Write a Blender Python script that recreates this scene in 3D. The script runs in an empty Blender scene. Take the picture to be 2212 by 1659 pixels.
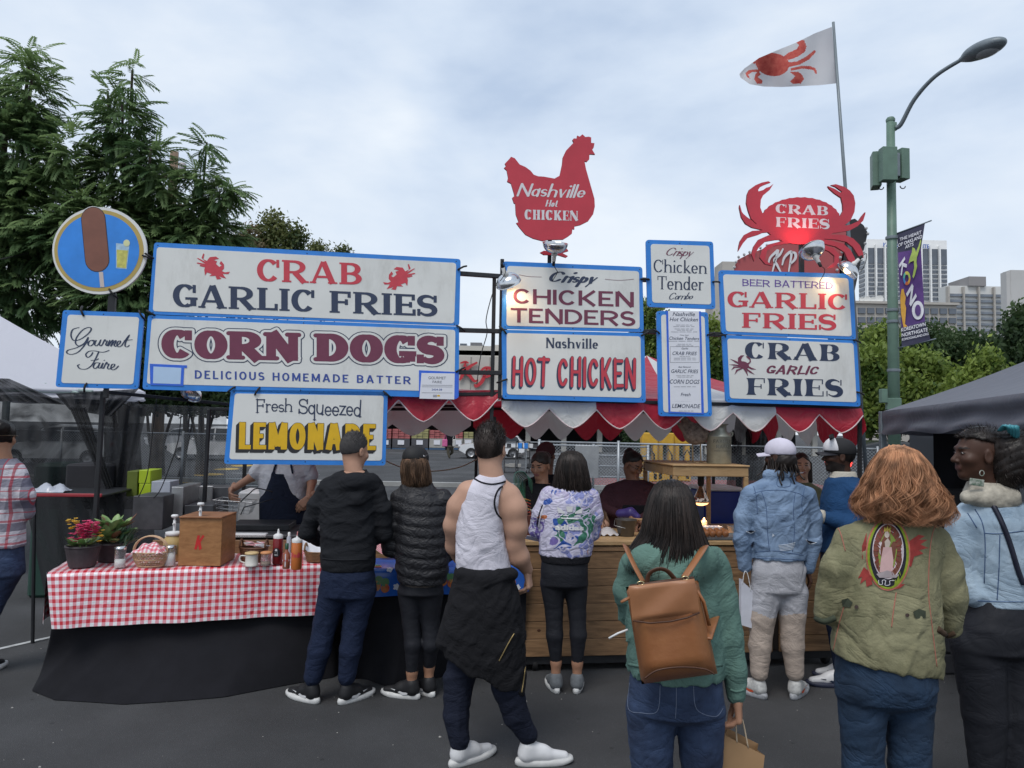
import bpy,math,random
import numpy as np
from mathutils import Vector,Matrix
from mathutils.geometry import delaunay_2d_cdt
R=math.radians
rnd=random.Random(7)
scene=bpy.context.scene
col=scene.collection
# camera
CAM=Vector((0.0,0.0,1.80))
FPX,CX,CY=1598.0,1106.0,829.5
PITCH,ROLL=R(3.42),R(1.06)
_F=Vector((0,math.cos(PITCH),math.sin(PITCH)))
_R0=Vector((1,0,0));_U0=Vector((0,-math.sin(PITCH),math.cos(PITCH)))
_Rt=_R0*math.cos(ROLL)+_U0*math.sin(ROLL)
_Up=_U0*math.cos(ROLL)-_R0*math.sin(ROLL)
cam_data=bpy.data.cameras.new('camera')
cam_data.sensor_width=36.0
cam_data.lens=FPX/2212*36.0
cam_data.clip_start=0.05;cam_data.clip_end=3000
cam=bpy.data.objects.new('camera',cam_data);col.objects.link(cam)
M3=Matrix((_Rt,_Up,-_F)).transposed()
cam.matrix_world=Matrix.Translation(CAM)@M3.to_4x4()
scene.camera=cam
# sky, sun, exposure
world=bpy.data.worlds.new('World');scene.world=world;world.use_nodes=True
nt=world.node_tree;nt.nodes.clear()
def wn(t,**k):
 n=nt.nodes.new(t)
 for a,b in k.items():setattr(n,a,b)
 return n
SUN_EL,SUN_AZ=R(58),R(205)
sky=wn('ShaderNodeTexSky',sky_type='NISHITA',sun_disc=False,sun_elevation=SUN_EL,sun_rotation=SUN_AZ)
sky.air_density=1.2;sky.dust_density=2.0
tc=wn('ShaderNodeTexCoord')
mp=wn('ShaderNodeMapping');mp.inputs['Scale'].default_value=(1.0,1.0,2.3)
mp.inputs['Rotation'].default_value=(0.12,0.22,0.5)
n1=wn('ShaderNodeTexNoise');n1.inputs['Scale'].default_value=1.9;n1.inputs['Detail'].default_value=5;n1.inputs['Roughness'].default_value=.5;n1.inputs['Distortion'].default_value=.35
n2=wn('ShaderNodeTexNoise');n2.inputs['Scale'].default_value=4.2;n2.inputs['Detail'].default_value=7;n2.inputs['Roughness'].default_value=.55
cr=wn('ShaderNodeValToRGB');e=cr.color_ramp.elements
e[0].position=.38;e[0].color=(.43,.525,.675,1);e[1].position=.63;e[1].color=(.73,.785,.85,1)
e2=cr.color_ramp.elements.new(.50);e2.color=(.575,.66,.78,1)
sep=wn('ShaderNodeSeparateXYZ')
hz=wn('ShaderNodeMapRange');hz.inputs['From Min'].default_value=0.0;hz.inputs['From Max'].default_value=.36
hz.inputs['To Min'].default_value=.85;hz.inputs['To Max'].default_value=0.0
mx=wn('ShaderNodeMixRGB');mx.inputs['Color2'].default_value=(.71,.76,.82,1)
mul=wn('ShaderNodeMath',operation='MULTIPLY')
addn=wn('ShaderNodeMixRGB');addn.inputs['Fac'].default_value=.35
scl=wn('ShaderNodeMixRGB',blend_type='MULTIPLY');scl.inputs['Fac'].default_value=1;scl.inputs['Color2'].default_value=(10,10,10,1)
mixs=wn('ShaderNodeMixRGB');mixs.inputs['Fac'].default_value=.90
bg=wn('ShaderNodeBackground');bg.inputs['Strength'].default_value=.1
out=wn('ShaderNodeOutputWorld')
L=nt.links.new
L(tc.outputs['Generated'],mp.inputs['Vector']);L(mp.outputs[0],n1.inputs['Vector']);L(mp.outputs[0],n2.inputs['Vector'])
L(n1.outputs['Fac'],addn.inputs['Color1']);L(n2.outputs['Fac'],addn.inputs['Color2'])
L(addn.outputs[0],cr.inputs['Fac'])
L(tc.outputs['Generated'],sep.inputs[0]);L(sep.outputs['Z'],hz.inputs['Value']);L(hz.outputs[0],mx.inputs['Fac'])
L(cr.outputs[0],mx.inputs['Color1']);L(mx.outputs[0],scl.inputs['Color1'])
L(sky.outputs[0],mixs.inputs['Color1']);L(scl.outputs[0],mixs.inputs['Color2'])
L(mixs.outputs[0],bg.inputs['Color']);L(bg.outputs[0],out.inputs['Surface'])
sd=bpy.data.lights.new('sun','SUN');sd.energy=1.5;sd.angle=R(25);sd.color=(1,.965,.92)
sun=bpy.data.objects.new('sun',sd);col.objects.link(sun)
sun.rotation_euler=Vector((math.sin(SUN_AZ)*math.cos(SUN_EL),math.cos(SUN_AZ)*math.cos(SUN_EL),math.sin(SUN_EL))).to_track_quat('Z','Y').to_euler()
scene.view_settings.view_transform='Standard';scene.view_settings.look='None'
scene.view_settings.exposure=0.32;scene.view_settings.gamma=1;scene.view_settings.use_curve_mapping=False
# picking points in space
def ray(px,py):
 return _F*FPX+_Rt*(px-CX)-_Up*(py-CY)
def atY(px,py,Y):
 d=ray(px,py);return CAM+d*(Y/d.y)
def atZ(px,py,z):
 d=ray(px,py);return CAM+d*((z-CAM.z)/d.z)
ANG=R(7.2)
SU=Vector((math.cos(ANG),math.sin(ANG),0));SV=Vector((-math.sin(ANG),math.cos(ANG),0));SO=Vector((0,5.56,0))
def S(u,v,z):return SO+SU*u+SV*v+Vector((0,0,z))
def atV(px,py,v):
 d=ray(px,py);o=SO+SV*v
 return CAM+d*((o-CAM).dot(SV)/d.dot(SV))
def uz(p):q=p-SO;return q.dot(SU),p.z
# materials
MATS={}
def mat(name,c,rough=.7,metal=0.,var=.12,vs=6.,bump=0.,bs=40.,spec=.5,em=None,trans=0.,alpha=1.,sheen=0.,coat=0.,detail=4,wood=None,c2=None,stretch=None,ior=1.45,thin=0,rnd_off=False,crease=0.,cs=5.):
 if name in MATS:return MATS[name]
 m=bpy.data.materials.new(name);m.use_nodes=True
 t=m.node_tree;b=t.nodes['Principled BSDF'];l=t.links.new
 b.inputs['Roughness'].default_value=rough;b.inputs['Metallic'].default_value=metal
 b.inputs['Specular IOR Level'].default_value=spec;b.inputs['IOR'].default_value=ior
 b.inputs['Transmission Weight'].default_value=trans;b.inputs['Alpha'].default_value=alpha
 b.inputs['Sheen Weight'].default_value=sheen;b.inputs['Coat Weight'].default_value=coat
 c=tuple(c)+(1,)
 co=t.nodes.new('ShaderNodeTexCoord');src=co.outputs['Object']
 if rnd_off:
  oi=t.nodes.new('ShaderNodeObjectInfo');va=t.nodes.new('ShaderNodeVectorMath');va.operation='SCALE';va.inputs[0].default_value=(13,7,19);l(oi.outputs['Random'],va.inputs['Scale']);vb_=t.nodes.new('ShaderNodeVectorMath');vb_.operation='ADD';l(src,vb_.inputs[0]);l(va.outputs[0],vb_.inputs[1]);src=vb_.outputs[0]
 if stretch:
  mpn=t.nodes.new('ShaderNodeMapping');mpn.inputs['Scale'].default_value=stretch;l(src,mpn.inputs['Vector']);src=mpn.outputs[0]
 if var>0 or c2:
  n=t.nodes.new('ShaderNodeTexNoise');n.inputs['Scale'].default_value=vs;n.inputs['Detail'].default_value=detail;n.inputs['Roughness'].default_value=.6
  l(src,n.inputs['Vector'])
  if wood:n.inputs['Distortion'].default_value=wood
  r=t.nodes.new('ShaderNodeValToRGB');r.color_ramp.elements[0].position=.3;r.color_ramp.elements[1].position=.7
  r.color_ramp.elements[0].color=tuple(x*(1-var)for x in c[:3])+(1,)
  r.color_ramp.elements[1].color=(tuple(c2)+(1,))if c2 else tuple(min(1,x*(1+var))for x in c[:3])+(1,)
  l(n.outputs['Fac'],r.inputs['Fac']);l(r.outputs[0],b.inputs['Base Color'])
 else:b.inputs['Base Color'].default_value=c
 if bump>0:
  n=t.nodes.new('ShaderNodeTexNoise');n.inputs['Scale'].default_value=bs;n.inputs['Detail'].default_value=5
  l(src,n.inputs['Vector']);bn=t.nodes.new('ShaderNodeBump');bn.inputs['Strength'].default_value=bump;bn.inputs['Distance'].default_value=.01
  l(n.outputs['Fac'],bn.inputs['Height']);l(bn.outputs[0],b.inputs['Normal'])
 if crease>0:
  cn=t.nodes.new('ShaderNodeTexNoise');cn.inputs['Scale'].default_value=cs;cn.inputs['Detail'].default_value=3;cn.inputs['Distortion'].default_value=1.6;cn.inputs['Roughness'].default_value=.55
  cm=t.nodes.new('ShaderNodeMapping');cm.inputs['Scale'].default_value=(1,1,1.5);l(co.outputs['Object'],cm.inputs['Vector']);l(cm.outputs[0],cn.inputs['Vector'])
  s1=t.nodes.new('ShaderNodeMath');s1.operation='SUBTRACT';s1.inputs[1].default_value=.5;l(cn.outputs['Fac'],s1.inputs[0]);s2=t.nodes.new('ShaderNodeMath');s2.operation='ABSOLUTE';l(s1.outputs[0],s2.inputs[0])
  s3=t.nodes.new('ShaderNodeMath');s3.operation='POWER';s3.inputs[1].default_value=.55;l(s2.outputs[0],s3.inputs[0])
  b2_=t.nodes.new('ShaderNodeBump');b2_.inputs['Strength'].default_value=crease;b2_.inputs['Distance'].default_value=.035;l(s3.outputs[0],b2_.inputs['Height'])
  if b.inputs['Normal'].links:l(b.inputs['Normal'].links[0].from_socket,b2_.inputs['Normal'])
  l(b2_.outputs[0],b.inputs['Normal'])
 if em:
  b.inputs['Emission Color'].default_value=tuple(em[:3])+(1,);b.inputs['Emission Strength'].default_value=em[3]
 MATS[name]=m;return m
def nodes(m):return m.node_tree,m.node_tree.nodes['Principled BSDF'],m.node_tree.links.new
# objects
def wloc(o):
 v=Vector((0,0,0))
 while o is not None:v=v+o.location;o=o.parent
 return v
def tag(o,label=None,cat=None,group=None,kind=None):
 if label:o['label']=label
 if cat:o['category']=cat
 if group:o['group']=group
 if kind:o['kind']=kind
 return o
def empty(name,loc,label,cat,group=None):
 o=bpy.data.objects.new(name,None);o.location=loc;o.empty_display_size=.2;col.objects.link(o)
 return tag(o,label,cat,group)
def mk(name,verts,faces,m=None,parent=None,smooth=False,loc=None,mi=None,mats=None):
 base=wloc(parent)if parent is not None else Vector((0,0,0))
 off=Vector(loc)if loc is not None else base
 me=bpy.data.meshes.new(name)
 V=np.asarray([tuple(v)for v in verts]if not isinstance(verts,np.ndarray)else verts,dtype=float)-np.array(off)
 me.from_pydata(V.tolist()if len(V)else[],[],faces if isinstance(faces,list)else faces.tolist())
 for k in(mats or([m]if m else[])):me.materials.append(k)
 if mi is not None:me.polygons.foreach_set('material_index',np.asarray(mi,dtype=np.int32))
 if smooth:me.polygons.foreach_set('use_smooth',np.ones(len(me.polygons),dtype=bool))
 me.update()
 o=bpy.data.objects.new(name,me);col.objects.link(o)
 if parent is not None:o.parent=parent
 o.location=(off-base)
 return o
def copy_tree(o,parent=None):
 c=o.copy();col.objects.link(c)
 if parent is not None:c.parent=parent
 for ch in list(o.children):copy_tree(ch,c)
 return c
def frame_of(d,up=Vector((0,0,1))):
 d=d.normalized()
 a=d.cross(up)
 if a.length<1e-3:a=d.cross(Vector((0,1,0)))
 a.normalize();b=d.cross(a).normalized()
 return a,b
class MB:
 def __init__(s):s.v=[];s.f=[];s.mi=[];s.cur=0;s.sm=[]
 def face(s,idx):s.f.append(idx);s.mi.append(s.cur)
 def add(s,vs,fs):
  n=len(s.v);s.v+=[Vector(v)for v in vs]
  for f in fs:s.face([i+n for i in f])
 def box(s,c,sz,rz=0.,ax=None):
  c=Vector(c);h=[x/2 for x in sz]
  if ax:X,Y,Z=ax
  else:X=Vector((math.cos(rz),math.sin(rz),0));Y=Vector((-math.sin(rz),math.cos(rz),0));Z=Vector((0,0,1))
  vs=[c+X*(h[0]*i)+Y*(h[1]*j)+Z*(h[2]*k)for k in(-1,1)for j in(-1,1)for i in(-1,1)]
  s.add(vs,[(0,2,3,1),(4,5,7,6),(0,1,5,4),(2,6,7,3),(0,4,6,2),(1,3,7,5)]);return s
 def bbox(s,c,sz,rz=0.,b=.005,ax=None):
  c=Vector(c);h=[x/2 for x in sz];b=min(b,min(h)*.9)
  if ax:X,Y,Z=ax
  else:X=Vector((math.cos(rz),math.sin(rz),0));Y=Vector((-math.sin(rz),math.cos(rz),0));Z=Vector((0,0,1))
  vs=[];ix={}
  for i in(-1,1):
   for j in(-1,1):
    for k in(-1,1):
     for a in range(3):
      q=[h[0]*i,h[1]*j,h[2]*k]
      for d in range(3):
       if d!=a:q[d]-=b*(i,j,k)[d]
      ix[(i,j,k,a)]=len(vs);vs.append(c+X*q[0]+Y*q[1]+Z*q[2])
  fs=[]
  for a in range(3):
   o=[d for d in range(3)if d!=a]
   for sg in(-1,1):
    q=[]
    for(p,r)in((-1,-1),(1,-1),(1,1),(-1,1)):
     key=[0,0,0];key[a]=sg;key[o[0]]=p;key[o[1]]=r;q.append(ix[tuple(key)+(a,)])
    fs.append(q)
  for a in range(3):
   o=[d for d in range(3)if d!=a]
   for p in(-1,1):
    for r in(-1,1):
     k0=[0,0,0];k1=[0,0,0];k0[a]=-1;k1[a]=1
     for kk in(k0,k1):kk[o[0]]=p;kk[o[1]]=r
     fs.append([ix[tuple(k0)+(o[0],)],ix[tuple(k1)+(o[0],)],ix[tuple(k1)+(o[1],)],ix[tuple(k0)+(o[1],)]])
  for i in(-1,1):
   for j in(-1,1):
    for k in(-1,1):fs.append([ix[(i,j,k,0)],ix[(i,j,k,1)],ix[(i,j,k,2)]])
  s.add(vs,fs);return s
 def tube(s,pts,r,n=8,caps=True,flat=1.):
  pts=[Vector(p)for p in pts];N=len(pts)
  rs=r if isinstance(r,(list,tuple))else[r]*N
  base=len(s.v);a=None
  for i,p in enumerate(pts):
   d=(pts[min(i+1,N-1)]-pts[max(i-1,0)])
   if d.length<1e-9:d=Vector((0,0,1))
   d.normalize()
   if a is None:a,b=frame_of(d)
   else:
    a=(a-d*a.dot(d));a=a.normalized()if a.length>1e-6 else frame_of(d)[0];b=d.cross(a)
   for k in range(n):
    t=2*math.pi*k/n;s.v.append(p+a*(math.cos(t)*rs[i])+b*(math.sin(t)*rs[i]*flat))
  for i in range(N-1):
   for k in range(n):
    k2=(k+1)%n;s.face([base+i*n+k,base+i*n+k2,base+(i+1)*n+k2,base+(i+1)*n+k])
  if caps:
   s.face([base+k for k in range(n)][::-1]);s.face([base+(N-1)*n+k for k in range(n)])
  return s
 def lathe(s,c,prof,n=16,axis=Vector((0,0,1)),a0=0.,sweep=2*math.pi,sx=1.,sy=1.):
  c=Vector(c);ax=Vector(axis).normalized();a,b=frame_of(ax)if abs(ax.z)<.999 else(Vector((1,0,0)),Vector((0,1,0)))
  full=sweep>6.28;m=n if full else n+1;base=len(s.v)
  for(r,h)in prof:
   for k in range(m):
    t=a0+sweep*k/n;s.v.append(c+ax*h+a*(r*math.cos(t)*sx)+b*(r*math.sin(t)*sy))
  for i in range(len(prof)-1):
   for k in range(n):
    k2=(k+1)%m if full else k+1
    s.face([base+i*m+k,base+i*m+k2,base+(i+1)*m+k2,base+(i+1)*m+k])
  return s
 def prism(s,poly,d):
  d=Vector(d);poly=[Vector(p)for p in poly];n=len(poly);b=len(s.v)
  s.v+=poly+[p+d for p in poly]
  s.face(list(range(b,b+n))[::-1]);s.face(list(range(b+n,b+2*n)))
  for i in range(n):
   j=(i+1)%n;s.face([b+i,b+j,b+n+j,b+n+i])
  return s
 def grid(s,fn,nu,nv):
  b=len(s.v)
  for j in range(nv+1):
   for i in range(nu+1):s.v.append(Vector(fn(i/nu,j/nv)))
  for j in range(nv):
   for i in range(nu):
    q=b+j*(nu+1)+i;s.face([q,q+1,q+nu+2,q+nu+1])
  return s
 def build(s,name,m,parent=None,smooth=False,loc=None,kind=None,label=None):
  ms=m if isinstance(m,(list,tuple))else[m]
  o=mk(name,s.v,s.f,None,parent,smooth,loc,s.mi,ms)
  if kind:o['kind']=kind
  if label:o['label']=label
  return o
def shade_auto(o,ang=40):
 me=o.data;me.polygons.foreach_set('use_smooth',np.ones(len(me.polygons),dtype=bool))
 try:me.set_sharp_from_angle(angle=R(ang))
 except Exception:pass
 return o
def chaikin(pts,n=2,closed=True):
 for _ in range(n):
  q=[]
  N=len(pts)
  for i in range(N if closed else N-1):
   a,b=pts[i],pts[(i+1)%N]
   q.append((a[0]*.75+b[0]*.25,a[1]*.75+b[1]*.25));q.append((a[0]*.25+b[0]*.75,a[1]*.25+b[1]*.75))
  if not closed:q=[pts[0]]+q+[pts[-1]]
  pts=q
 return pts
def catmull(pts,n=6,closed=False):
 pts=[Vector(p)for p in pts];N=len(pts);out=[]
 for i in range(N if closed else N-1):
  p0=pts[(i-1)%N]if closed or i>0 else pts[0];p1=pts[i];p2=pts[(i+1)%N];p3=pts[(i+2)%N]if closed or i+2<N else pts[-1]
  for k in range(n):
   t=k/n
   out.append(.5*((2*p1)+(p2-p0)*t+(2*p0-5*p1+4*p2-p3)*t*t+(3*p1-p0-3*p2+p3)*t**3))
 if not closed:out.append(pts[-1])
 return out
def union2d(polys):
 vs=[];fs=[];keep=[]
 c0=np.array(polys[0][0],float)
 for p in polys:
  ar=sum(p[i-1][0]*p[i][1]-p[i][0]*p[i-1][1]for i in range(len(p)))
  if abs(ar)<1e-9:continue
  if ar<0:p=p[::-1]
  fs.append(list(range(len(vs),len(vs)+len(p))));vs+=[Vector((float(x-c0[0]),float(y-c0[1])))for x,y in p];keep.append(np.array(p,float)-c0)
 V,E,F,ov,oe,of=delaunay_2d_cdt(vs,[],fs,0,1e-5,False)
 A=np.array([v[:]for v in V]);F=[list(f)for f in F if len(f)>=3]
 C=np.array([A[f].mean(0)for f in F]);ins=np.zeros(len(F),bool)
 for p in keep:
  lo,hi=p.min(0),p.max(0);cand=np.where((~ins)&(C[:,0]>=lo[0])&(C[:,0]<=hi[0])&(C[:,1]>=lo[1])&(C[:,1]<=hi[1]))[0]
  if not len(cand):continue
  c=C[cand];q=np.roll(p,-1,0)
  y=c[:,1:2];cond=(p[None,:,1]>y)!=(q[None,:,1]>y)
  with np.errstate(divide='ignore',invalid='ignore'):
   xi=p[None,:,0]+(y-p[None,:,1])*(q[None,:,0]-p[None,:,0])/(q[None,:,1]-p[None,:,1])
  ins[cand]|=((cond&(c[:,0:1]<xi)).sum(1)%2).astype(bool)
 return[(x+c0[0],y+c0[1])for x,y in A],[f for f,k in zip(F,ins)if k]
def plate(polys,fmap,front,back,name,m,parent,edge_m=None,kind=None,loc=None,label=None):
 """polygons in picture units -> solid plate; fmap(x, y, off) gives the point 'off' metres in front of the plane"""
 V,T=union2d(polys)
 n=len(V);vs=[fmap(x,y,front)for x,y in V]
 fs=[t[::-1]if False else t for t in T];mi=[0]*len(T)
 if back is not None:
  vs+=[fmap(x,y,back)for x,y in V]
  cnt={}
  for t in T:
   for i in range(len(t)):
    a,b=t[i],t[(i+1)%len(t)];cnt[(min(a,b),max(a,b))]=cnt.get((min(a,b),max(a,b)),0)+1
  for t in T:fs.append([i+n for i in t][::-1]);mi.append(1 if edge_m else 0)
  for t in T:
   for i in range(len(t)):
    a,b=t[i],t[(i+1)%len(t)]
    if cnt[(min(a,b),max(a,b))]==1:fs.append([a,b,b+n,a+n]);mi.append(1 if edge_m else 0)
 o=mk(name,vs,fs,None,parent,False,loc,mi,[m]+([edge_m]if edge_m else[]))
 if kind:o['kind']=kind
 if label:o['label']=label
 return o
# sign writer's alphabet
class Pen:
 def __init__(s,th=.2,tn=.1,ser=.08,sh=.07,W=1.,o=0.,rnd_=False,stress=1.2,xh=.68,flare=0.):
  s.k=th/2;s.t=tn/2;s.ser=ser;s.sh=sh;s.W=W;s.o=o;s.rd=rnd_;s.st=stress;s.P=[];s.X=0.;s.xh=xh;s.fl=flare
 def disc(s,x,y,r,n=14):
  s.P.append([(s.X+x+r*math.cos(2*math.pi*i/n),y+r*math.sin(2*math.pi*i/n))for i in range(n)])
 def path(s,pts,w=None,closed=False,ext=True,taper=None):
  pts=[(float(a),float(b))for a,b in pts];N=len(pts)
  tg=[]
  for i in range(N):
   a=pts[(i-1)%N]if closed else pts[max(i-1,0)];b=pts[(i+1)%N]if closed else pts[min(i+1,N-1)]
   dx,dy=b[0]-a[0],b[1]-a[1];l=math.hypot(dx,dy)or 1;tg.append((dx/l,dy/l))
  hw=[]
  for i in range(N):
   if isinstance(w,(list,tuple)):q=w[i]/2
   elif w is not None:q=w/2
   else:q=s.t+(s.k-s.t)*abs(tg[i][1])**s.st
   if taper:q*=taper(i/(N-1))
   hw.append(q+s.o)
  if not closed and s.o and ext:
   for i,g_ in((0,-1),(N-1,1)):
    x,y=pts[i];tx_,ty_=tg[i];q=max(0,hw[i]-s.o);P4=[(x-ty_*a*q+g_*tx_*c*s.o,y+tx_*a*q+g_*ty_*c*s.o)for a,c in((-1,0),(1,0),(1,1),(-1,1))]
    s.P.append([(s.X+u,v_)for u,v_ in P4]);s.disc(x-ty_*q,y+tx_*q,s.o);s.disc(x+ty_*q,y-tx_*q,s.o)
  if False:
   pts[0]=(pts[0][0]-tg[0][0]*s.o,pts[0][1]-tg[0][1]*s.o);pts[-1]=(pts[-1][0]+tg[-1][0]*s.o,pts[-1][1]+tg[-1][1]*s.o)
  Lf=[];Rf=[]
  for i in range(N):
   nx,ny=-tg[i][1],tg[i][0];m=1.
   if 0<i<N-1 or closed:
    a=pts[(i-1)%N];dx,dy=pts[i][0]-a[0],pts[i][1]-a[1];l=math.hypot(dx,dy)or 1
    c=abs(-dy/l*nx+dx/l*ny);m=1/max(c,.5)
   Lf.append((s.X+pts[i][0]+nx*hw[i]*m,pts[i][1]+ny*hw[i]*m));Rf.append((s.X+pts[i][0]-nx*hw[i]*m,pts[i][1]-ny*hw[i]*m))
  for i in range(N if closed else N-1):
   j=(i+1)%N;s.P.append([Rf[i],Rf[j],Lf[j],Lf[i]])
  if s.rd and s.k<.12:
   for i in((0,N-1)if not closed else()):
    s.disc(pts[i][0],pts[i][1],hw[i]*(1 if s.rd else.98))
 def arc(s,cx,cy,rx,ry,a0,a1,n=20,**k):
  s.path([(cx+rx*math.cos(R(a0+(a1-a0)*i/n)),cy+ry*math.sin(R(a0+(a1-a0)*i/n)))for i in range(n+1)],**k)
 def oval(s,cx,cy,rx,ry,n=28,**k):
  s.path([(cx+rx*math.cos(2*math.pi*i/n),cy+ry*math.sin(2*math.pi*i/n))for i in range(n)],closed=True,**k)
 def rect(s,x0,y0,x1,y1):
  o=s.o
  if o:
   for(a,c)in((x0,y0),(x1,y0),(x1,y1),(x0,y1)):s.disc(a,c,o)
   s.P.append([(s.X+x0,y0-o),(s.X+x1,y0-o),(s.X+x1,y1+o),(s.X+x0,y1+o)]);s.P.append([(s.X+x0-o,y0),(s.X+x1+o,y0),(s.X+x1+o,y1),(s.X+x0-o,y1)]);return
  s.P.append([(s.X+x0-o,y0-o),(s.X+x1+o,y0-o),(s.X+x1+o,y1+o),(s.X+x0-o,y1+o)])
 def serif(s,x,y,half,up):
  if s.ser<=0:return
  h=half+s.ser
  if s.fl:
   f=s.fl;o=s.o
   P=[(s.X+x-h-o,y-up*o),(s.X+x+h+o,y-up*o),(s.X+x+half*1.0+o*.7,y+up*(f*.5)),(s.X+x+half*.8,y+up*(f+o)),(s.X+x-half*.8,y+up*(f+o)),(s.X+x-half*1.0-o*.7,y+up*(f*.5))]
   s.P.append(P if up>0 else P[::-1]);return
  if up>0:s.rect(x-h,y,x+h,y+s.sh)
  else:s.rect(x-h,y-s.sh,x+h,y)
  if s.rd:
   yy=y+up*s.sh/2
   s.disc(x-h,yy,s.sh/2+s.o);s.disc(x+h,yy,s.sh/2+s.o)
 def stem(s,x,y0=0.,y1=1.,w=None,sb=True,stp=True):
  w=w or 2*s.k
  if s.fl and y1-y0>.6:
   n=8;s.path([(x,y0+(y1-y0)*i/n)for i in range(n+1)],w=[w*(.82+.3*abs(2*i/n-1)**2)for i in range(n+1)])
  else:s.path([(x,y0),(x,y1)],w=w)
  if sb:s.serif(x,y0,w/2,1)
  if stp:s.serif(x,y1,w/2,-1)
 def bar(s,y,x0,x1,w=None):s.path([(x0,y),(x1,y)],w=w or 2*s.t)
 def beak(s,x,y0,y1):
  if s.ser>0:s.rect(x-s.t*1.1,y0,x+s.t*1.1,y1)
 def glyph(s,c):
  k,t,W,xh=s.k,s.t,s.W,s.xh;e=s.ser if s.ser>0 else 0
  if c==' ':return.38*W
  if c=='-':s.bar(.4,0,.3*W);return.3*W
  if c=='.':s.disc(k,k,k);return 2*k
  if c=='I':
   s.stem(k+e);return 2*k+2*e
  if c=='A':
   w=.92*W+e;q=w/2;lt=max(2*t*1.15,k*.9)if e else 2*k
   s.path([(e+lt*.5,0),(q-k*.35,1)],w=lt);s.path([(q-k*.1,1),(w-e-k,0)],w=2*k);s.bar(.30,w*.25,w*.75)
   s.rect(q-k*.9,.93,q+k*.6,1)
   s.serif(e+lt*.5,0,lt/2,1);s.serif(w-e-k,0,k,1);return w
  if c in 'BPR':
   w=(.78 if c!='R' else.84)*W;rx=w-e-2*k-k*.2 if True else 0;x0=e+k
   s.stem(x0);mid=.5 if c=='B' else.46;ry=(1-mid-t)/2
   xa=x0+rx*.45;r2=w-k-xa
   s.path([(x0,1-t),(xa,1-t)],w=2*t);s.arc(xa,1-t-ry,r2*(.92 if c=='B' else 1),ry,90,-90,16);s.path([(xa,mid),(x0,mid)],w=2*t)
   if c=='B':
    ry=(mid-t)/2;s.arc(xa,mid-ry,r2*1.06,ry,90,-90,16);s.path([(x0,t),(xa,t)],w=2*t);w+=r2*.06
   if c=='R':
    s.path([(xa+r2*.1,mid),(w-k*.4,0)],w=2*k*.95);s.serif(w-k*.4,0,k*.9,1);w+=e*.6+k*.4
   return w
  if c in 'CGOQ':
   w=(.86 if c in 'OQ' else.82)*W;cx,rx,ry=w/2,w/2-k,.5-t
   if c in 'OQ':s.oval(cx,.5,rx,ry)
   else:
    s.arc(cx,.5,rx,ry,42 if e else 38,322 if c=='C' else 300,26);s.beak(w-k*.75,.64,.99)
    if c=='G':
     s.rect(w-1.9*k,.03,w,.44)if e==0 else s.rect(w-1.95*k,.06,w-.1*k,.44);s.bar(.44-t,w-2*k-.1*W-e,w+e*.5)
     s.path([(cx,t),(w-k,.12)],w=2*t)
   return w
  if c=='D':
   w=.84*W;s.stem(e+k);xa=e+k+(w-e-2*k)*.3;s.path([(e+k,1-t),(xa,1-t)],w=2*t);s.arc(xa,.5,w-k-xa,.5-t,90,-90,22);s.path([(xa,t),(e+k,t)],w=2*t);return w
  if c in 'EF':
   w=.66*W+e;s.stem(e+k,sb=True);s.bar(1-t,e+k,w);s.bar(.5,e+k,w*.82)
   if e:s.beak(w-t,.72,1);s.beak(w*.8,.38,.64)
   if c=='E':
    s.bar(t,e+k,w+.03);
    if e:s.beak(w+.03-t,0,.3)
   return w+.03
  if c=='H':
   w=.82*W+e;s.stem(e+k);s.stem(w-k-e);s.bar(.5,e+k,w-e-k);return w
  if c=='K':
   w=.82*W+e;s.stem(e+k);s.path([(e+2*k,.42),(w-k-e*.5,1)],w=max(2*t,k)*1.1);s.path([(e+2*k+.06,.52),(w-k,0)],w=2*k)
   s.serif(w-k,0,k,1);s.serif(w-k-e*.5,1,k*.7,-1);return w+e*.5
  if c=='L':
   w=.64*W+e;s.stem(e+k);s.bar(t,e+k,w);
   if e:s.beak(w-t,0,.3)
   return w
  if c=='M':
   w=1.0*W+e;a,b=e+t*1.4,w-k-e;s.path([(a,0),(a,1)],w=2*t*1.4 if e else 2*k);s.stem(b)
   s.path([(a+.01,1),(w/2,.12)],w=2*k*.9);s.path([(w/2,.12),(b,1)],w=2*t*1.1 if e else 2*k*.9)
   s.serif(a,0,t,1);s.serif(a,1,t,-1);return w
  if c=='N':
   w=.84*W+e;a=e+t*1.5 if e else k;b=w-a;s.path([(a,0),(a,1)],w=2*t*1.5 if e else 2*k);s.path([(b,0),(b,1)],w=2*t*1.5 if e else 2*k)
   s.path([(a,1),(b,0)],w=2*k*1.05);s.serif(a,0,t*1.5,1);s.serif(a,1,t*1.5,-1);s.serif(b,1,t*1.5,-1);return w
  if c=='S':
   w=.68*W;rx=w/2-k*.8;ry=(1-2*t)/4;pts=[]
   for i in range(15):a=R(28+(270-28)*i/14);pts.append((w/2+rx*math.cos(a),1-t-ry+ry*math.sin(a)))
   for i in range(1,15):a=R(90-(90+152)*i/14);pts.append((w/2+rx*1.04*math.cos(a),t+ry+ry*math.sin(a)))
   N=len(pts);s.path(pts,w=[2*t+(2*k-2*t)*math.sin(math.pi*min(1,max(0,(i/(N-1)-.06)/.88)))**1.1 for i in range(N)])
   s.beak(w-k*.55,.66,.99);s.beak(k*.5,.01,.33);return w
  if c=='T':
   w=.78*W;s.stem(w/2,stp=False);s.bar(1-t,0,w)
   if e:s.beak(t,.7,1);s.beak(w-t,.7,1)
   return w
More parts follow.
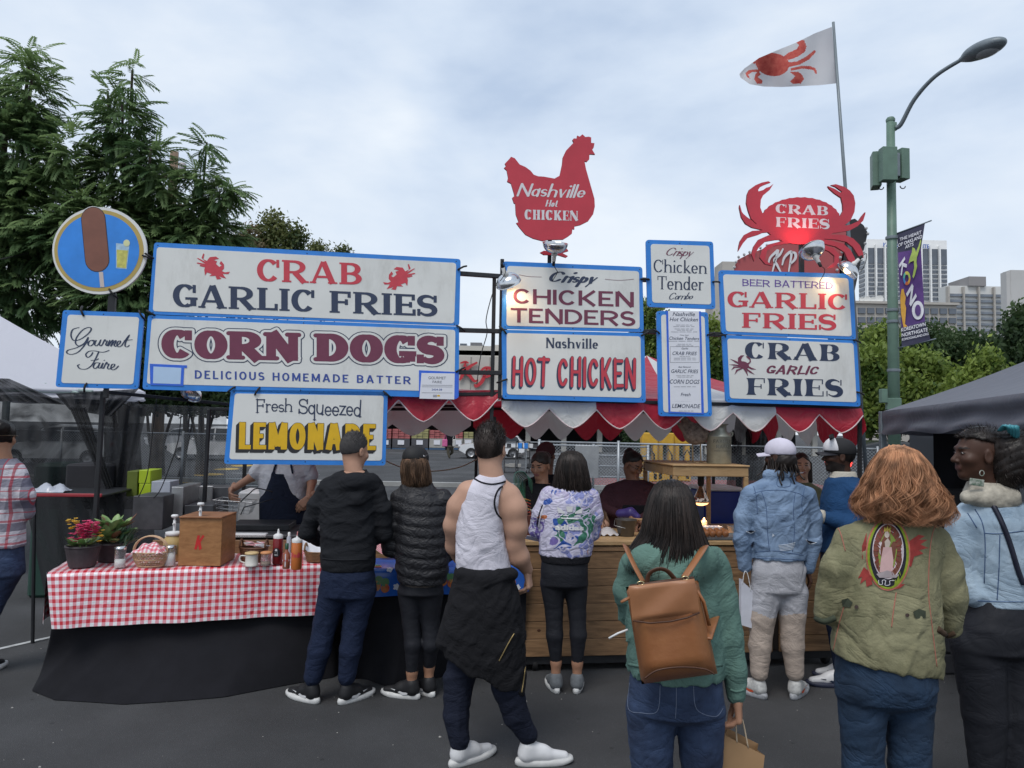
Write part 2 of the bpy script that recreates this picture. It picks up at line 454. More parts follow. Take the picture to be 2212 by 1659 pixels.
  if c=='U':
   w=.8*W;s.path([(k,1),(k,.4)]);s.arc(w/2,.4,w/2-k,.4-t,180,360);s.path([(w-k,.4),(w-k,1)]);return w
  if c=='Q':pass
  if c=='Y':
   w=.8*W;s.stem(w/2,0,.5,stp=False);s.path([(k,1),(w/2,.45)],w=2*k);s.path([(w-k,1),(w/2,.45)],w=2*k);return w
  if c=='V':w=.8*W;s.path([(k,1),(w/2,0)],w=2*k);s.path([(w-k,1),(w/2,0)],w=2*k);return w
  if c=='Z':w=.7*W;s.bar(1-t,0,w);s.bar(t,0,w);s.path([(w-k,1-t),(k,t)],w=2*k);return w
# lower case
  r=xh/2;bw=.60*W*(xh/.68);cx=bw/2
  def bowl(x=0):s.oval(x+cx,r,cx-k,r-t,24)
  if c=='a':bowl();s.path([(bw-k,xh),(bw-k,0)],w=2*k);s.serif(bw-k,0,k,1)if e else None;return bw+e
  if c=='b':bowl();s.path([(k,1.05),(k,0)],w=2*k);return bw
  if c=='d':bowl();s.path([(bw-k,1.05),(bw-k,0)],w=2*k);s.serif(bw-k,0,k,1)if e else None;return bw+e
  if c=='q':bowl();s.path([(bw-k,xh),(bw-k,-.36)],w=2*k);s.serif(bw-k,-.36,k,1);return bw+e
  if c=='p':bowl();s.path([(k,xh),(k,-.36)],w=2*k);s.serif(k,-.36,k,1);return bw
  if c=='g':bowl();s.path([(bw-k,xh),(bw-k,-.15)],w=2*k);s.arc(cx,-.15,cx-k,.2,0,-160,12);return bw
  if c=='o':bowl();return bw
  if c=='c':s.arc(cx,r,cx-k,r-t,45,315,20);return bw*.94
  if c=='e':s.arc(cx,r,cx-k,r-t,0,318,22);s.bar(r,k,bw-k);return bw
  if c in 'hnmru':
   if c=='u':
    s.path([(k,xh),(k,r)],w=2*k);s.arc(cx,r*.9,cx-k,r*.9-t,180,360,12);s.path([(bw-k,xh),(bw-k,0)],w=2*k);s.serif(bw-k,0,k,1);return bw+e
   s.path([(k+e,1.05 if c=='h' else xh),(k+e,0)],w=2*k);s.serif(k+e,0,k,1)
   if e:s.rect(0,(1.05 if c=='h' else xh)-s.sh,e+k,1.05 if c=='h' else xh)
   x=k+e;rr=bw*.42
   if c=='r':s.arc(x+rr*.8,xh*.62,rr*.8,xh*.38-t,180,50,10);return bw*.72+e
   for j in range(2 if c=='m' else 1):
    s.arc(x+rr,xh*.62,rr,xh*.38-t,180,0,14);s.path([(x+2*rr,xh*.62),(x+2*rr,0)],w=2*k);s.serif(x+2*rr,0,k,1);x+=2*rr
   return x+k+e
  if c=='i':
   s.path([(k+e,xh),(k+e,0)],w=2*k);s.serif(k+e,0,k,1);s.disc(k+e,.92,k*1.15+s.o);return 2*k+2*e
  if c=='l':s.path([(k+e,1.05),(k+e,0)],w=2*k);s.serif(k+e,0,k,1);return 2*k+2*e
  if c=='k':
   s.path([(k+e,1.05),(k+e,0)],w=2*k);s.serif(k+e,0,k,1);s.path([(e+2*k,.28*xh/.68),(bw-k,xh)],w=max(2*t,k));s.path([(e+2*k+.03,r),(bw,0)],w=2*k);s.serif(bw,0,k,1);return bw+e*.7+k*.3
  if c=='f':s.path([(k+.08,0),(k+.08,.82)],w=2*k);s.arc(k+.08+.13,.85,.13,.2-t,180,40,8);s.bar(xh-t,0,.34*W);s.serif(k+.08,0,k,1);return.36*W
  if c=='t':s.path([(k+.08,.95),(k+.08,.16)],w=2*k);s.arc(k+.08+.13,.18,.13,.18-t,180,300,8);s.bar(xh-t,0,.36*W);return.38*W
  if c=='s':
   w=bw*.82;rx=w/2-k*.8;ry=(xh-2*t)/4;pts=[]
   for i in range(12):a=R(28+(270-28)*i/11);pts.append((w/2+rx*math.cos(a),xh-t-ry+ry*math.sin(a)))
   for i in range(1,12):a=R(90-(90+152)*i/11);pts.append((w/2+rx*math.cos(a),t+ry+ry*math.sin(a)))
   N=len(pts);s.path(pts,w=[2*t+(2*k-2*t)*math.sin(math.pi*i/(N-1))for i in range(N)]);return w
  if c=='v':s.path([(k,xh),(cx,0)],w=2*k);s.path([(bw-k,xh),(cx,0)],w=max(2*t,k));return bw
  if c=='y':s.path([(k,xh),(cx,0)],w=2*k);s.path([(bw-k,xh),(cx*.55,-.36)],w=max(2*t,k));return bw
  if c=='z':w=bw*.85;s.bar(xh-t,0,w);s.bar(t,0,w);s.path([(w-k,xh-t),(k,t)],w=max(2*t,k)*1.1);return w
  return.4
def compose(text,track=.08,slant=0.,caps_scale=None,jitter=0,**st):
 """-> list of polygons in a unit box (0..1 x 0..1 of the plain lettering, y up)"""
 def run(o):
  p=Pen(o=o,**st);x=0;r2=random.Random(3)
  for ch in text:
   p.X=x;n0=len(p.P);w=p.glyph(ch);x+=w+track
   if jitter:
    dy=r2.uniform(-jitter,jitter);a=r2.uniform(-jitter,jitter)*1.2;cx=p.X+w/2
    for i in range(n0,len(p.P)):p.P[i]=[(cx+(q[0]-cx)*math.cos(a)-(q[1]-.4)*math.sin(a),.4+dy+(q[0]-cx)*math.sin(a)+(q[1]-.4)*math.cos(a))for q in p.P[i]]
  return[[(q[0]+slant*q[1],q[1])for q in P]for P in p.P]
 return run
def lettering(text,quad,name,m,parent,fmap,lift,outline=0.,shadow=None,ybox=None,**st):
 """quad = TL, TR, BR, BL of the plain lettering as seen in the picture; lift = metres in front of the board"""
 run=compose(text,**st);base=run(0.)
 xs=[q[0]for P in base for q in P];ys=[q[1]for P in base for q in P]
 x0,x1=min(xs),max(xs);y0,y1=(ybox if ybox else(min(ys),max(ys)))
 (TL,TR,BR,BL)=quad
 def pm(q):
  a=(q[0]-x0)/(x1-x0);b=(q[1]-y0)/(y1-y0)
  return((BL[0]*(1-a)+BR[0]*a)*(1-b)+(TL[0]*(1-a)+TR[0]*a)*b,(BL[1]*(1-a)+BR[1]*a)*(1-b)+(TL[1]*(1-a)+TR[1]*a)*b)
 P=run(outline)if outline else base
 P=[[pm(q)for q in p]for p in P]
 if shadow:
  dx,dy,n=shadow
  P=[[(q[0]+dx*i/n,q[1]+dy*i/n)for q in p]for i in range(n+1)for p in P]
 return plate(P,fmap,lift,None,name,m,parent)
_ff={}
def plain_text(text,quad,name,m,parent,fmap,lift,bold=0.,shear=0.,spacing=1.):
 """small print set in the built-in sans face"""
 cu=bpy.data.curves.new('t','FONT');cu.body=text;cu.size=1;cu.offset=bold;cu.shear=shear;cu.space_character=spacing;cu.resolution_u=3
 ob=bpy.data.objects.new('t',cu);col.objects.link(ob);bpy.context.view_layer.update()
 me=bpy.data.meshes.new_from_object(ob.evaluated_get(bpy.context.evaluated_depsgraph_get()))
 V=np.array([v.co[:]for v in me.vertices]);F=[list(p.vertices)for p in me.polygons]
 bpy.data.objects.remove(ob);bpy.data.curves.remove(cu);bpy.data.meshes.remove(me)
 x0,x1,y0,y1=V[:,0].min(),V[:,0].max(),V[:,1].min(),V[:,1].max()
 TL,TR,BR,BL=quad;vs=[]
 for v in V:
  a=(v[0]-x0)/(x1-x0);b=(v[1]-y0)/(y1-y0)
  vs.append(fmap((BL[0]*(1-a)+BR[0]*a)*(1-b)+(TL[0]*(1-a)+TR[0]*a)*b,(BL[1]*(1-a)+BR[1]*a)*(1-b)+(TL[1]*(1-a)+TR[1]*a)*b,lift))
 return mk(name,vs,F,m,parent)
def tq(x0,x1,ytl,ytr,hl,hr=None,sk=0.):
 hr=hl if hr is None else hr
 return((x0+sk,ytl),(x1+sk,ytr),(x1,ytr+hr),(x0,ytl+hl))
# soft bodies from distance fields
def v3(p):return np.array([p[0],p[1],p[2]],dtype=np.float32)
class Vol:
 def __init__(s):s.ops=[]
 def op(s,fn,lo,hi,k=.01,sub=False):s.ops.append((fn,np.asarray(lo,float),np.asarray(hi,float),k,sub));return s
 def cap(s,a,b,ra,rb=None,k=.02,sub=False,sq=None):
  a,b=v3(a),v3(b);rb=ra if rb is None else rb;m=max(ra,rb)*1.35
  def fn(X,Y,Z):
   ba=b-a;L2=float(ba@ba)+1e-9
   px,py,pz=X-a[0],Y-a[1],Z-a[2];h=np.clip((px*ba[0]+py*ba[1]+pz*ba[2])/L2,0,1)
   dx,dy,dz=px-h*ba[0],py-h*ba[1],pz-h*ba[2]
   if sq is not None:
    dr,f=sq;q=dx*dr[0]+dy*dr[1]+dz*dr[2];e=(1/f-1)*q;dx=dx+e*dr[0];dy=dy+e*dr[1];dz=dz+e*dr[2]
   return np.sqrt(dx*dx+dy*dy+dz*dz)-(ra+(rb-ra)*h)
  return s.op(fn,np.minimum(a,b)-m,np.maximum(a,b)+m,k,sub)
 def chain(s,pts,k=.02,sub=False):
  for(p,r),(q,t)in zip(pts[:-1],pts[1:]):s.cap(p,q,r,t,k,sub)
  return s
 def ell(s,c,r,M=None,k=.015,sub=False):
  c=v3(c);r=np.array(r,float);M=np.eye(3)if M is None else np.array(M)
  ext=np.sqrt(((M.T*r)**2).sum(1))
  def fn(X,Y,Z):
   px,py,pz=X-c[0],Y-c[1],Z-c[2]
   u=(M[0,0]*px+M[0,1]*py+M[0,2]*pz)/r[0];v=(M[1,0]*px+M[1,1]*py+M[1,2]*pz)/r[1];w=(M[2,0]*px+M[2,1]*py+M[2,2]*pz)/r[2]
   k0=np.sqrt(u*u+v*v+w*w);k1=np.sqrt((u/r[0])**2+(v/r[1])**2+(w/r[2])**2)
   return k0*(k0-1)/(k1+1e-6)
  return s.op(fn,c-ext,c+ext,k,sub)
 def rings(s,R_,p=2.4,k=.02,sub=False,yaw=0.):
  R_=sorted(R_,key=lambda q:q[0]);A=np.array(R_,float);z=A[:,0]
  m=max(A[:,3].max(),A[:,4].max());cy,sy=math.cos(yaw),math.sin(yaw)
  def fn(X,Y,Z):
   zz=Z;cx=np.interp(zz,z,A[:,1]);cyy=np.interp(zz,z,A[:,2]);rx=np.interp(zz,z,A[:,3]);ry=np.interp(zz,z,A[:,4])
   dx,dy=X-cx,Y-cyy;u=np.abs(dx*cy+dy*sy)/rx;v=np.abs(-dx*sy+dy*cy)/ry
   d=((u**p+v**p)**(1/p)-1)*np.minimum(rx,ry)*.92
   return np.maximum(d,np.maximum(Z-z[-1],z[0]-Z)*.9)
  return s.op(fn,[A[:,1].min()-m,A[:,2].min()-m,z[0]],[A[:,1].max()+m,A[:,2].max()+m,z[-1]],k,sub)
 def mesh(s,h,disp=None):
  lo=np.min([o[1]-o[3]for o in s.ops if not o[4]],0)-3*h;hi=np.max([o[2]+o[3]for o in s.ops if not o[4]],0)+3*h
  n=np.ceil((hi-lo)/h).astype(int)+1;ax=[(lo[i]+h*np.arange(n[i])).astype(np.float32)for i in range(3)]
  D=np.full(n,1.,np.float32)
  for fn,a,b,k,sub in s.ops:
   i0=np.clip(np.floor((a-k-2.5*h-lo)/h).astype(int),0,n);i1=np.clip(np.ceil((b+k+2.5*h-lo)/h).astype(int)+1,0,n)
   if(i1<=i0).any():continue
   sl=tuple(slice(i0[i],i1[i])for i in range(3))
   X,Y,Z=np.meshgrid(ax[0][sl[0]],ax[1][sl[1]],ax[2][sl[2]],indexing='ij',sparse=True)
   X,Y,Z=np.broadcast_arrays(X,Y,Z)
   d=fn(X,Y,Z).astype(np.float32);B=D[sl]
   if sub:
    d=-d;hh=np.clip(.5-.5*(B-d)/k,0,1);D[sl]=B*(1-hh)+d*hh+k*hh*(1-hh)
   else:
    hh=np.clip(.5+.5*(B-d)/k,0,1);D[sl]=B*(1-hh)+d*hh-k*hh*(1-hh)
  if disp is not None:
   idx=np.where(np.abs(D)<.05);D[idx]+=disp(ax[0][idx[0]],ax[1][idx[1]],ax[2][idx[2]])
  return surface_nets(D,lo,h)
def surface_nets(D,lo,h):
 S_=D<0
 c=np.zeros(np.array(D.shape)-1,np.int8)
 for i in(0,1):
  for j in(0,1):
   for k in(0,1):c+=S_[i:D.shape[0]-1+i,j:D.shape[1]-1+j,k:D.shape[2]-1+k]
 act=(c>0)&(c<8);I=np.array(np.where(act)).T
 if not len(I):return np.zeros((0,3)),np.zeros((0,4),int)
 idm=np.full(act.shape,-1,np.int32);idm[act]=np.arange(len(I))
 acc=np.zeros((len(I),3));cnt=np.zeros(len(I))
 cor=[(i,j,k)for i in(0,1)for j in(0,1)for k in(0,1)]
 V={q:D[I[:,0]+q[0],I[:,1]+q[1],I[:,2]+q[2]]for q in cor}
 for a in cor:
  for ax in range(3):
   if a[ax]:continue
   b=list(a);b[ax]=1;b=tuple(b);x=(V[a]<0)!=(V[b]<0)
   t=V[a][x]/(V[a][x]-V[b][x]);p=np.tile(np.array(a,float),(x.sum(),1));p[:,ax]+=t;acc[x]+=p;cnt[x]+=1
 P=(I+acc/cnt[:,None])*h+lo;F=[]
 for ax in range(3):
  o=[q for q in range(3)if q!=ax];sa=[slice(None)]*3;sb=[slice(None)]*3;sa[ax]=slice(0,-1);sb[ax]=slice(1,None)
  ch=S_[tuple(sa)]!=S_[tuple(sb)];E=np.array(np.where(ch)).T
  ok=(E[:,o[0]]>0)&(E[:,o[1]]>0)&(E[:,o[0]]<D.shape[o[0]]-1)&(E[:,o[1]]<D.shape[o[1]]-1);E=E[ok]
  ins=S_[E[:,0],E[:,1],E[:,2]];q=[]
  for(u,w)in((-1,-1),(0,-1),(0,0),(-1,0)):
   G=E.copy();G[:,o[0]]+=u;G[:,o[1]]+=w;q.append(idm[G[:,0],G[:,1],G[:,2]])
  Q=np.stack(q,1);flip=ins if ax!=1 else~ins;Q[~flip]=Q[~flip][:,::-1];F.append(Q)
 F=np.concatenate(F);F=F[(F>=0).all(1)]
 return P,F
def join(ms):
 V=[];F=[];n=0
 for v,f in ms:V.append(v);F.append(f+n);n+=len(v)
 return np.concatenate(V),np.concatenate(F)
def mkv(name,vf,m,parent=None,loc=None,mi=None,label=None):
 v,f=vf;o=mk(name,v,f.tolist(),None,parent,True,loc,mi,m if isinstance(m,list)else[m])
 if label:o['label']=label
 return o
def folds(seed=1,amp=.006,f=(14,14,9),warp=.6,n=4,ridge=True):
 r=np.random.RandomState(seed);K=r.normal(size=(n,3));K/=np.linalg.norm(K,axis=1)[:,None];ph=r.uniform(0,6.28,n);Wk=r.normal(size=(2,3));f=np.array(f)
 def fn(X,Y,Z):
  w=warp*np.sin(X*Wk[0,0]*9+Y*Wk[0,1]*9+Z*Wk[0,2]*9+ph[0])+warp*np.sin(X*Wk[1,0]*17+Y*Wk[1,1]*17+Z*Wk[1,2]*17+ph[1])
  o=0
  for i in range(n):
   q=np.sin(X*K[i,0]*f[0]*(1+.5*i)+Y*K[i,1]*f[1]*(1+.5*i)+Z*K[i,2]*f[2]*(1+.5*i)+ph[i]+2*w)
   g_=.5+.5*np.sin(X*K[i,1]*6+Y*K[i,2]*5+Z*K[i,0]*7+ph[i]*2);o=o+((1.6*np.exp(-(q/.34)**2)-.5)*g_*(1 if i%2 else-1.)if ridge else q)/(1+.35*i)
  return(o*amp*.5).astype(np.float32)
 return fn
def addf(*fs):return lambda X,Y,Z:sum(f(X,Y,Z)for f in fs)
# people
def skin(name,c):return mat('skin '+name,c,.5,var=.1,vs=9,spec=.35,bump=.03,bs=60)
lipm=mat('lips',(.25,.10,.085),.45,var=.05);browm=mat('brow hair',(.02,.014,.012),.7);eyew=mat('eye white',(.36,.34,.32),.25,var=0);iris=mat('iris',(.02,.012,.01),.15,var=0)
def hframe(yaw,pit=0.,rollv=0.):
 """yaw 0 looks away from the camera (+Y), positive turns left; rows right, forward, up"""
 f=Vector((-math.sin(yaw),math.cos(yaw),0));rgt=Vector((math.cos(yaw),math.sin(yaw),0));u=Vector((0,0,1))
 f2=f*math.cos(pit)+u*math.sin(pit);u2=u*math.cos(pit)-f*math.sin(pit)
 if rollv:rgt,u2=rgt*math.cos(rollv)+u2*math.sin(rollv),u2*math.cos(rollv)-rgt*math.sin(rollv)
 return np.array([rgt[:],f2[:],u2[:]])
def head(c,M,sc=1.,skinm=None,neck=None,face=True,beard=None,h=.0042,nw=.056,makeup=lipm):
 """returns mesh, material index, list of materials"""
 c=v3(c);g=lambda x,y,z:c+(M[0]*x+M[1]*y+M[2]*z)*sc
 v=Vol()
 v.ell(g(0,-.014,.03),[q*sc for q in(.075,.096,.086)],M,.01)
 v.ell(g(0,.026,-.032),[q*sc for q in(.058,.064,.078)],M,.03)
 v.ell(g(0,.060,-.093),[q*sc for q in(.026,.02,.018)],M,.025)
 for s in(-1,1):
  v.ell(g(s*.040,.058,-.022),[q*sc for q in(.024,.026,.022)],M,.02)
  v.ell(g(s*.078,-.006,-.006),[q*sc for q in(.007,.019,.031)],M,.006);v.ell(g(s*.086,-.002,-.002),[q*sc for q in(.006,.011,.019)],M,.006,True)
 if face:
  v.cap(g(-.030,.078,.026),g(.030,.078,.026),.011*sc,k=.014)
  for s in(-1,1):v.ell(g(s*.031,.096,.007),[q*sc for q in(.019,.016,.0115)],M,.012,True)
  for s in(-1,1):v.ell(g(s*.031,.071,.006),[q*sc for q in(.0155,.0135,.0105)],M,.004)
  v.cap(g(0,.084,.010),g(0,.104,-.026),.0065*sc,.0115*sc,.010);v.cap(g(-.012,.093,-.031),g(.012,.093,-.031),.0075*sc,k=.006)
  v.cap(g(-.019,.082,-.054),g(.019,.082,-.054),.0065*sc,k=.006);v.cap(g(-.015,.081,-.063),g(.015,.081,-.063),.0078*sc,k=.006);v.cap(g(-.022,.093,-.0585),g(.022,.093,-.0585),.0022*sc,k=.004,sub=True)
 nb=neck if neck is not None else g(0,-.035,-.17)
 v.cap(g(0,-.022,-.055),nb,nw*sc*.93,nw*sc*1.05,.03)
 P,F=v.mesh(h)
 L_=(P-c)@M.T/sc;Cc=L_[F].mean(1);mi=np.zeros(len(F),int);ms=[skinm,makeup,browm,beard or skinm]
 if face:
  x,y,z=Cc[:,0],Cc[:,1],Cc[:,2]
  mi[((x/.024)**2+((z+.0585)/.0125)**2<1)&(y>.06)]=1
  mi[(np.abs(np.abs(x)-.032)/.019)**2+((z-.029+.10*(np.abs(x)-.032)**2*10)/.0036)**2<1]*=0
  br=((np.abs(x)-.032)/.019)**2+((z-.028)/.0042)**2<1;mi[br&(y>.04)]=2
  ln=((np.abs(x)-.031)/.0155)**2+((z-.0068+((np.abs(x)-.031)/.02)**2*.004)/.0042)**2<1;mi[ln&(y>.05)]=2
  if beard is not None:
   bd=(z<-.036-.25*np.maximum(0,.05-y))&(z>-.12)&(y>-.03)&~(((x/.03)**2+((z+.0585)/.013)**2<1)&(y>.05));mi[bd&(np.abs(x)<.09)]=3
 return(P,F),mi,ms,g
def eyes(par,g,M,sc,openz=.0):
 for s in(-1,1):
  c=g(s*.031,.0745,.0062-openz);b=MB();b.lathe(Vector(c),[(0,.0112*sc),(.006*sc,.0098*sc),(.0108*sc,.003*sc),(.0112*sc,0)],12,Vector(M[1]),sx=1.1,sy=.5);b.build('eye',eyew,par,True)
  b=MB();b.lathe(Vector(c),[(0,.0122*sc),(.0035*sc,.0118*sc),(.0046*sc,.0102*sc)],10,Vector(M[1]));b.build('iris',iris,par,True)
def hand(wrist,d,n,curl=.8,sc=1.,side=1,thumb=.5,h=.0042):
 """wrist point, direction of the hand, palm normal"""
 d=Vector(d).normalized();n=Vector(n);n=(n-d*n.dot(d)).normalized();s=d.cross(n)*side;w=Vector(wrist);v=Vol()
 v.cap(w-d*.05*sc,w+d*.02*sc,.026*sc,.025*sc,.02,sq=(n,.75));
 for i,q in enumerate((-.027,-.009,.009,.026)):
  v.cap(w+d*.02*sc+s*q*.7*sc,w+d*.088*sc+s*q*sc,.0135*sc,.0118*sc,.012)
  L_=(.036,.043,.040,.031)[i]*sc if side else.04;p=w+d*(.09-.004*abs(i-1.5))*sc+s*q*sc;dr=d.copy();rr=.0098*sc
  for j in range(3):
   a=curl*(.75+.12*j+.07*i);dr=(dr*math.cos(a)+n*math.sin(a));nn=None
   ll=L_*(1,.68,.52)[j];e=p+dr*ll;v.cap(p,e,rr,rr*.9,.004);p=e;rr*=.9
   n_loc=(n-dr*n.dot(dr));n_loc=n_loc.normalized()if n_loc.length>1e-4 else-d
   if j<2 and curl>.9:pass
 p=w+d*.025*sc-s*.024*sc;e=p+(d*.7-s*.55+n*.45).normalized()*.045*sc;f=e+(d*.8-s*(.35-thumb)+n*.35).normalized()*.032*sc;g_=f+(d*.75+s*thumb*.6+n*.2).normalized()*.026*sc
 v.cap(p,e,.0145*sc,.0125*sc,.012);v.cap(e,f,.0118*sc,.0105*sc,.004);v.cap(f,g_,.0105*sc,.009*sc,.003)
 return v.mesh(h)
def hair_mat(name,c,c2=None,rough=.58):
 if name in MATS:return MATS[name]
 m=bpy.data.materials.new(name);m.use_nodes=True;t,b,l=nodes(m);g=t.nodes.new('ShaderNodeNewGeometry');r=t.nodes.new('ShaderNodeValToRGB');e=r.color_ramp.elements
 e[0].color=tuple(x*.55 for x in c)+(1,);e[1].color=(tuple(c2)if c2 else tuple(x*1.7 for x in c))+(1,);l(g.outputs['Random Per Island'],r.inputs['Fac']);co=t.nodes.new('ShaderNodeTexCoord');mp_=t.nodes.new('ShaderNodeMapping');mp_.inputs['Scale'].default_value=(26,26,9);n=t.nodes.new('ShaderNodeTexNoise');n.inputs['Detail'].default_value=3;n.inputs['Scale'].default_value=1;rr=t.nodes.new('ShaderNodeMapRange');rr.inputs['From Min'].default_value=.35;rr.inputs['From Max'].default_value=.65;rr.inputs['To Min'].default_value=.45;rr.inputs['To Max'].default_value=1.35
 ml=t.nodes.new('ShaderNodeMixRGB');ml.blend_type='MULTIPLY';ml.inputs['Fac'].default_value=1;l(co.outputs['Object'],mp_.inputs['Vector']);l(mp_.outputs[0],n.inputs['Vector']);l(n.outputs['Fac'],rr.inputs['Value']);l(r.outputs[0],ml.inputs['Color1']);l(rr.outputs[0],ml.inputs['Color2']);l(ml.outputs[0],b.inputs['Base Color'])
 b.inputs['Roughness'].default_value=rough;b.inputs['Specular IOR Level'].default_value=.25;MATS[name]=m;return m
def hair_rings(par,R_,m,n=500,rad=.0016,wave=0.,wf=30.,clump=1,jit=.012,seed=1,azr=(0,2*math.pi),tail=.25,yaw=0.,name='hair',p=2.,steps=16,sink=.004,hh=.008,taper=True,massdisp=.004):
 """a mass of hair (rings) with strands running down its outside"""
 A=np.array(sorted(R_,key=lambda q:-q[0]),float);z=A[:,0];v=Vol();v.rings([(q[0],q[1],q[2],max(.004,q[3]-sink),max(.004,q[4]-sink))for q in R_],p,.01)
 P0,F0=v.mesh(hh,folds(seed,massdisp,(60,60,8),.3,3));r=np.random.RandomState(seed);verts=[P0];faces=[F0];nb=len(P0);zz=z[::-1]
 for i in range(n):
  if i%clump==0:a0=r.uniform(*azr);ph=r.uniform(0,6.28);fr=wf*r.uniform(.8,1.2);wa=wave*r.uniform(.5,1.3)
  a=a0+(r.normal()*.05 if clump>1 else 0);top=z[0]-abs(r.normal())*.02-r.uniform(0,.02);bot=z[-1]+r.uniform(-tail,tail*.6)*(z[0]-z[-1])*.3;of=r.uniform(-.5,1)*jit
  ts=np.linspace(0,1,steps);Z=top+(bot-top)*ts**.85;Zc=np.clip(Z,z[-1],z[0])
  cx=np.interp(Zc,zz,A[::-1,1]);cy=np.interp(Zc,zz,A[::-1,2]);rx=np.interp(Zc,zz,A[::-1,3]);ry=np.interp(Zc,zz,A[::-1,4])
  aa=a+wa*2.2*np.sin(Z*fr+ph)*ts+r.normal()*.05*ts;rr=1+0*ts;of_=of*ts+wa*.12*np.sin(Z*fr*1.1+ph+1.3)*ts*1.0
  C,S_=np.cos(aa),np.sin(aa);q=(np.abs(C)**p+np.abs(S_)**p)**(-1/p)
  x,y=(rx*rr+of_)*C*q,(ry*rr+of_)*S_*q;cyw,syw=math.cos(yaw),math.sin(yaw)
  c=np.stack([cx+x*cyw-y*syw,cy+x*syw+y*cyw,Z],1)
  t=np.gradient(c,axis=0);t/=np.linalg.norm(t,axis=1)[:,None]+1e-9;out_=np.stack([C*cyw-S_*syw,C*syw+S_*cyw,0*C],1);sd=np.cross(t,out_);sd/=np.linalg.norm(sd,axis=1)[:,None]+1e-9;nn=np.cross(sd,t)
  w=rad*(1-.75*ts**3 if taper else 1)*r.uniform(.7,1.4);w=(w*np.ones(steps))[:,None]
  verts.append(np.concatenate([c+sd*w,c+nn*w*.8,c-sd*w,c-nn*w*.6]));k=np.arange(steps-1)
  for e in range(4):
   f=(e+1)%4;faces.append(np.stack([nb+e*steps+k,nb+f*steps+k,nb+f*steps+k+1,nb+e*steps+k+1],1))
  nb+=4*steps
 return mkv(name,(np.concatenate(verts),np.concatenate(faces)),m,par)
def short_hair(par,g,M,sc,m,top=.012,n=900,ln=.02,up=.6,seed=1,fade=True,name='hair',lo=-.02,front=.055,thick=.006,nape=-.07,fadem=None):
 """close cropped cap plus bristles on a head built by head()"""
 v=Vol();v.ell(g(0,-.014,.032),[q*sc for q in(.075+thick,.096+thick,.086+top)],M,.01)
 def cutf(X,Y,Z):
  px,py,pz=X-g(0,0,0)[0],Y-g(0,0,0)[1],Z-g(0,0,0)[2];f=(M[1,0]*px+M[1,1]*py+M[1,2]*pz)/sc;u=(M[2,0]*px+M[2,1]*py+M[2,2]*pz)/sc
  line=np.where(f<0,nape+(lo-nape)*np.clip((f+.09)/.09,0,1),lo+(front-lo)*np.clip(f/.06,0,1)**.7);return(u-line)*1.
 v.op(cutf,g(0,0,0)-.2,g(0,0,0)+.2,.006,True);v.ops[-1]=(lambda X,Y,Z:cutf(X,Y,Z),v.ops[-1][1],v.ops[-1][2],.008,True)
 P,F=v.mesh(.005,folds(seed,.004,(90,90,90),.4,3));r=np.random.RandomState(seed);vs=[P];fs=[F];nb=len(P)
 L_=(P-v3(g(0,0,0)))@M.T/sc
 sel=np.where(np.linalg.norm((L_-np.array([0,-.014,.032]))/np.array([.075,.096,.086]),axis=1)>1.0)[0]
 if len(sel):
  for i in range(n):
   q=P[r.choice(sel)];l=(q-v3(g(0,0,0)))@M.T/sc;nr=(l-np.array([0,-.014,.032]));nr/=np.linalg.norm(nr);amt=np.clip((l[2]-lo)/.09,.12,1)
   d=nr*(1-up)+np.array([r.normal()*.25,.25+r.normal()*.2,1.])*up*amt+r.normal(size=3)*.15;d/=np.linalg.norm(d);dw=M.T@d;L0_=ln*sc*amt*r.uniform(.6,1.2)
   s=np.cross(dw,[0.3,.2,1]);s/=np.linalg.norm(s)+1e-6;w=.0009;vs.append(np.array([q-s*w,q+s*w,q+dw*L0_*.6+s*w*.6,q+dw*L0_,q+dw*L0_*.6-s*w*.6]));fs.append(np.array([[nb,nb+1,nb+2,nb+4],[nb+4,nb+2,nb+3,nb+3]]));nb+=5
 V,F=np.concatenate(vs),np.concatenate(fs)
 F=[list(dict.fromkeys(f))for f in F.tolist()]
 return mk(name,V,F,None,par,True,None,None,[m])
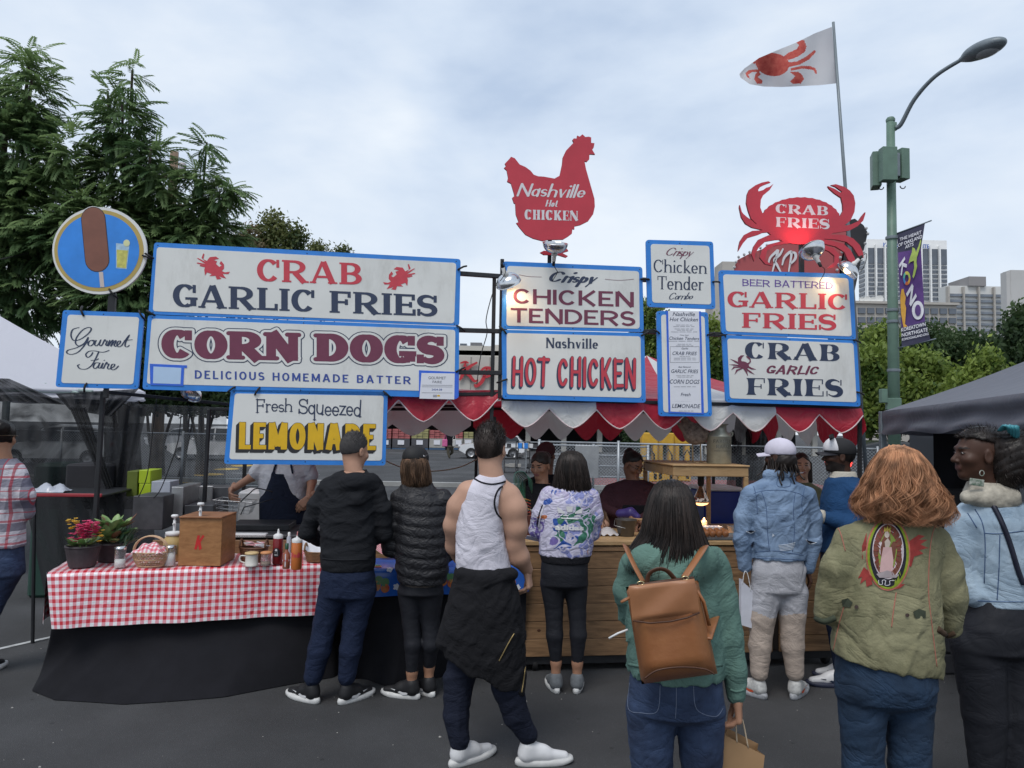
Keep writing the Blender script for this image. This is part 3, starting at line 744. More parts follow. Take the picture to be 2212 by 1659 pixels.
def shoe(par,heel,d,upper,sole,L_=.285,w=.052,lift=0.,tilt=0.,accent=None,hi=.075,sole_h=.03,tone=None,swoosh=None):
 d=Vector(d).normalized();s=Vector((-d.y,d.x,0)).normalized();u=Vector((0,0,1));
 d2=d*math.cos(tilt)-u*math.sin(tilt);u2=s.cross(d2)*-1 if s.cross(d2).z<0 else s.cross(d2)
 o=Vector(heel)+u*lift;g=lambda x,y,z:o+d2*(x*L_/.285)+s*y+u2*z
 M=np.array([d2[:],s[:],u2[:]]);rt=bpy.data.objects.new('shoe',None)
 v=Vol();v.cap(g(.045,0,sole_h+.030),g(.15,0,sole_h+.022),.040,.037,.03);v.cap(g(.16,0,sole_h+.02),g(.245,.004,sole_h+.008),.034,.027,.02,sq=(u2,.9));v.cap(g(.05,0,sole_h+.03),g(.055,0,sole_h+hi-.012),.041,.039,.02);v.cap(g(.055,0,sole_h+hi-.01),g(.13,0,sole_h+.045),.034,.030,.03)
 v.op(lambda X,Y,Z:((X-o.x)*u2.x+(Y-o.y)*u2.y+(Z-o.z)*u2.z)-(sole_h-.006),np.array(o[:])-.4,np.array(o[:])+.4,.002,True);fn=v.ops[-1][0]
 ob=mkv('shoe',v.mesh(.0055),upper,par)
 N=26;b=MB();ring=[]
 for i in range(N):
  t=2*math.pi*i/N;x=.142+.150*math.cos(t);wy=w*(.83+.17*math.cos(t-.3))*(1 if abs(math.cos(t))<.9 else 1);ring.append((x,wy*math.copysign(abs(math.sin(t))**.72,math.sin(t))))
 for(sc_,z)in((.94,.0),(1.0,.006),(1.02,sole_h*.5),(.98,sole_h)):
  for(x,y)in ring:b.v.append(g(.142+(x-.142)*sc_,y*sc_,z+(.008 if x<.03 and z>.01 else 0)+(.010*max(0,(x-.22)/.07)if True else 0)))
 for k in range(3):
  for i in range(N):j=(i+1)%N;b.face([k*N+i,k*N+j,(k+1)*N+j,(k+1)*N+i])
 b.face(list(range(N))[::-1]);b.face([3*N+i for i in range(N)]);b.build('sole',sole,ob,True)
 if accent is not None:
  for sg in(-1,1):
   b=MB();P=[(.05,.052),(.075,.034),(.105,.030),(.15,.044),(.20,.062-.01)];vs=[]
   for i,(x,z)in enumerate(P):
    th=(.002,.007,.009,.006,.001)[i];y=sg*(.0395-.0045*abs(x-.1)/.1)
    for q in(-th,th):vs.append(g(x,y+sg*.002,sole_h-.022+z+q))
   b.add(vs,[(2*i,2*i+1,2*i+3,2*i+2)for i in range(4)]);b.build('side_stripe',accent,ob,True)
 b=MB()
 for k in range(4):b.tube([g(.10+.022*k,-.018,sole_h+.052-.004*k),g(.10+.022*k,0,sole_h+.060-.005*k),g(.10+.022*k,.018,sole_h+.052-.004*k)],.0028,5)
 b.build('laces',tone or sole,ob,True);return ob
def person(label,px,Y,group=None):
 q=atY(px,1200,Y);return empty('person',Vector((q.x,Y,0)),label,'person',group)
def rows(Y,R_,dy=0.):
 out=[]
 for(py,xl,xr,ry,*e)in R_:
  a,b=atY(xl,py,Y),atY(xr,py,Y);out.append(((a.z+b.z)/2,(a.x+b.x)/2,Y+dy+(e[0]if e else 0),(b.x-a.x)/2,ry))
 return out
# painted signs of the stall
SGV=.20
def fm(v):return lambda x,y,off=0.:atV(x,y,v)-SV*off
def rr_poly(quad,rad,n=5):
 out=[];N=4
 for i in range(4):
  p=Vector(quad[i]);a=Vector(quad[(i-1)%4]);b=Vector(quad[(i+1)%4])
  da=(a-p).normalized()*rad;db=(b-p).normalized()*rad
  for k in range(n+1):
   t=k/n;q=(p+da)*(1-t)**2+p*2*t*(1-t)+(p+db)*t*t;out.append((q.x,q.y))
 return out
blue=mat('sign blue paint',(.028,.205,.62),.42,var=.10,vs=9,bump=.05,bs=30)
cream=mat('sign cream paint',(.66,.665,.64),.38,var=.05,vs=3,bump=.04,bs=14)
red=mat('letter red',(.52,.048,.07),.45,var=.08,vs=20)
navy=mat('letter navy',(.028,.042,.085),.45,var=.1,vs=20)
maroon=mat('letter maroon',(.155,.035,.07),.45,var=.08,vs=20)
blk=mat('letter black',(.02,.02,.024),.5,var=.1)
bluel=mat('letter blue',(.035,.07,.29),.45,var=.1)
violet=mat('letter violet',(.11,.05,.30),.45,var=.1)
yellow=mat('letter yellow',(.66,.40,.012),.45,var=.08,vs=12)
steel=mat('black painted steel',(.02,.021,.024),.5,metal=.2,var=.3)
rubber=mat('black rubber',(.012,.012,.013),.65)
tape=mat('blue masking tape',(.035,.13,.62),.6,var=.1,vs=30)
paper=mat('white paper',(.68,.69,.74),.8,var=.03,bump=.15,bs=12)
def wear(m,dark=(.27,.26,.23),scale=3.0,amt=.5):
 t,b,l=nodes(m);co=t.nodes.new('ShaderNodeTexCoord');n=t.nodes.new('ShaderNodeTexNoise');n.inputs['Scale'].default_value=scale;n.inputs['Detail'].default_value=9;n.inputs['Roughness'].default_value=.75
 mpn=t.nodes.new('ShaderNodeMapping');mpn.inputs['Scale'].default_value=(1,1,.35);l(co.outputs['Object'],mpn.inputs['Vector']);l(mpn.outputs[0],n.inputs['Vector'])
 r=t.nodes.new('ShaderNodeMapRange');r.inputs['From Min'].default_value=.52;r.inputs['From Max'].default_value=.8;r.inputs['To Max'].default_value=amt
 l(n.outputs['Fac'],r.inputs['Value']);mxn=t.nodes.new('ShaderNodeMixRGB');mxn.inputs['Color2'].default_value=dark+(1,)
 old=b.inputs['Base Color'].links[0].from_socket;l(old,mxn.inputs['Color1']);l(r.outputs[0],mxn.inputs['Fac']);l(mxn.outputs[0],b.inputs['Base Color'])
wear(cream);wear(blue,(.10,.22,.45),3,.4)
def board(name,label,outer,inner,v=SGV,cat='sign',rad=7):
 c=Vector((0,0,0))
 for q in outer:c+=atV(q[0],q[1],v)/4
 c2_=(sum(q[0]for q in outer)/4,sum(q[1]for q in outer)/4);base=(atV(*outer[2],v)+atV(*outer[3],v))/2
 rt=empty(name,base,label,cat)
 f=fm(v)
 plate([rr_poly(outer,rad)],f,.008,-.012,'border',blue,rt)
 if inner:
  plate([rr_poly(inner,rad)],f,.0105,.0085,'panel',cream,rt)
  for(sx,sy)in((.5,.5),(.5,0),(.5,1),(0,0),(1,0),(1,1),(0,1)):
   if(sx,sy)==(.5,.5):continue
   (a0,a1,a2,a3)=[Vector((q[0]*.5+w[0]*.5,q[1]*.5+w[1]*.5))for q,w in zip(outer,inner)];q=(a0*(1-sx)+a1*sx)*(1-sy)+(a3*(1-sx)+a2*sx)*sy;q=q*.985+Vector((c2_[0],c2_[1]))*.015
   b=MB();b.lathe(f(q.x,q.y,.008),[(.0045,0),(.004,.0015),(0,.002)],8,-SV);b.build('screw',steel,rt)
 return rt,f
def hooks(rt,pts,f,v=SGV):
 for(x,y,a)in pts:
  b=MB();p=f(x,y,.014);d=SU*math.cos(R(a))+Vector((0,0,1))*math.sin(R(a))
  b.tube([p-d*.03,p-d*.01-SV*.012,p+d*.02-SV*.012,p+d*.05+SV*.03],.0075,6);b.build('bungee_hook',rubber,rt,True)
Z2=lambda x,y:(86.4+x*.3646,414.8+y*.3646)
Z3=lambda x,y:(604.9+x*.323,483.9+y*.323)
Z4=lambda x,y:(1036.9+x*.4169,259.2+y*.4169)
Z5=lambda x,y:(414.8+x*.2709,795+y*.2709)
Z6=lambda x,y:(1365.3+x*.2813,483.9+y*.2813)
Z7=lambda x,y:(1382.5+x*.2344,345.6+y*.2344)
Z8=lambda x,y:(432+x*.2891,449.3+y*.2891)
SLAB=dict(th=.235,tn=.105,ser=.07,sh=.075,W=1.05)
L0=.0125
rt,f=board('gourmet_faire_sign','square cream sign with black script lettering Gourmet Faire below the round sign',[(137,670),(312,676.6),(299,840.6),(121,836)],[(148,680),(302,685.5),(289,830.5),(133.5,827.5)])
SCR=dict(th=.115,tn=.035,ser=0,W=.78,slant=.5,xh=.46,rnd_=True,track=-.02,stress=1.0)
def swash(pts,w,m,rt,f,lift=L0,name='flourish',lo=.35):
 P=Pen();c=catmull([Vector((q[0],q[1],0))for q in pts],8);N=len(c)
 tg=[(c[min(i+1,N-1)]-c[max(i-1,0)])for i in range(N)]
 P.path([(q.x,q.y)for q in c],w=[w*(lo+(1-lo)*(abs(t_.y)/(t_.length+1e-6))**1.5)for t_ in tg]);plate(P.P,f,lift,None,name,m,rt)
for nm,st in(('G',[(238,803),(200,815),(188,850),(205,880),(245,872),(290,840),(308,812),(290,803),(255,820),(222,862),(215,895),(235,912),(268,895),(290,862),(278,895),(235,945),(195,962),(165,955),(170,938),(215,925),(262,905),(290,890)]),('o',[(318,878),(298,884),(290,905),(305,912),(322,897),(324,880),(316,882),(330,888)]),('u',[(338,878),(328,902),(338,912),(352,900),(364,878),(356,902),(364,912),(374,904)]),('r',[(374,904),(388,876),(392,884),(402,884),(394,904),(402,912)]),('m',[(402,912),(418,880),(408,912),(432,880),(436,886),(424,914),(450,882),(454,888),(444,908),(452,916)]),('e',[(452,916),(476,898),(480,884),(468,886),(460,904),(470,918),(488,910)]),('t',[(488,910),(505,885),(532,850),(512,890),(508,912),(520,918),(534,908)]),('t_bar',[(500,882),(528,878),(552,876)]),('F',[(415,938),(375,950),(330,942),(296,944),(276,962),(286,980),(305,970),(318,950)]),('F_stem',[(352,948),(335,985),(312,1025),(280,1048),(244,1048),(228,1030),(240,1022)]),('F_bar',[(305,998),(335,996),(352,988)]),('a',[(352,1012),(332,1014),(320,1036),(332,1046),(350,1030),(358,1012),(350,1040),(362,1044)]),('i',[(362,1044),(378,1014),(370,1040),(380,1046)]),('i_dot',[(384,996),(386,1000)]),('r2',[(380,1046),(398,1010),(402,1020),(412,1020),(404,1042),(412,1050)]),('e2',[(412,1050),(440,1036),(446,1022),(432,1022),(424,1042),(434,1054),(452,1048),(470,1030)])):
 swash([Z2(*q)for q in st],3.4,navy,rt,f,name='lettering')
hooks(rt,[(306,679,-60),(186,838,80),(180,675,110)],f)
gold=mat('sign gold ring',(.42,.31,.09),.45,var=.1);rimw=mat('sign white edge',(.66,.66,.64),.45,var=.05)
oblue=mat('sign sky blue',(.03,.22,.66),.42,var=.16,vs=4);brownp=mat('painted corn dog',(.19,.075,.05),.5,var=.14,vs=6);pale=mat('painted stick',(.52,.45,.42),.5);lemo=mat('painted lemonade',(.52,.50,.12),.5,var=.25,vs=30);glassp=mat('painted glass',(.35,.50,.62),.5,var=.2,vs=20)
rt=empty('round_corn_dog_sign',atV(216,634,SGV),'round blue sign with gold ring picturing a corn dog and a lemonade glass','sign');f=fm(SGV)
def ell(cx,cy,rx,ry,n=48,a=0):return[(cx+rx*math.cos(2*math.pi*i/n)*math.cos(a)-ry*math.sin(2*math.pi*i/n)*math.sin(a),cy+rx*math.cos(2*math.pi*i/n)*math.sin(a)+ry*math.sin(2*math.pi*i/n)*math.cos(a))for i in range(n)]
def pill(x0,y0,x1,y1,r,n=10):
 d=Vector((x1-x0,y1-y0)).normalized();a0=math.atan2(d.y,d.x);o=[]
 for i in range(n+1):a=a0+math.pi/2+math.pi*i/n;o.append((x0+r*math.cos(a),y0+r*math.sin(a)))
 for i in range(n+1):a=a0-math.pi/2+math.pi*i/n;o.append((x1+r*math.cos(a),y1+r*math.sin(a)))
 return o
plate([ell(216,542,102,94),pill(202,474,206,540,28)],f,.008,-.012,'board',rimw,rt)
plate([ell(215,542,96.5,88)],f,.0095,None,'gold_ring',gold,rt)
plate([ell(214,542,88,80)],f,.0108,None,'blue_field',oblue,rt)
plate([pill(203,474,211.5,562,26.5)],f,.0118,None,'corn_dog_outline',blk,rt)
plate([pill(203,474,211.5,562,25)],f,.0128,None,'corn_dog',brownp,rt)
plate([[(215,588),(224,588),(227,621),(218,621)]],f,.0128,None,'stick',pale,rt)
plate([[(252,526),(281,529),(275,582),(252,580)]],f,.0115,None,'glass',glassp,rt)
plate([[(253.5,540),(278,542),(273.5,580),(254,578)]],f,.0125,None,'lemonade',lemo,rt)
plate([ell(275,526,7,7.5,20)],f,.0135,None,'lemon_slice',mat('painted lemon',(.6,.62,.35),.5),rt)
b=MB();b.box(f(241,655,-.02),(.04,.03,.16),ANG);b.build('bracket',steel,rt)
hooks(rt,[(318,556,-20),(243,632,-50)],f)
rt,f=board('crab_garlic_fries_sign','long cream sign with red CRAB over navy GARLIC FRIES and two small red crabs',[(334,524),(995,560),(992,704),(321.6,679)],[(340,534.5),(985.4,568.5),(981,699),(331,672.5)])
lettering('CRAB',(Z8(428,375),Z8(1210,410),Z8(1210,588),Z8(428,560)),'lettering',red,rt,f,L0,**{**SLAB,'W':1.12})
lettering('GARLIC FRIES',(Z2(790,540),Z3(1053,475),Z3(1053,630),Z2(790,690)),'lettering',navy,rt,f,L0,**{**SLAB,'track':.06})
CRABI=[(970,366),(977,370),(970,400),(992,410),(1008,388),(1045,384),(1063,397),(1030,405),(1052,412),(1045,428),(1058,440),(1066,445),(1078,438),(1066,425),(1075,410),(1092,430),(1093,455),(1080,470),(1098,478),(1128,474),(1118,488),(1085,486),(1098,505),(1106,514),(1080,508),(1062,500),(1078,516),(1050,520),(1042,498),(1005,500),(1020,488),(992,478),(980,497),(976,462),(980,448),(948,440),(952,433),(978,438),(929,424),(937,419),(982,428),(932,394),(940,393),(984,416),(960,392)]
plate([[Z2(*q)for q in CRABI]],f,L0,None,'crab_emblem',red,rt)
plate([[(862+(Z2(*q)[0]-462)*-1*.97,Z2(*q)[1]+22.5)for q in CRABI][::-1]],f,L0,None,'crab_emblem',red,rt)
hooks(rt,[(323,553,-30),(326,676,-30),(996,580,30)],f)
rt,f=board('corn_dogs_sign','long cream sign with big maroon CORN DOGS lettering and blue line DELICIOUS HOMEMADE BATTER',[(320.5,680.5),(991.7,705.5),(991,860),(308.5,841)],[(329,688.5),(983.5,713),(981.5,846),(318,829)])
q=(Z2(722,798),Z3(1100,735),Z3(1100,958),Z2(722,1003));FAT=dict(th=.36,tn=.19,ser=.02,sh=.15,W=1.12,rnd_=True,track=.035)
lettering('CORN DOGS',q,'letter_outline',navy,rt,f,L0-.0006,outline=.108,**FAT)
lettering('CORN DOGS',q,'letter_halo',cream,rt,f,L0,outline=.076,**FAT)
lettering('CORN DOGS',q,'lettering',maroon,rt,f,L0+.0008,**FAT)
lettering('DELICIOUS HOMEMADE BATTER',(Z2(920,1055),Z3(875,1019),Z3(875,1074),Z2(920,1108)),'lettering',bluel,rt,f,L0,th=.18,tn=.15,ser=0,W=.85,track=.26,stress=1.)
hooks(rt,[(992,800,30),(993,708,-30),(556,846,60)],f)
def notice(label,outer,pap,lines,pm=None,cat='notice'):
 r=empty('taped_notice',f((pap[2][0]+pap[3][0])/2,pap[2][1],.012),label,cat)
 plate([outer],f,.0135,.0125,'tape',tape,r);plate([pap],f,.0145,.0136,'paper_sheet',pm or paper,r)
 for(t,qd,m,bo)in lines:plain_text(t,qd,'lettering',m,r,f,.0155,bold=bo)
 return r
gy=mat('print grey',(.12,.12,.14),.7);gl=mat('print light grey',(.33,.34,.37),.7)
notice('small pale sheet framed in blue tape at the left end of the CORN DOGS sign',[(325,786),(405,789.5),(405,795),(399,795),(397,834),(326,832)],[(333,792),(393,795),(391,830),(332,828)],[],mat('pale blue paper',(.42,.56,.74),.8,var=.05))
r=notice('white sheet reading GOURMET FAIRE 2434-38 taped at the right end of the CORN DOGS sign',[(905,800),(991,804),(990,858),(985,862),(905,856)],[(910.5,806),(982,807),(981,863),(906,861)],[('GOURMET',(Z3(992,1020),Z3(1109,1022),Z3(1108,1040),Z3(992,1038)),gy,0),('FAIRE',(Z3(1020,1048),Z3(1082,1050),Z3(1081,1066),Z3(1020,1064)),gy,0),('2434-38',(Z3(1014,1101),Z3(1083,1102),Z3(1083,1115),Z3(1014,1114)),bluel,.01)])
for yy in(1077,1088,1128):plate([[Z3(948,yy),Z3(1153,yy+1.5),Z3(1153,yy+3.5),Z3(948,yy+2)]],f,.0155,None,'ruled_line',gy,r)
plate([ell(*Z3(1060,1149),3.5,2,12)],f,.0155,None,'logo',yellow,r)
for yy in(1143,1149,1155):plate([[Z3(1023,yy),Z3(1049,yy),Z3(1049,yy+3),Z3(1023,yy+3)]],f,.0153,None,'small_print',gy,r)
rt,f=board('lemonade_sign','cream sign with yellow block LEMONADE under playful Fresh Squeezed lettering',[(499.5,842),(838,846),(832.6,1005.5),(484.4,1002)],[(508,850),(829,855),(825,995),(496,992)])
lettering('Fresh',(Z5(510,236),Z5(806,240),Z5(806,352),Z5(510,362)),'lettering',navy,rt,f,L0,jitter=.05,th=.1,tn=.085,ser=.05,sh=.05,W=.95,rnd_=True,track=.03,xh=.62)
lettering('Squeezed',(Z5(852,236),Z5(1355,262),Z5(1353,392),Z5(850,362)),'lettering',navy,rt,f,L0,jitter=.05,ybox=(0,1.03),th=.1,tn=.085,ser=.05,sh=.05,W=.95,rnd_=True,track=.03,xh=.62)
q=(Z5(382,424),Z5(1472,440),Z5(1466,662),Z5(376,655));BLK=dict(th=.225,tn=.16,ser=0,W=.68,track=.085,stress=1.)
lettering('LEMONADE',q,'letter_shadow',blk,rt,f,L0,shadow=(-6.5,6.5,5),outline=.016,**BLK)
lettering('LEMONADE',q,'lettering',yellow,rt,f,L0+.001,**BLK)
hooks(rt,[(500,842,40),(835,851,-40)],f)
rt,f=board('chicken_tenders_sign','cream sign reading Crispy CHICKEN TENDERS in maroon capitals under the rooster',[(1086,564.8),(1387,577),(1390,717.5),(1083.6,710.5)],[(1095.3,574.8),(1379.6,586.5),(1381,710.5),(1093.6,704)])
SC2=dict(th=.17,tn=.075,ser=0,W=.85,slant=.32,xh=.55,rnd_=True,track=-.0,stress=1.)
lettering('Crispy',(Z4(358,785),Z4(612,795),Z4(606,848),Z4(356,838)),'lettering',navy,rt,f,L0,ybox=(0,1),**SC2)
SANS=dict(th=.19,tn=.15,ser=0,W=1.0,track=.10,stress=1.)
lettering('CHICKEN',(Z4(170,870),Z4(795,888),Z4(795,976),Z4(170,957)),'lettering',maroon,rt,f,L0,**{**SANS,'W':1.12})
lettering('TENDERS',(Z4(158,970),Z4(803,988),Z4(803,1074),Z4(158,1054)),'lettering',maroon,rt,f,L0,**{**SANS,'W':1.12})
swash([Z4(200,803),Z4(250,812),Z4(318,815)],2.2,maroon,rt,f);swash([Z4(645,826),Z4(720,832),Z4(795,826)],2.2,maroon,rt,f)
hooks(rt,[(1390,604,0),(1088,715,130)],f)
rt,f=board('nashville_hot_chicken_sign','cream sign with red shadowed HOT CHICKEN under navy Nashville lettering',[(1083.6,712.5),(1391,719.5),(1394.6,870),(1085.7,861.6)],[(1094,719.5),(1383,727),(1384.6,859.5),(1094.4,852)])
lettering('Nashville',(Z4(340,1126),Z4(610,1135),Z4(610,1188),Z4(340,1184)),'lettering',navy,rt,f,L0,th=.16,tn=.08,ser=.035,sh=.05,W=.8,xh=.66,track=.06)
q=(Z4(170,1220),Z4(806,1232),Z4(806,1398),Z4(166,1382));HC=dict(th=.13,tn=.11,ser=0,W=.62,rnd_=True,track=.12,jitter=.02)
lettering('HOT CHICKEN',q,'letter_shadow',navy,rt,f,L0,shadow=(-2.5,4,3),outline=.018,**HC)
lettering('HOT CHICKEN',q,'lettering',red,rt,f,L0+.001,**HC)
hooks(rt,[(1087,822,200),(1391,722,30)],f)
ROO=[(160,192),(180,200),(205,232),(235,245),(262,265),(278,285),(300,293),(330,295),(385,305),(412,290),(425,230),(428,195),(445,160),(485,118),(478,105),(485,97),(500,98),(503,82),(515,88),(530,76),(545,90),(562,88),(575,92),(575,120),(592,122),(588,145),(580,155),(595,180),(572,178),(566,180),(565,205),(552,218),(540,213),(548,255),(575,350),(592,410),(594,450),(585,490),(560,525),(520,545),(488,552),(488,568),(478,565),(475,590),(455,605),(430,620),(350,622),(325,628),(275,615),(235,595),(205,560),(187,535),(200,530),(185,490),(182,435),(175,432),(166,405),(178,395),(175,380),(160,330),(140,320),(145,300),(138,262),(124,250),(135,240),(128,228),(150,205)]
FT=[(310,688),(330,678),(380,685),(450,668),(457,680),(425,690),(455,706),(445,714),(400,700),(330,700)]
signred=mat('cut out sign red paint',(.47,.035,.055),.4,var=.08,vs=5,bump=.05,bs=20);edgew=mat('plywood edge',(.22,.035,.04),.7)
signw=mat('white vinyl lettering',(.62,.61,.63),.5,var=.03)
rt=empty('rooster_sign',f(*Z4(365,740),0),'red cut-out rooster sign lettered Nashville Hot CHICKEN above the middle boards','sign')
plate([[Z4(*q)for q in ROO]],f,.008,-.012,'rooster_board',signred,rt,edgew);plate([[Z4(*q)for q in FT]],f,.008,-.012,'feet_board',signred,rt,edgew)
lettering('Nashville',(Z4(190,325),Z4(545,336),Z4(545,408),Z4(188,398)),'lettering',signw,rt,f,.0095,th=.145,tn=.06,ser=0,W=.95,slant=.25,xh=.6,rnd_=True,track=.06,stress=1.)
lettering('Hot',(Z4(337,415),Z4(403,418),Z4(402,452),Z4(336,450)),'lettering',signw,rt,f,.0095,th=.18,tn=.07,ser=.03,sh=.06,W=.8,slant=.2,xh=.6,track=.04)
TUS=dict(th=.26,tn=.05,ser=.05,sh=.05,W=1.0,flare=.16,track=.07,stress=1.6)
lettering('CHICKEN',(Z4(230,462),Z4(508,470),Z4(508,527),Z4(230,520)),'lettering',signw,rt,f,.0095,**{**TUS,'W':.85})
b=MB();b.box(f(*Z4(364,690),-.03),(.03,.02,.42),ANG);b.build('post',steel,rt)
rt,f=board('chicken_tender_combo_sign','upright cream sign reading Crispy Chicken Tender Combo between the middle and right boards',[Z6(105,122),Z6(620,137),Z6(638,655),Z6(117,637)],[Z6(140,155),Z6(590,170),Z6(605,620),Z6(152,605)])
lettering('Crispy',(Z6(262,183),Z6(474,190),Z6(470,250),Z6(258,242)),'lettering',maroon,rt,f,L0,ybox=(0,1),**{**SC2,'th':.1,'tn':.045,'slant':.4})
ROM=dict(th=.115,tn=.05,ser=.05,sh=.035,W=.86,xh=.64,track=.045)
lettering('Chicken',(Z6(162,270),Z6(572,285),Z6(572,388),Z6(162,374)),'lettering',navy,rt,f,L0,**ROM)
lettering('Tender',(Z6(192,396),Z6(547,408),Z6(547,512),Z6(192,502)),'lettering',navy,rt,f,L0,**ROM)
lettering('Combo',(Z6(282,524),Z6(467,528),Z6(465,580),Z6(280,584)),'lettering',navy,rt,f,L0,**{**SC2,'th':.11,'tn':.05,'slant':.4})
hooks(rt,[(1393,604,0),(1545,610,0)],f)
rt,f=board('menu_board','narrow blue framed menu board with taped paper price list under the combo sign',[Z6(187,668),Z6(580,678),Z6(612,1478),Z6(203,1475)],[Z6(220,697),Z6(553,710),Z6(580,1450),Z6(237,1445)])
plate([[Z6(257,668),Z6(524,672),Z6(548,1462),Z6(276,1452)]],f,.012,.011,'tape',tape,rt)
plate([[Z6(273,668),Z6(509,672),Z6(528,1450),Z6(291,1440)]],f,.0132,.0122,'paper_sheet',paper,rt)
ITS=dict(m=navy,rt=rt)
for(t,x0,x1,y0,y1,d,sl)in[('Nashville',307,478,678,708,2,1),('Hot Chicken',284,502,718,748,2,1),('Deep fried',362,432,850,860,1,1),('Chicken Tenders',281,510,865,890,4,1),('Garlic',376,427,950,964,1,1),('CRAB FRIES',306,493,980,1007,2,0),('Beer Battered',352,446,1092,1104,1,1),('GARLIC FRIES',296,504,1116,1144,3,0),('CORN DOGS',286,514,1194,1226,3,0),('Fresh',369,444,1297,1322,1,1),('SQUEEZED',318,497,1334,1362,2,0),('LEMONADE',302,520,1381,1412,3,0)]:
 plain_text(t,(Z6(x0,y0),Z6(x1,y0+d),Z6(x1,y1+d),Z6(x0,y1)),'lettering',navy,rt,f,.0142,bold=.004,shear=.25)
for(a,c,yy)in[(333,458,775),(313,474,787),(322,466,805),(340,455,815),(296,495,828),(278,510,899),(345,450,922),(333,465,934),(360,440,1017),(318,484,1029),(316,486,1042),(333,467,1163),(345,455,1174),(315,485,1248),(355,466,1434)]:
 for(p0,p1)in((0,.28),(.32,.55),(.6,.78),(.84,1)):plate([[Z6(a+(c-a)*p0,yy),Z6(a+(c-a)*p1,yy),Z6(a+(c-a)*p1,yy+4),Z6(a+(c-a)*p0,yy+4)]],f,.0142,None,'small_print',gl,rt)
for(a,bb,c,d)in[(288,942,512,944),(288,1063,512,1065),(288,942,290,1065),(510,942,512,1065)]:plate([[Z6(a,bb),Z6(c,bb),Z6(c,d),Z6(a,d)]],f,.0142,None,'printed_frame',gy,rt)
hooks(rt,[(1416,716,-30),(1533,722,20)],f)
rt,f=board('beer_battered_fries_sign','cream sign with violet BEER BATTERED over bold red GARLIC FRIES',[(1552.4,583.8),(1841,592),(1848,734),(1558.6,721.5)],[(1560.8,593),(1831,601.5),(1838.7,727),(1567.3,716)])
lettering('BEER BATTERED',(Z6(843,420),Z6(1535,446),Z6(1535,505),Z6(843,480)),'lettering',violet,rt,f,L0,th=.13,tn=.11,ser=0,W=.95,rnd_=True,track=.12,jitter=.03)
WS=dict(th=.27,tn=.10,ser=.08,sh=.075,W=1.3,track=.09)
lettering('GARLIC',(Z6(728,512),Z6(1645,535),Z6(1645,670),Z6(728,650)),'lettering',red,rt,f,L0,**WS)
lettering('FRIES',(Z6(840,680),Z6(1563,694),Z6(1563,829),Z6(840,807)),'lettering',red,rt,f,L0,**WS)
rt,f=board('crab_garlic_sign','cream sign with black display CRAB FRIES around small maroon GARLIC and a crab emblem',[(1559.4,723.5),(1849.7,736),(1858,878.3),(1567.3,868.7)],[(1569.8,731.5),(1842,741.5),(1849,869),(1575.7,860.5)])
TU2=dict(th=.34,tn=.05,ser=.07,sh=.05,W=1.25,flare=.2,track=.08,stress=1.6)
lettering('CRAB',(Z6(862,900),Z6(1588,920),Z6(1588,1070),Z6(862,1045)),'lettering',navy,rt,f,L0,**TU2)
lettering('GARLIC',(Z6(1030,1080),Z6(1432,1090),Z6(1428,1162),Z6(1026,1153)),'lettering',maroon,rt,f,L0,th=.22,tn=.16,ser=0,W=.95,rnd_=True,slant=.25,track=.1)
lettering('FRIES',(Z6(872,1178),Z6(1615,1192),Z6(1615,1342),Z6(872,1325)),'lettering',navy,rt,f,L0,**TU2)
plate([ell(*Z6(852,1085),12,8,20,.3)]+[[Z6(x,y)for x,y in p]for p in([(745,1035),(800,1055),(830,1072),(822,1082),(790,1065)],[(738,1080),(780,1078),(825,1085),(820,1095),(780,1088)],[(755,1125),(775,1095),(825,1095),(825,1105),(785,1105)],[(782,1158),(795,1120),(835,1105),(840,1115),(808,1128)],[(880,1085),(915,1105),(950,1118),(912,1118),(875,1098)],[(870,1105),(905,1130),(938,1158),(900,1142),(862,1115)],[(860,1110),(880,1135),(885,1170),(868,1140),(852,1118)],[(835,1070),(808,1060),(808,1030),(830,1010),(858,1008),(840,1025),(832,1045),(842,1065)],[(868,1075),(895,1062),(898,1045),(880,1030),(868,1015),(885,1018),(905,1035),(908,1060),(890,1082)])],f,L0+.0008,None,'crab_emblem',maroon,rt)
hooks(rt,[(1558,725,0),(1850,738,160),(1857,850,160)],f)
CB=[[(1165+260*math.cos(a)*(1 if math.cos(a)>0 else 1)+310,560+0)for a in()]]
body=[]
for i in range(64):
 a=2*math.pi*i/64;r_=1+(.022 if(math.sin(a)<-.1 and i%2)else 0)
 body.append((1478+362*math.cos(a)*r_*(1-.08*max(0,math.sin(a))),560+(212 if math.sin(a)<0 else 218)*math.sin(a)*r_))
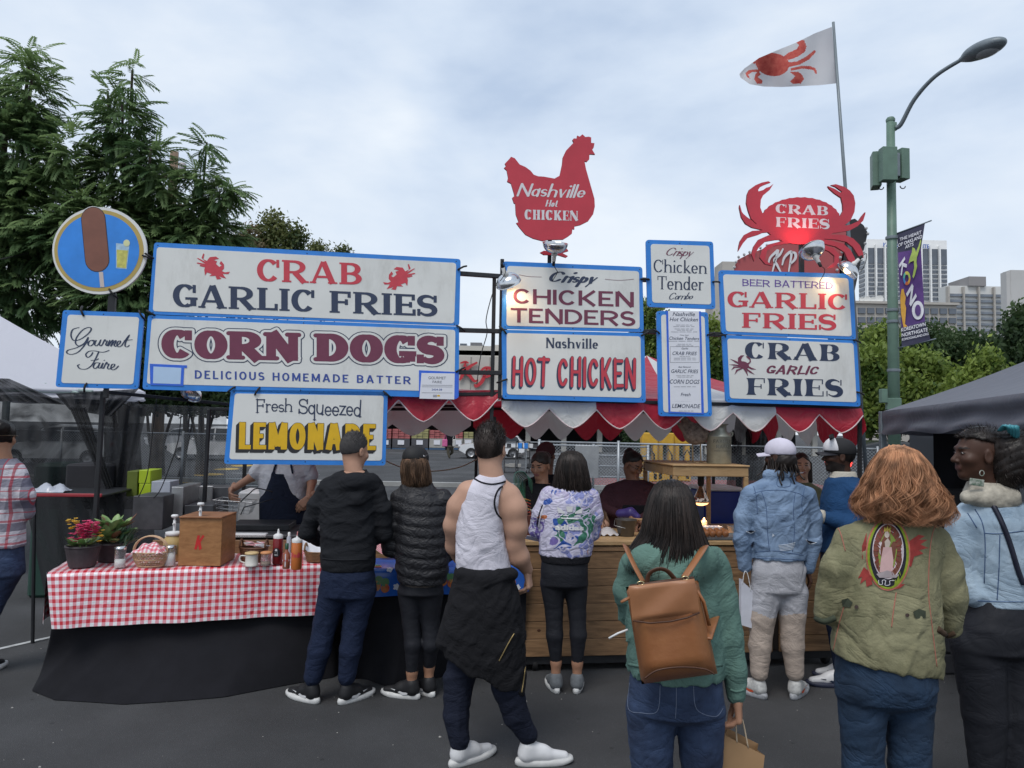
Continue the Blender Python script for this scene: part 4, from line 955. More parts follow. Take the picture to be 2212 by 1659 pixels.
LIM=[body,[(1150,560),(1105,440),(1110,370),(1130,330),(1190,280),(1227,222),(1190,250),(1160,258),(1135,278),(1088,292),(1085,278),(1105,250),(1150,228),(1200,210),(1180,198),(1120,210),(1060,235),(1005,275),(985,320),(978,400),(995,470),(1020,540),(1070,590),(1160,640)],[(1160,610),(1102,600),(1060,590),(1030,560),(985,530),(950,500),(935,480),(917,415),(913,440),(932,530),(970,590),(1030,625),(1115,645),(1180,655)],[(1200,640),(1115,650),(1030,655),(960,690),(920,750),(910,790),(902,843),(945,770),(990,720),(1090,690),(1130,672),(1200,665),(1290,688),(1330,640)],[(1330,690),(1180,695),(1090,735),(1045,800),(1025,870),(1050,935),(1060,860),(1090,810),(1150,755),(1250,738),(1330,735),(1440,700)],[(1420,735),(1280,755),(1180,780),(1120,830),(1100,900),(1150,960),(1215,975),(1150,920),(1165,840),(1230,795),(1330,775),(1410,765),(1500,760)],[(1600,740),(1690,790),(1780,812),(1830,870),(1825,950),(1780,990),(1715,1004),(1740,980),(1785,945),(1788,885),(1740,845),(1680,820),(1560,775)],[(1600,715),(1760,745),(1870,775),(1935,830),(1975,905),(1978,968),(1915,925),(1880,850),(1800,800),(1720,780),(1600,750)],[(1640,700),(1780,690),(1880,692),(1960,725),(2020,785),(2050,850),(2057,902),(2010,885),(1960,805),(1900,757),(1800,735),(1640,725)],[(1640,690),(1750,668),(1840,620),(1940,595),(2010,565),(2040,520),(2072,482),(2072,500),(2052,562),(2000,612),(1930,650),(1840,668)],[(1780,600),(1840,520),(1868,470),(1865,410),(1850,350),(1790,310),(1740,265),(1728,243),(1790,268),(1850,306),(1858,292),(1800,250),(1755,234),(1800,225),(1880,250),(1930,285),(1965,330),(1980,400),(1972,480),(1935,560),(1860,620),(1780,650)]]
rt=empty('crab_sign',f(*Z7(1500,1040),0),'big red cut-out crab sign lettered CRAB FRIES above the right boards','sign')
plate([[Z7(*q)for q in P]for P in LIM],f,.008,-.012,'crab_board',signred,rt,edgew)
TU3=dict(th=.34,tn=.06,ser=.07,sh=.05,W=1.3,flare=.18,track=.08,stress=1.6)
lettering('CRAB',(Z7(1245,402),Z7(1728,424),Z7(1728,524),Z7(1245,500)),'lettering',signw,rt,f,.0095,**TU3)
lettering('FRIES',(Z7(1245,525),Z7(1742,546),Z7(1742,649),Z7(1245,628)),'lettering',signw,rt,f,.0095,**TU3)
b=MB();b.box(f(*Z7(1505,900),-.03),(.035,.03,.62),ANG);b.build('post',steel,rt)
alu=mat('spun aluminium',(.62,.63,.64),.22,metal=1.,var=.1,vs=30,bump=.1,bs=9);warm=mat('lit bulb',(1,.8,.5),.4,em=(1,.62,.28,9));warm2=mat('lit red bulb',(1,.35,.3),.4,em=(1,.12,.1,9));pork=mat('white porcelain socket',(.6,.6,.58),.35)
def clamp_lamp(px,py,v,dirv,rad,label,lit=None,power=0.,colr=(1,.7,.4)):
 p=atV(px,py,v);d=Vector(dirv).normalized();D=SU*d.x+SV*d.y+Vector((0,0,1))*d.z
 rt=empty('clamp_lamp',p-D*rad*1.3,label,'lamp','clamp lamps along the sign rail')
 b=MB();pr=[]
 for i in range(9):t=i/8;pr.append((rad*(.22+.78*math.sin(t*math.pi/2)),-rad*.75*math.cos(t*math.pi/2)))
 b.lathe(p,[(q[0],q[1])for q in pr]+[(rad*1.03,rad*.01),(rad*1.0,.004)]+[(q[0]*.96,q[1]+.004)for q in pr[::-1]],24,D);b.build('reflector',alu,rt,True)
 b=MB();b.lathe(p,[(0,-rad*1.45),(rad*.15,-rad*1.4),(rad*.17,-rad*1.0),(rad*.24,-rad*.95),(rad*.24,-rad*.7),(0,-rad*.68)],12,D);b.build('socket',pork,rt,True)
 b=MB();b.lathe(p,[(0,-rad*1.8),(rad*.12,-rad*1.75),(rad*.13,-rad*1.35),(0,-rad*1.3)],10,D)
 q=p-D*rad*1.7;b.tube(catmull([q,q-D*.03+SU*.02,q-Vector((0,0,.06))+SU*.03,q-Vector((0,0,.13))-SU*.01],5),.003,5);b.build('clamp_and_cord',rubber,rt,True)
 if lit:
  b=MB();b.lathe(p,[(0,-.055),(rad*.14,-.05),(rad*.3,-.02),(rad*.32,-.005),(rad*.2,.012),(0,.018)],12,D);b.build('bulb',lit,rt,True)
  ld=bpy.data.lights.new('clamp_lamp_light','SPOT');ld.energy=power;ld.color=colr;ld.spot_size=R(110);ld.spot_blend=.8;ld.shadow_soft_size=.03
  lo=bpy.data.objects.new('clamp_lamp_light',ld);col.objects.link(lo);lo.location=p+D*.03-(p-D*rad*1.3);lo.rotation_euler=(-D).to_track_quat('Z','Y').to_euler();lo.parent=rt
clamp_lamp(1199.5,526,SGV-.16,(.0,-.38,.93),.098,'unlit clamp lamp under the rooster sign, its reflector facing up')
clamp_lamp(1099,612,SGV-.13,(.36,.45,-.7),.098,'lit clamp lamp shining warm on the corner of the Chicken Tenders sign',warm,3.2)
clamp_lamp(1752.8,538,SGV-.17,(-.15,.42,.78),.104,'lit clamp lamp in front of the crab sign shining up on the shell',warm2,3.0,(1,.25,.2))
clamp_lamp(1829,586,SGV-.13,(-.55,.3,-.65),.094,'lit clamp lamp shining warm over the top corner of the beer battered sign',warm,3.2)
clamp_lamp(412,853,SGV+.55,(-.2,-.5,-.6),.085,'clamp lamp hanging behind the CORN DOGS sign over the fryers')
# ground
asph=mat('asphalt',(.057,.058,.061),.88,var=.2,vs=1.1,bump=.55,bs=160,detail=9)
t,b,l=nodes(asph)
co=t.nodes.new('ShaderNodeTexCoord');vo=t.nodes.new('ShaderNodeTexVoronoi');vo.inputs['Scale'].default_value=95;l(co.outputs['Object'],vo.inputs['Vector'])
r=t.nodes.new('ShaderNodeValToRGB');r.color_ramp.elements[0].position=.0;r.color_ramp.elements[0].color=(1.5,1.5,1.5,1);r.color_ramp.elements[1].position=.32;r.color_ramp.elements[1].color=(.82,.82,.82,1)
n=t.nodes.new('ShaderNodeTexNoise');n.inputs['Scale'].default_value=.45;n.inputs['Detail'].default_value=6;l(co.outputs['Object'],n.inputs['Vector'])
r2=t.nodes.new('ShaderNodeMapRange');r2.inputs['From Min'].default_value=.35;r2.inputs['From Max'].default_value=.7;r2.inputs['To Min'].default_value=.68;r2.inputs['To Max'].default_value=1.35;l(n.outputs['Fac'],r2.inputs['Value'])
m1=t.nodes.new('ShaderNodeMixRGB');m1.blend_type='MULTIPLY';m1.inputs['Fac'].default_value=1;m2=t.nodes.new('ShaderNodeMixRGB');m2.blend_type='MULTIPLY';m2.inputs['Fac'].default_value=1
old=b.inputs['Base Color'].links[0].from_socket;l(vo.outputs['Distance'],r.inputs['Fac']);l(old,m1.inputs['Color1']);l(r.outputs[0],m1.inputs['Color2']);l(m1.outputs[0],m2.inputs['Color1']);l(r2.outputs[0],m2.inputs['Color2']);
def gn(k,**q):
 n=t.nodes.new(k)
 for a,c in q.items():n.inputs[a].default_value=c
 return n
wn_=gn('ShaderNodeTexNoise',Scale=1.3,Detail=6);ck=gn('ShaderNodeTexVoronoi',Scale=.42);ck.feature='DISTANCE_TO_EDGE';wm=t.nodes.new('ShaderNodeMixRGB');wm.blend_type='ADD';wm.inputs['Fac'].default_value=.9
l(co.outputs['Object'],wn_.inputs['Vector']);l(co.outputs['Object'],wm.inputs['Color1']);l(wn_.outputs['Color'],wm.inputs['Color2']);l(wm.outputs[0],ck.inputs['Vector'])
cr_=gn('ShaderNodeMapRange');cr_.inputs['From Max'].default_value=.010;cr_.inputs['To Min'].default_value=.93;l(ck.outputs['Distance'],cr_.inputs['Value'])
sp=gn('ShaderNodeTexVoronoi',Scale=5.5);sr=gn('ShaderNodeMapRange');sr.inputs['From Min'].default_value=.05;sr.inputs['From Max'].default_value=.09;sr.inputs['To Min'].default_value=.6;l(co.outputs['Object'],sp.inputs['Vector']);l(sp.outputs['Distance'],sr.inputs['Value'])
lt=gn('ShaderNodeTexVoronoi',Scale=34.);lr=gn('ShaderNodeMapRange');lr.inputs['From Min'].default_value=.06;lr.inputs['From Max'].default_value=.10;lr.inputs['To Min'].default_value=2.1;lr.inputs['To Max'].default_value=1.;l(co.outputs['Object'],lt.inputs['Vector']);l(lt.outputs['Distance'],lr.inputs['Value'])
cur=m2.outputs[0]
for o_ in(cr_,sr,lr):
 mm=t.nodes.new('ShaderNodeMixRGB');mm.blend_type='MULTIPLY';mm.inputs['Fac'].default_value=1;l(cur,mm.inputs['Color1']);l(o_.outputs[0],mm.inputs['Color2']);cur=mm.outputs[0]
l(cur,b.inputs['Base Color'])
g=MB();g.add([(-400,-30,0),(400,-30,0),(400,900,0),(-400,900,0)],[(0,1,2,3)]);g.build('ground',asph,kind='structure')
linep=mat('road marking paint',(.42,.43,.43),.8,var=.3,vs=14)
g=MB();a,b2=atZ(-40,1412,.004),atZ(78,1385,.004);dd=(b2-a).normalized()*.5;w=Vector((0,.1,0))
g.add([a-dd,b2+dd,b2+dd+w,a-dd+w],[(0,1,2,3)]);g.build('parking_line',linep,kind='structure')
# cloths
def cloth_mat(name,c,trans=.35,rough=.6,bump=.3,bs=6,uv=None):
 m=bpy.data.materials.new(name);m.use_nodes=True;t=m.node_tree;p=t.nodes['Principled BSDF'];l=t.links.new
 p.inputs['Base Color'].default_value=tuple(c)+(1,);p.inputs['Roughness'].default_value=rough;p.inputs['Specular IOR Level'].default_value=.35
 tr=t.nodes.new('ShaderNodeBsdfTranslucent');tr.inputs['Color'].default_value=tuple(c)+(1,);mx=t.nodes.new('ShaderNodeMixShader');mx.inputs[0].default_value=trans
 n=t.nodes.new('ShaderNodeTexNoise');n.inputs['Scale'].default_value=bs;n.inputs['Detail'].default_value=3;n.inputs['Distortion'].default_value=1.4;co=t.nodes.new('ShaderNodeTexCoord');l(co.outputs['Object'],n.inputs['Vector'])
 bn=t.nodes.new('ShaderNodeBump');bn.inputs['Strength'].default_value=bump;bn.inputs['Distance'].default_value=.03;l(n.outputs['Fac'],bn.inputs['Height']);l(bn.outputs[0],p.inputs['Normal'])
 l(p.outputs[0],mx.inputs[1]);l(tr.outputs[0],mx.inputs[2]);l(mx.outputs[0],t.nodes['Material Output'].inputs['Surface']);return m
vred=cloth_mat('awning red vinyl',(.46,.028,.05),.22,.38,.75,7);vwhite=cloth_mat('awning white vinyl',(.66,.66,.64),.22,.38,.75,7)
pip=mat('white piping',(.62,.5,.5),.5)
def scallop(u,n):
 x=(u*n)%1.0;return(math.sin(math.pi*x))**1.15*.75+.25*(1-abs(2*x-1))
def valance(name,P0,P1,h0,drop,nsc,mats,parent,wave=.02,seed=1,trim=True,label=None):
 """panels of a scalloped valance between P0 and P1 (top edge), one object per colour panel"""
 n=len(mats);r=random.Random(seed);ph=r.uniform(0,6);d=(P1-P0);nrm=Vector((d.y,-d.x,0)).normalized()
 for k in range(n):
  b=MB();NU=14*nsc;edge=[]
  def fn(a,c,k=k):
   u=(k+a)/n;top=P0+d*u;hh=h0+drop*scallop(a,nsc)
   w=math.sin(u*41+ph)*.6+math.sin(u*93+ph*2)*.4
   return top-Vector((0,0,hh*c))+nrm*(wave*w*c+.05*math.sin(c*2.2)*c)
  b.grid(fn,NU,7);o=b.build('valance_panel',mats[k],parent,True)
  if trim:
   b=MB();b.tube([fn(i/NU,1.0)for i in range(NU+1)],.006,5);b.build('piping',pip,o,True)
EU0,EU1=uz(atV(1083,868,.3))[0],uz(atV(1858,868,.3))[0]
EZ=2.06;TD=3.0
rt=empty('red_white_canopy',S((EU0+EU1)/2,.3+TD/2,0),'red and white striped canopy with scalloped valance over the serving counter','canopy')
apex=atV(1397,768,.3+TD/2);apex=S(uz(apex)[0],.3+TD/2,apex.z)
def roof_panel(A,B,m,nu=6,nv=10):
 b=MB();b.grid(lambda a,c:(A*(1-a)+B*a)*(1-c)+apex*c-Vector((0,0,.09*math.sin(math.pi*c)*(1-.0*a))),nu,nv);b.build('roof_panel',m,rt,True)
cs=[S(EU0,.3,EZ),S(EU1,.3,EZ),S(EU1,.3+TD,EZ),S(EU0,.3+TD,EZ)]
for i in range(4):
 A,B=cs[i],cs[(i+1)%4]
 for k in range(4):roof_panel(A+(B-A)*k/4,A+(B-A)*(k+1)/4,(vwhite,vred)[(k+i)%2])
valance('v',cs[0],cs[1],.10,.15,2,[vwhite,vred,vwhite,vred],rt,seed=2)
valance('v',cs[3],cs[2],.25,.14,2,[vred,vwhite,vred,vwhite,vred],rt,seed=3,trim=False)
valance('v',cs[1]+Vector((0,0,0)),cs[2],.22,.16,2,[vred,vwhite,vred,vwhite],rt,seed=4,trim=False)
u0,u1=uz(atV(640,850,.3))[0],uz(atV(1076,850,.3))[0]
rt=empty('red_canopy',S((u0+u1)/2,1.8,0),'red canopy with scalloped valance behind the lemonade and corn dog signs','canopy')
ap2=S((u0+u1)/2-.2,1.8,2.36);cs2=[S(u0,.3,2.04),S(u1,.3,2.10),S(u1,3.3,2.08),S(u0-1.2,3.3,2.08)]
for i in range(4):
 A,B=cs2[i],cs2[(i+1)%4]
 for k in range(2):
  b=MB();a0,a1=A+(B-A)*k/2,A+(B-A)*(k+1)/2
  b.grid(lambda a,c:(a0*(1-a)+a1*a)*(1-c)+ap2*c-Vector((0,0,.07*math.sin(math.pi*c))),5,6);b.build('roof_panel',vred,rt,True)
valance('v',cs2[0],cs2[1],.07,.17,1,[vred,vred,vred,vred],rt,seed=5)
valance('v',cs2[3],cs2[2],.26,.13,2,[vwhite,vwhite,vwhite],rt,seed=6,trim=False)
# steel frame: poles and rails
rt=empty('sign_frame',S(0,.25,0),'black steel frame of poles and rails carrying the painted signs','frame')
def bar(p,q,r=.017,m=steel,name='rail',par=None,sq=True):
 b=MB();d=q-p;X=d.normalized();a,c=frame_of(X)
 if sq:b.bbox((p+q)/2,(d.length,r*2,r*2),b=.003,ax=(X,a,c))
 else:b.tube([p,q],r,8)
 return b.build(name,m,par if par is not None else rt)
for(x0,y0,x1,y1)in[(980,590,1095,598),(980,713,1095,716),(985,804,1095,806),(1380,716,1425,717),(1525,722,1570,723),(1380,604,1400,605)]:
 bar(atV(x0,y0,SGV+.035),atV(x1,y1,SGV+.035))
for(x,y0,y1,v)in[(240,640,860,SGV+.03),(1085,560,860,SGV+.05),(1068,600,1000,SGV+.1)]:
 p=atV(x,y0,v);q=atV(x,y1,v);bar(p,Vector((p.x,p.y,q.z)),.015,name='pole')
for(x,y,x2,v)in[(223,846,223,.35),(452,884,452,1.3),(1068,900,0,.45),(1857,870,0,.33)]:
 p=atV(x,y,v);bar(p,Vector((p.x-.02,p.y,0.0)),.015,name='pole')
bar(atV(223,846,.35),atV(560,880,1.3),.013);bar(atV(452,884,1.3),atV(1068,884,1.2),.013)
for(u,v)in((EU0+.05,.3+TD),(EU1-.05,.3+TD),(u0-1.0,3.2)):bar(S(u,v,0),S(u,v,2.06),.018,name='pole')
for(p,q)in((cs[0],cs[1]),(cs[1],cs[2]),(cs[3],cs[2]),(cs2[0],cs2[1]),(cs2[3],cs2[2])):bar(p-Vector((0,0,.03)),q-Vector((0,0,.03)),.014)
def cord(name,label,pts,r=.004,m=rubber,group=None):
 P=catmull(pts,6);b=MB();b.tube(P,r,5);o=b.build(name,m,None,True,loc=P[0]);return tag(o,label,'cord',group)
cord('power_cord','black cord dangling from the rail between the corn dog and chicken signs',[atV(1078,600,.1),atV(1062,640,.12),atV(1050,690,.13),atV(1052,720,.13),atV(1038,770,.14),atV(1030,830,.16)])
cord('lamp_cord','thin black cord hanging beside the lime yellow box',[atV(338,860,.6),atV(330,930,.6),atV(322,1000,.6),atV(314,1040,.6),atV(299,1074,.6)])
cord('lamp_cord','thin black cord hanging over the plastic tubs',[atV(392,880,.7),atV(385,950,.7),atV(362,1020,.7),atV(345,1060,.7),atV(332,1076,.7)])
cord('rope','pale rope sagging behind the woman in the black cap',[atV(832,995,2.8),atV(870,1010,2.8),atV(930,1018,2.8),atV(990,1010,2.8),atV(1030,992,2.8)],.007,mat('pale rope',(.42,.38,.27),.8))
# plank counter
wood=mat('pine planks',(.205,.115,.056),.55,var=.35,vs=2.6,bump=.12,bs=18,wood=1.6,stretch=(1.0,6,9),c2=(.30,.175,.088),rnd_off=True)
woodl=mat('pine counter top',(.38,.235,.11),.5,var=.22,vs=2.6,bump=.1,bs=18,wood=1.4,stretch=(1.2,6,9),c2=(.46,.30,.15),rnd_off=True)
endg=mat('knot',(.07,.026,.012),.6)
cu0,cu1,cu2,cu3=uz(atV(1118,1200,0))[0],uz(atV(1668,1200,0))[0],uz(atV(1682,1200,0))[0],uz(atV(1815,1200,0))[0]
rt=empty('serving_counter',S((cu0+cu3)/2,.3,0),'long pine plank serving counter on dark wheels under the canopy','counter')
def plank(u0_,u1_,z0,z1,v,m=wood,par=None,th=.02,name='plank',j=0.):
 b=MB();c=S((u0_+u1_)/2,v+j,(z0+z1)/2);b.bbox(c,(u1_-u0_-.003,th,z1-z0-.003),ANG,b=.003);return b.build(name,m,par or rt,loc=c)
for(a,c,joints)in((cu0,cu1,[0]*6),(cu2,cu3,[0]*6)):
 for i in range(6):
  z0=.115+i*.1285;z1=z0+.1285;ux=a+(c-a)*joints[i]
  for(x0,x1)in(((a,ux),(ux,c))if joints[i]else((a,c),)):
   plank(x0,x1,z0,z1,.0,j=rnd.uniform(-.002,.002))
   if rnd.random()<.75:
    b=MB();ku=rnd.uniform(x0+.06,x1-.06);b.lathe(S(ku,-.0106,rnd.uniform(z0+.03,z1-.03)),[(0,.0006),(.013,0),(.015,-.001)],10,-SV,sy=.75);b.build('knot',endg,rt,True)
 plank(a,c,.886,.925,-.004,th=.028)
for(a,c)in((cu0-.02,(cu0+cu1)/2),((cu0+cu1)/2,cu3)):
 b=MB();cc=S((a+c)/2,.115,.950);b.bbox(cc,(c-a-.003,.29,.036),ANG,b=.005);b.build('top_board',woodl,rt,loc=cc)
 b=MB();cc=S((a+c)/2,.645,.947);b.bbox(cc,(c-a-.003,.76,.032),ANG,b=.005);b.build('top_board',woodl,rt,loc=cc)
b=MB();b.box(S((cu0+cu3)/2,.51,.5),(cu3-cu0,.96,.78),ANG);b.build('inner_box',mat('dark plywood',(.03,.022,.018),.8),rt)
b=MB();b.box(S((cu0+cu3)/2,.04,.085),(cu3-cu0,.05,.06),ANG);b.build('bottom_rail',steel,rt)
for u in(cu0+.15,cu1-.05,cu1+.2,cu3-.1):
 b=MB();b.lathe(S(u,.06,.05)-SU*.02,[(0,0),(.045,0),(.05,.008),(.05,.032),(.045,.04),(0,.04)],14,SU);b.build('wheel',rubber,rt,True)
la,lb=uz(atV(330,1170,.45))[0],uz(atV(1140,1170,.45))[0]
rt=empty('cooking_counter',S((la+lb)/2,.7,0),'low plank cooking counter behind the checked table with dark griddle tops','counter')
for k in range(3):plank(la+(lb-la)*k/3,la+(lb-la)*(k+1)/3,.80,.905,.45)
for k in range(3):plank(la+(lb-la)*k/3,la+(lb-la)*(k+1)/3,.69,.80,.45)
b=MB();b.box(S((la+lb)/2,.85,.45),(lb-la,.76,.88),ANG);b.build('inner_box',MATS['dark plywood'],rt)
stl=mat('stainless steel',(.42,.42,.42),.34,metal=.85,var=.25,vs=7,bump=.08,bs=10);dst=mat('dark sooty steel',(.10,.10,.105),.45,metal=.6,var=.35,vs=6);wpl=mat('white plastic',(.66,.66,.66),.4);tub=mat('cloudy plastic',(.52,.55,.62),.25,trans=.25,var=.1)
b=MB();b.bbox(S((la+lb)/2+.2,.83,.925),(lb-la-.5,.7,.025),ANG);b.build('griddle_top',dst,rt)
b=MB();b.bbox(S(la+.45,.52,.93),(.75,.08,.03),ANG);b.build('splash_rail',wpl,rt)
# checked table
TZ=.80
FL,FR=atZ(104,1237,TZ),atZ(735,1217,TZ)
tx=(FR-FL).normalized();ty=Vector((-tx.y,tx.x,0));TL_=(FR-FL).length;TDp=.68
rt=empty('folding_table',FL+tx*TL_/2+ty*TDp/2-Vector((0,0,TZ)),'folding table under the red checked cloth and black skirt','table')
b=MB();b.box(FL+tx*TL_/2+ty*TDp/2-Vector((0,0,.022)),(TL_-.04,TDp-.04,.03),math.atan2(tx.y,tx.x));b.build('tabletop',dst,rt)
for i in(.16,.9):
 for j in(.3,.9):bar(FL+tx*TL_*i+ty*TDp*j-Vector((0,0,TZ)),FL+tx*TL_*i+ty*TDp*j-Vector((0,0,.04)),.013,steel,'leg',rt,False)
def gingham(name,per=.046,c=(.50,.02,.035),w=(.70,.70,.72),gloss=.35):
 m=bpy.data.materials.new(name);m.use_nodes=True;t=m.node_tree;p=t.nodes['Principled BSDF'];l=t.links.new
 uv=t.nodes.new('ShaderNodeUVMap');s=t.nodes.new('ShaderNodeSeparateXYZ');l(uv.outputs[0],s.inputs[0]);outs=[]
 for ax in 'XY':
  a=t.nodes.new('ShaderNodeMath');a.operation='DIVIDE';a.inputs[1].default_value=per;l(s.outputs[ax],a.inputs[0])
  f_=t.nodes.new('ShaderNodeMath');f_.operation='FRACT';l(a.outputs[0],f_.inputs[0])
  g_=t.nodes.new('ShaderNodeMath');g_.operation='GREATER_THAN';g_.inputs[1].default_value=.5;l(f_.outputs[0],g_.inputs[0]);outs.append(g_)
 ad=t.nodes.new('ShaderNodeMath');ad.operation='ADD';l(outs[0].outputs[0],ad.inputs[0]);l(outs[1].outputs[0],ad.inputs[1])
 dv=t.nodes.new('ShaderNodeMath');dv.operation='MULTIPLY';dv.inputs[1].default_value=.5;l(ad.outputs[0],dv.inputs[0])
 cr=t.nodes.new('ShaderNodeValToRGB');cr.color_ramp.interpolation='CONSTANT';e=cr.color_ramp.elements;e[0].color=w+(1,);e[1].position=.75;e[1].color=c+(1,);e3=e.new(.25);e3.color=(.64,.27,.31,1)
 l(dv.outputs[0],cr.inputs['Fac']);l(cr.outputs[0],p.inputs['Base Color']);p.inputs['Roughness'].default_value=gloss
 n=t.nodes.new('ShaderNodeTexNoise');n.inputs['Scale'].default_value=9;n.inputs['Distortion'].default_value=1.2;co=t.nodes.new('ShaderNodeTexCoord');l(co.outputs['Object'],n.inputs['Vector'])
 bn=t.nodes.new('ShaderNodeBump');bn.inputs['Strength'].default_value=.4;bn.inputs['Distance'].default_value=.02;l(n.outputs['Fac'],bn.inputs['Height']);l(bn.outputs[0],p.inputs['Normal']);return m
def set_uv(o,fn):
 me=o.data;uvl=me.uv_layers.new(name='UVMap');me.uv_layers.active=uvl
 for lp in me.loops:uvl.data[lp.index].uv=fn(lp.vertex_index)
def sheet(name,fn,uvf,nu,nv,m,parent=None,label=None,cat=None,loc=None,kind=None):
 b=MB();b.grid(fn,nu,nv);o=b.build(name,m,parent,True,loc=loc)
 uvs=[uvf(i/nu,j/nv)for j in range(nv+1)for i in range(nu+1)];set_uv(o,lambda i:uvs[i])
 if label:tag(o,label,cat)
 return o
ging=gingham('red gingham vinyl')
DR=.335
def cloth_fn(a,c):
 tot=TDp+DR+.02;s=c*tot;x=a*(TL_+.0)
 fl=.0
 if s<TDp:return FL+tx*x+ty*(TDp-s)+Vector((0,0,.004+.003*math.sin(x*19+s*11)*math.sin(s*17)))
 q=s-TDp;w=.012*math.sin(x*7.3+1.2)*min(1,q/.2)+.008*math.sin(x*17.1)*min(1,q/.2)+.01*math.sin(x*3.1)*q/.3
 return FL+tx*(x+.05*max(0,1-a/.12)*q/.3)-ty*(.032+w+.10*q)-Vector((0,0,max(0,q-.01)))
o=sheet('checked_tablecloth',cloth_fn,lambda a,c:(a*TL_,c*(TDp+DR+.02)),90,46,ging,None,'red and white gingham vinyl cloth over the condiment table','tablecloth',FL)
sheet('side_drape',lambda a,c:FL-tx*(.012+.03*math.sin(c*3)*a+.02*math.sin(a*14)*c)+ty*(a*TDp)-Vector((0,0,c*DR*(1-.3*a))),lambda a,c:(a*TDp,c*DR+.01),18,12,ging,o)
black=mat('black table skirt',(.011,.011,.014),.93,var=.25,vs=3,bump=.25,bs=14,spec=.25)
def skirt(name,label,topp,botp,m,folds=22,amp=.02,seed=1,nv=16,hold=True):
 N=120
 def lerp(P,a):
  L_=[0]
  for i in range(1,len(P)):L_.append(L_[-1]+(P[i]-P[i-1]).length)
  s=a*L_[-1]
  for i in range(1,len(P)):
   if s<=L_[i]+1e-9:t=(s-L_[i-1])/max(1e-9,L_[i]-L_[i-1]);return P[i-1]*(1-t)+P[i]*t
  return P[-1]
 r=random.Random(seed);ph=[r.uniform(0,6)for _ in range(6)]
 def fn(a,c):
  cc=max(0,(c-.42)/.58)**1.3 if hold else c**1.25;p=lerp(topp,a)*(1-cc)+lerp(botp,a)*cc;z=lerp(topp,a).z*(1-c)+.006*c
  w=sum(math.sin(a*folds*(1+.37*k)+ph[k]+c*.6*k)/(k+1)for k in range(4))*amp*(.1+.9*max(0,c-.35)/.65)
  return Vector((p.x,p.y-w,z))
 b=MB();b.grid(fn,N,nv);o=b.build(name,m,None,True,loc=Vector((topp[0].x,topp[0].y,0)));return tag(o,label,'table skirt')
z45=TZ-.03
skirt('black_table_skirt','black cloth skirt flaring onto the asphalt below the checked tablecloth',[FL+ty*TDp*.9+Vector((0,0,-.03)),FL+tx*.03+ty*.02-Vector((0,0,.03)),FL+tx*TL_*.5+ty*.015-Vector((0,0,.03)),FR+ty*.02-Vector((0,0,.03)),FR+ty*.3-Vector((0,0,.03))],[atZ(120,1400,0),atZ(66,1495,0),atZ(115,1516,0),atZ(265,1523,0),atZ(485,1506,0),atZ(640,1478,0),atZ(720,1465,0),atZ(760,1440,0)],black,9,.012,4)
F2,F3=atZ(772,1232,TZ),atZ(1141,1222,TZ)
t2=(F3-F2).normalized();n2_=Vector((-t2.y,t2.x,0));T2=(F3-F2).length
rt=empty('side_table',F2+t2*T2/2+n2_*.2-Vector((0,0,TZ)),'small table under the blue fruit print oilcloth','table')
b=MB();b.box(F2+t2*T2/2+n2_*.22-Vector((0,0,.022)),(T2-.03,.4,.03),math.atan2(t2.y,t2.x));b.build('tabletop',dst,rt)
for i in(.12,.9):
 for j in(.25,.4):bar(F2+t2*T2*i+n2_*j-Vector((0,0,TZ)),F2+t2*T2*i+n2_*j-Vector((0,0,.04)),.013,steel,'leg',rt,False)
oil=mat('blue oilcloth',(.02,.10,.42),.25,var=.1,bump=.2,bs=8)
def c2(a,c,e=0):
 q=c*.62;x=a*T2
 if q<.44:return F2+t2*x+n2_*(.44-q)+Vector((0,0,.004+e))
 q-=.44;return F2+t2*x-n2_*(.012+e+.012*math.sin(x*12)*q/.15)-Vector((0,0,q))
sheet_o=sheet('fruit_tablecloth',c2,lambda a,c:(a,c),50,24,oil,None,'blue oilcloth printed with red apples and white flowers','tablecloth',F2)
def fruit(a,c,rx,m,petals=0,name='printed_fruit'):
 b=MB();n=14;ctr=len(b.v)
 vs=[c2(a,c,.0035)]
 for i in range(n):
  t=2*math.pi*i/n;rr=rx*(1 if not petals else.55+.45*abs(math.cos(t*petals/2)))
  vs.append(c2(a+rr*math.cos(t)/T2,c+rr*math.sin(t)/.62,.0035))
 b.add(vs,[(0,i+1,(i+1)%n+1)for i in range(n)]);b.build(name,m,sheet_o)
apr=mat('print apple red',(.42,.03,.03),.3,c2=(.5,.22,.05),vs=25);lfg=mat('print leaf green',(.08,.2,.08),.3);wfl=mat('print white',(.6,.62,.66),.3)
for(a,c)in[(.12,.88),(.3,.62),(.5,.85),(.68,.93),(.86,.86),(.96,.6),(.75,.6),(.08,.55),(.4,.4)]:
 for(dx,dy)in((.055,-.06),(-.055,-.07),(0,-.1)):fruit(a+dx/T2*.8,c+dy*.6,.03,lfg,0)
 fruit(a-.02/T2,c,.036,apr);fruit(a+.045/T2,c+.03,.03,apr)
for(a,c)in[(.22,.9),(.6,.7),(.42,.93),(.78,.78),(.93,.95),(.18,.7),(.02,.9)]:fruit(a,c,.026,wfl,5,'printed_flower')
skirt('black_table_skirt','black cloth skirt hanging to the ground under the blue fruit oilcloth',[F2+n2_*.04-Vector((0,0,.03)),F3+n2_*.04-Vector((0,0,.03))],[atZ(745,1468,0),atZ(850,1482,0),atZ(960,1465,0),atZ(1130,1452,0)],black,16,.02,9)
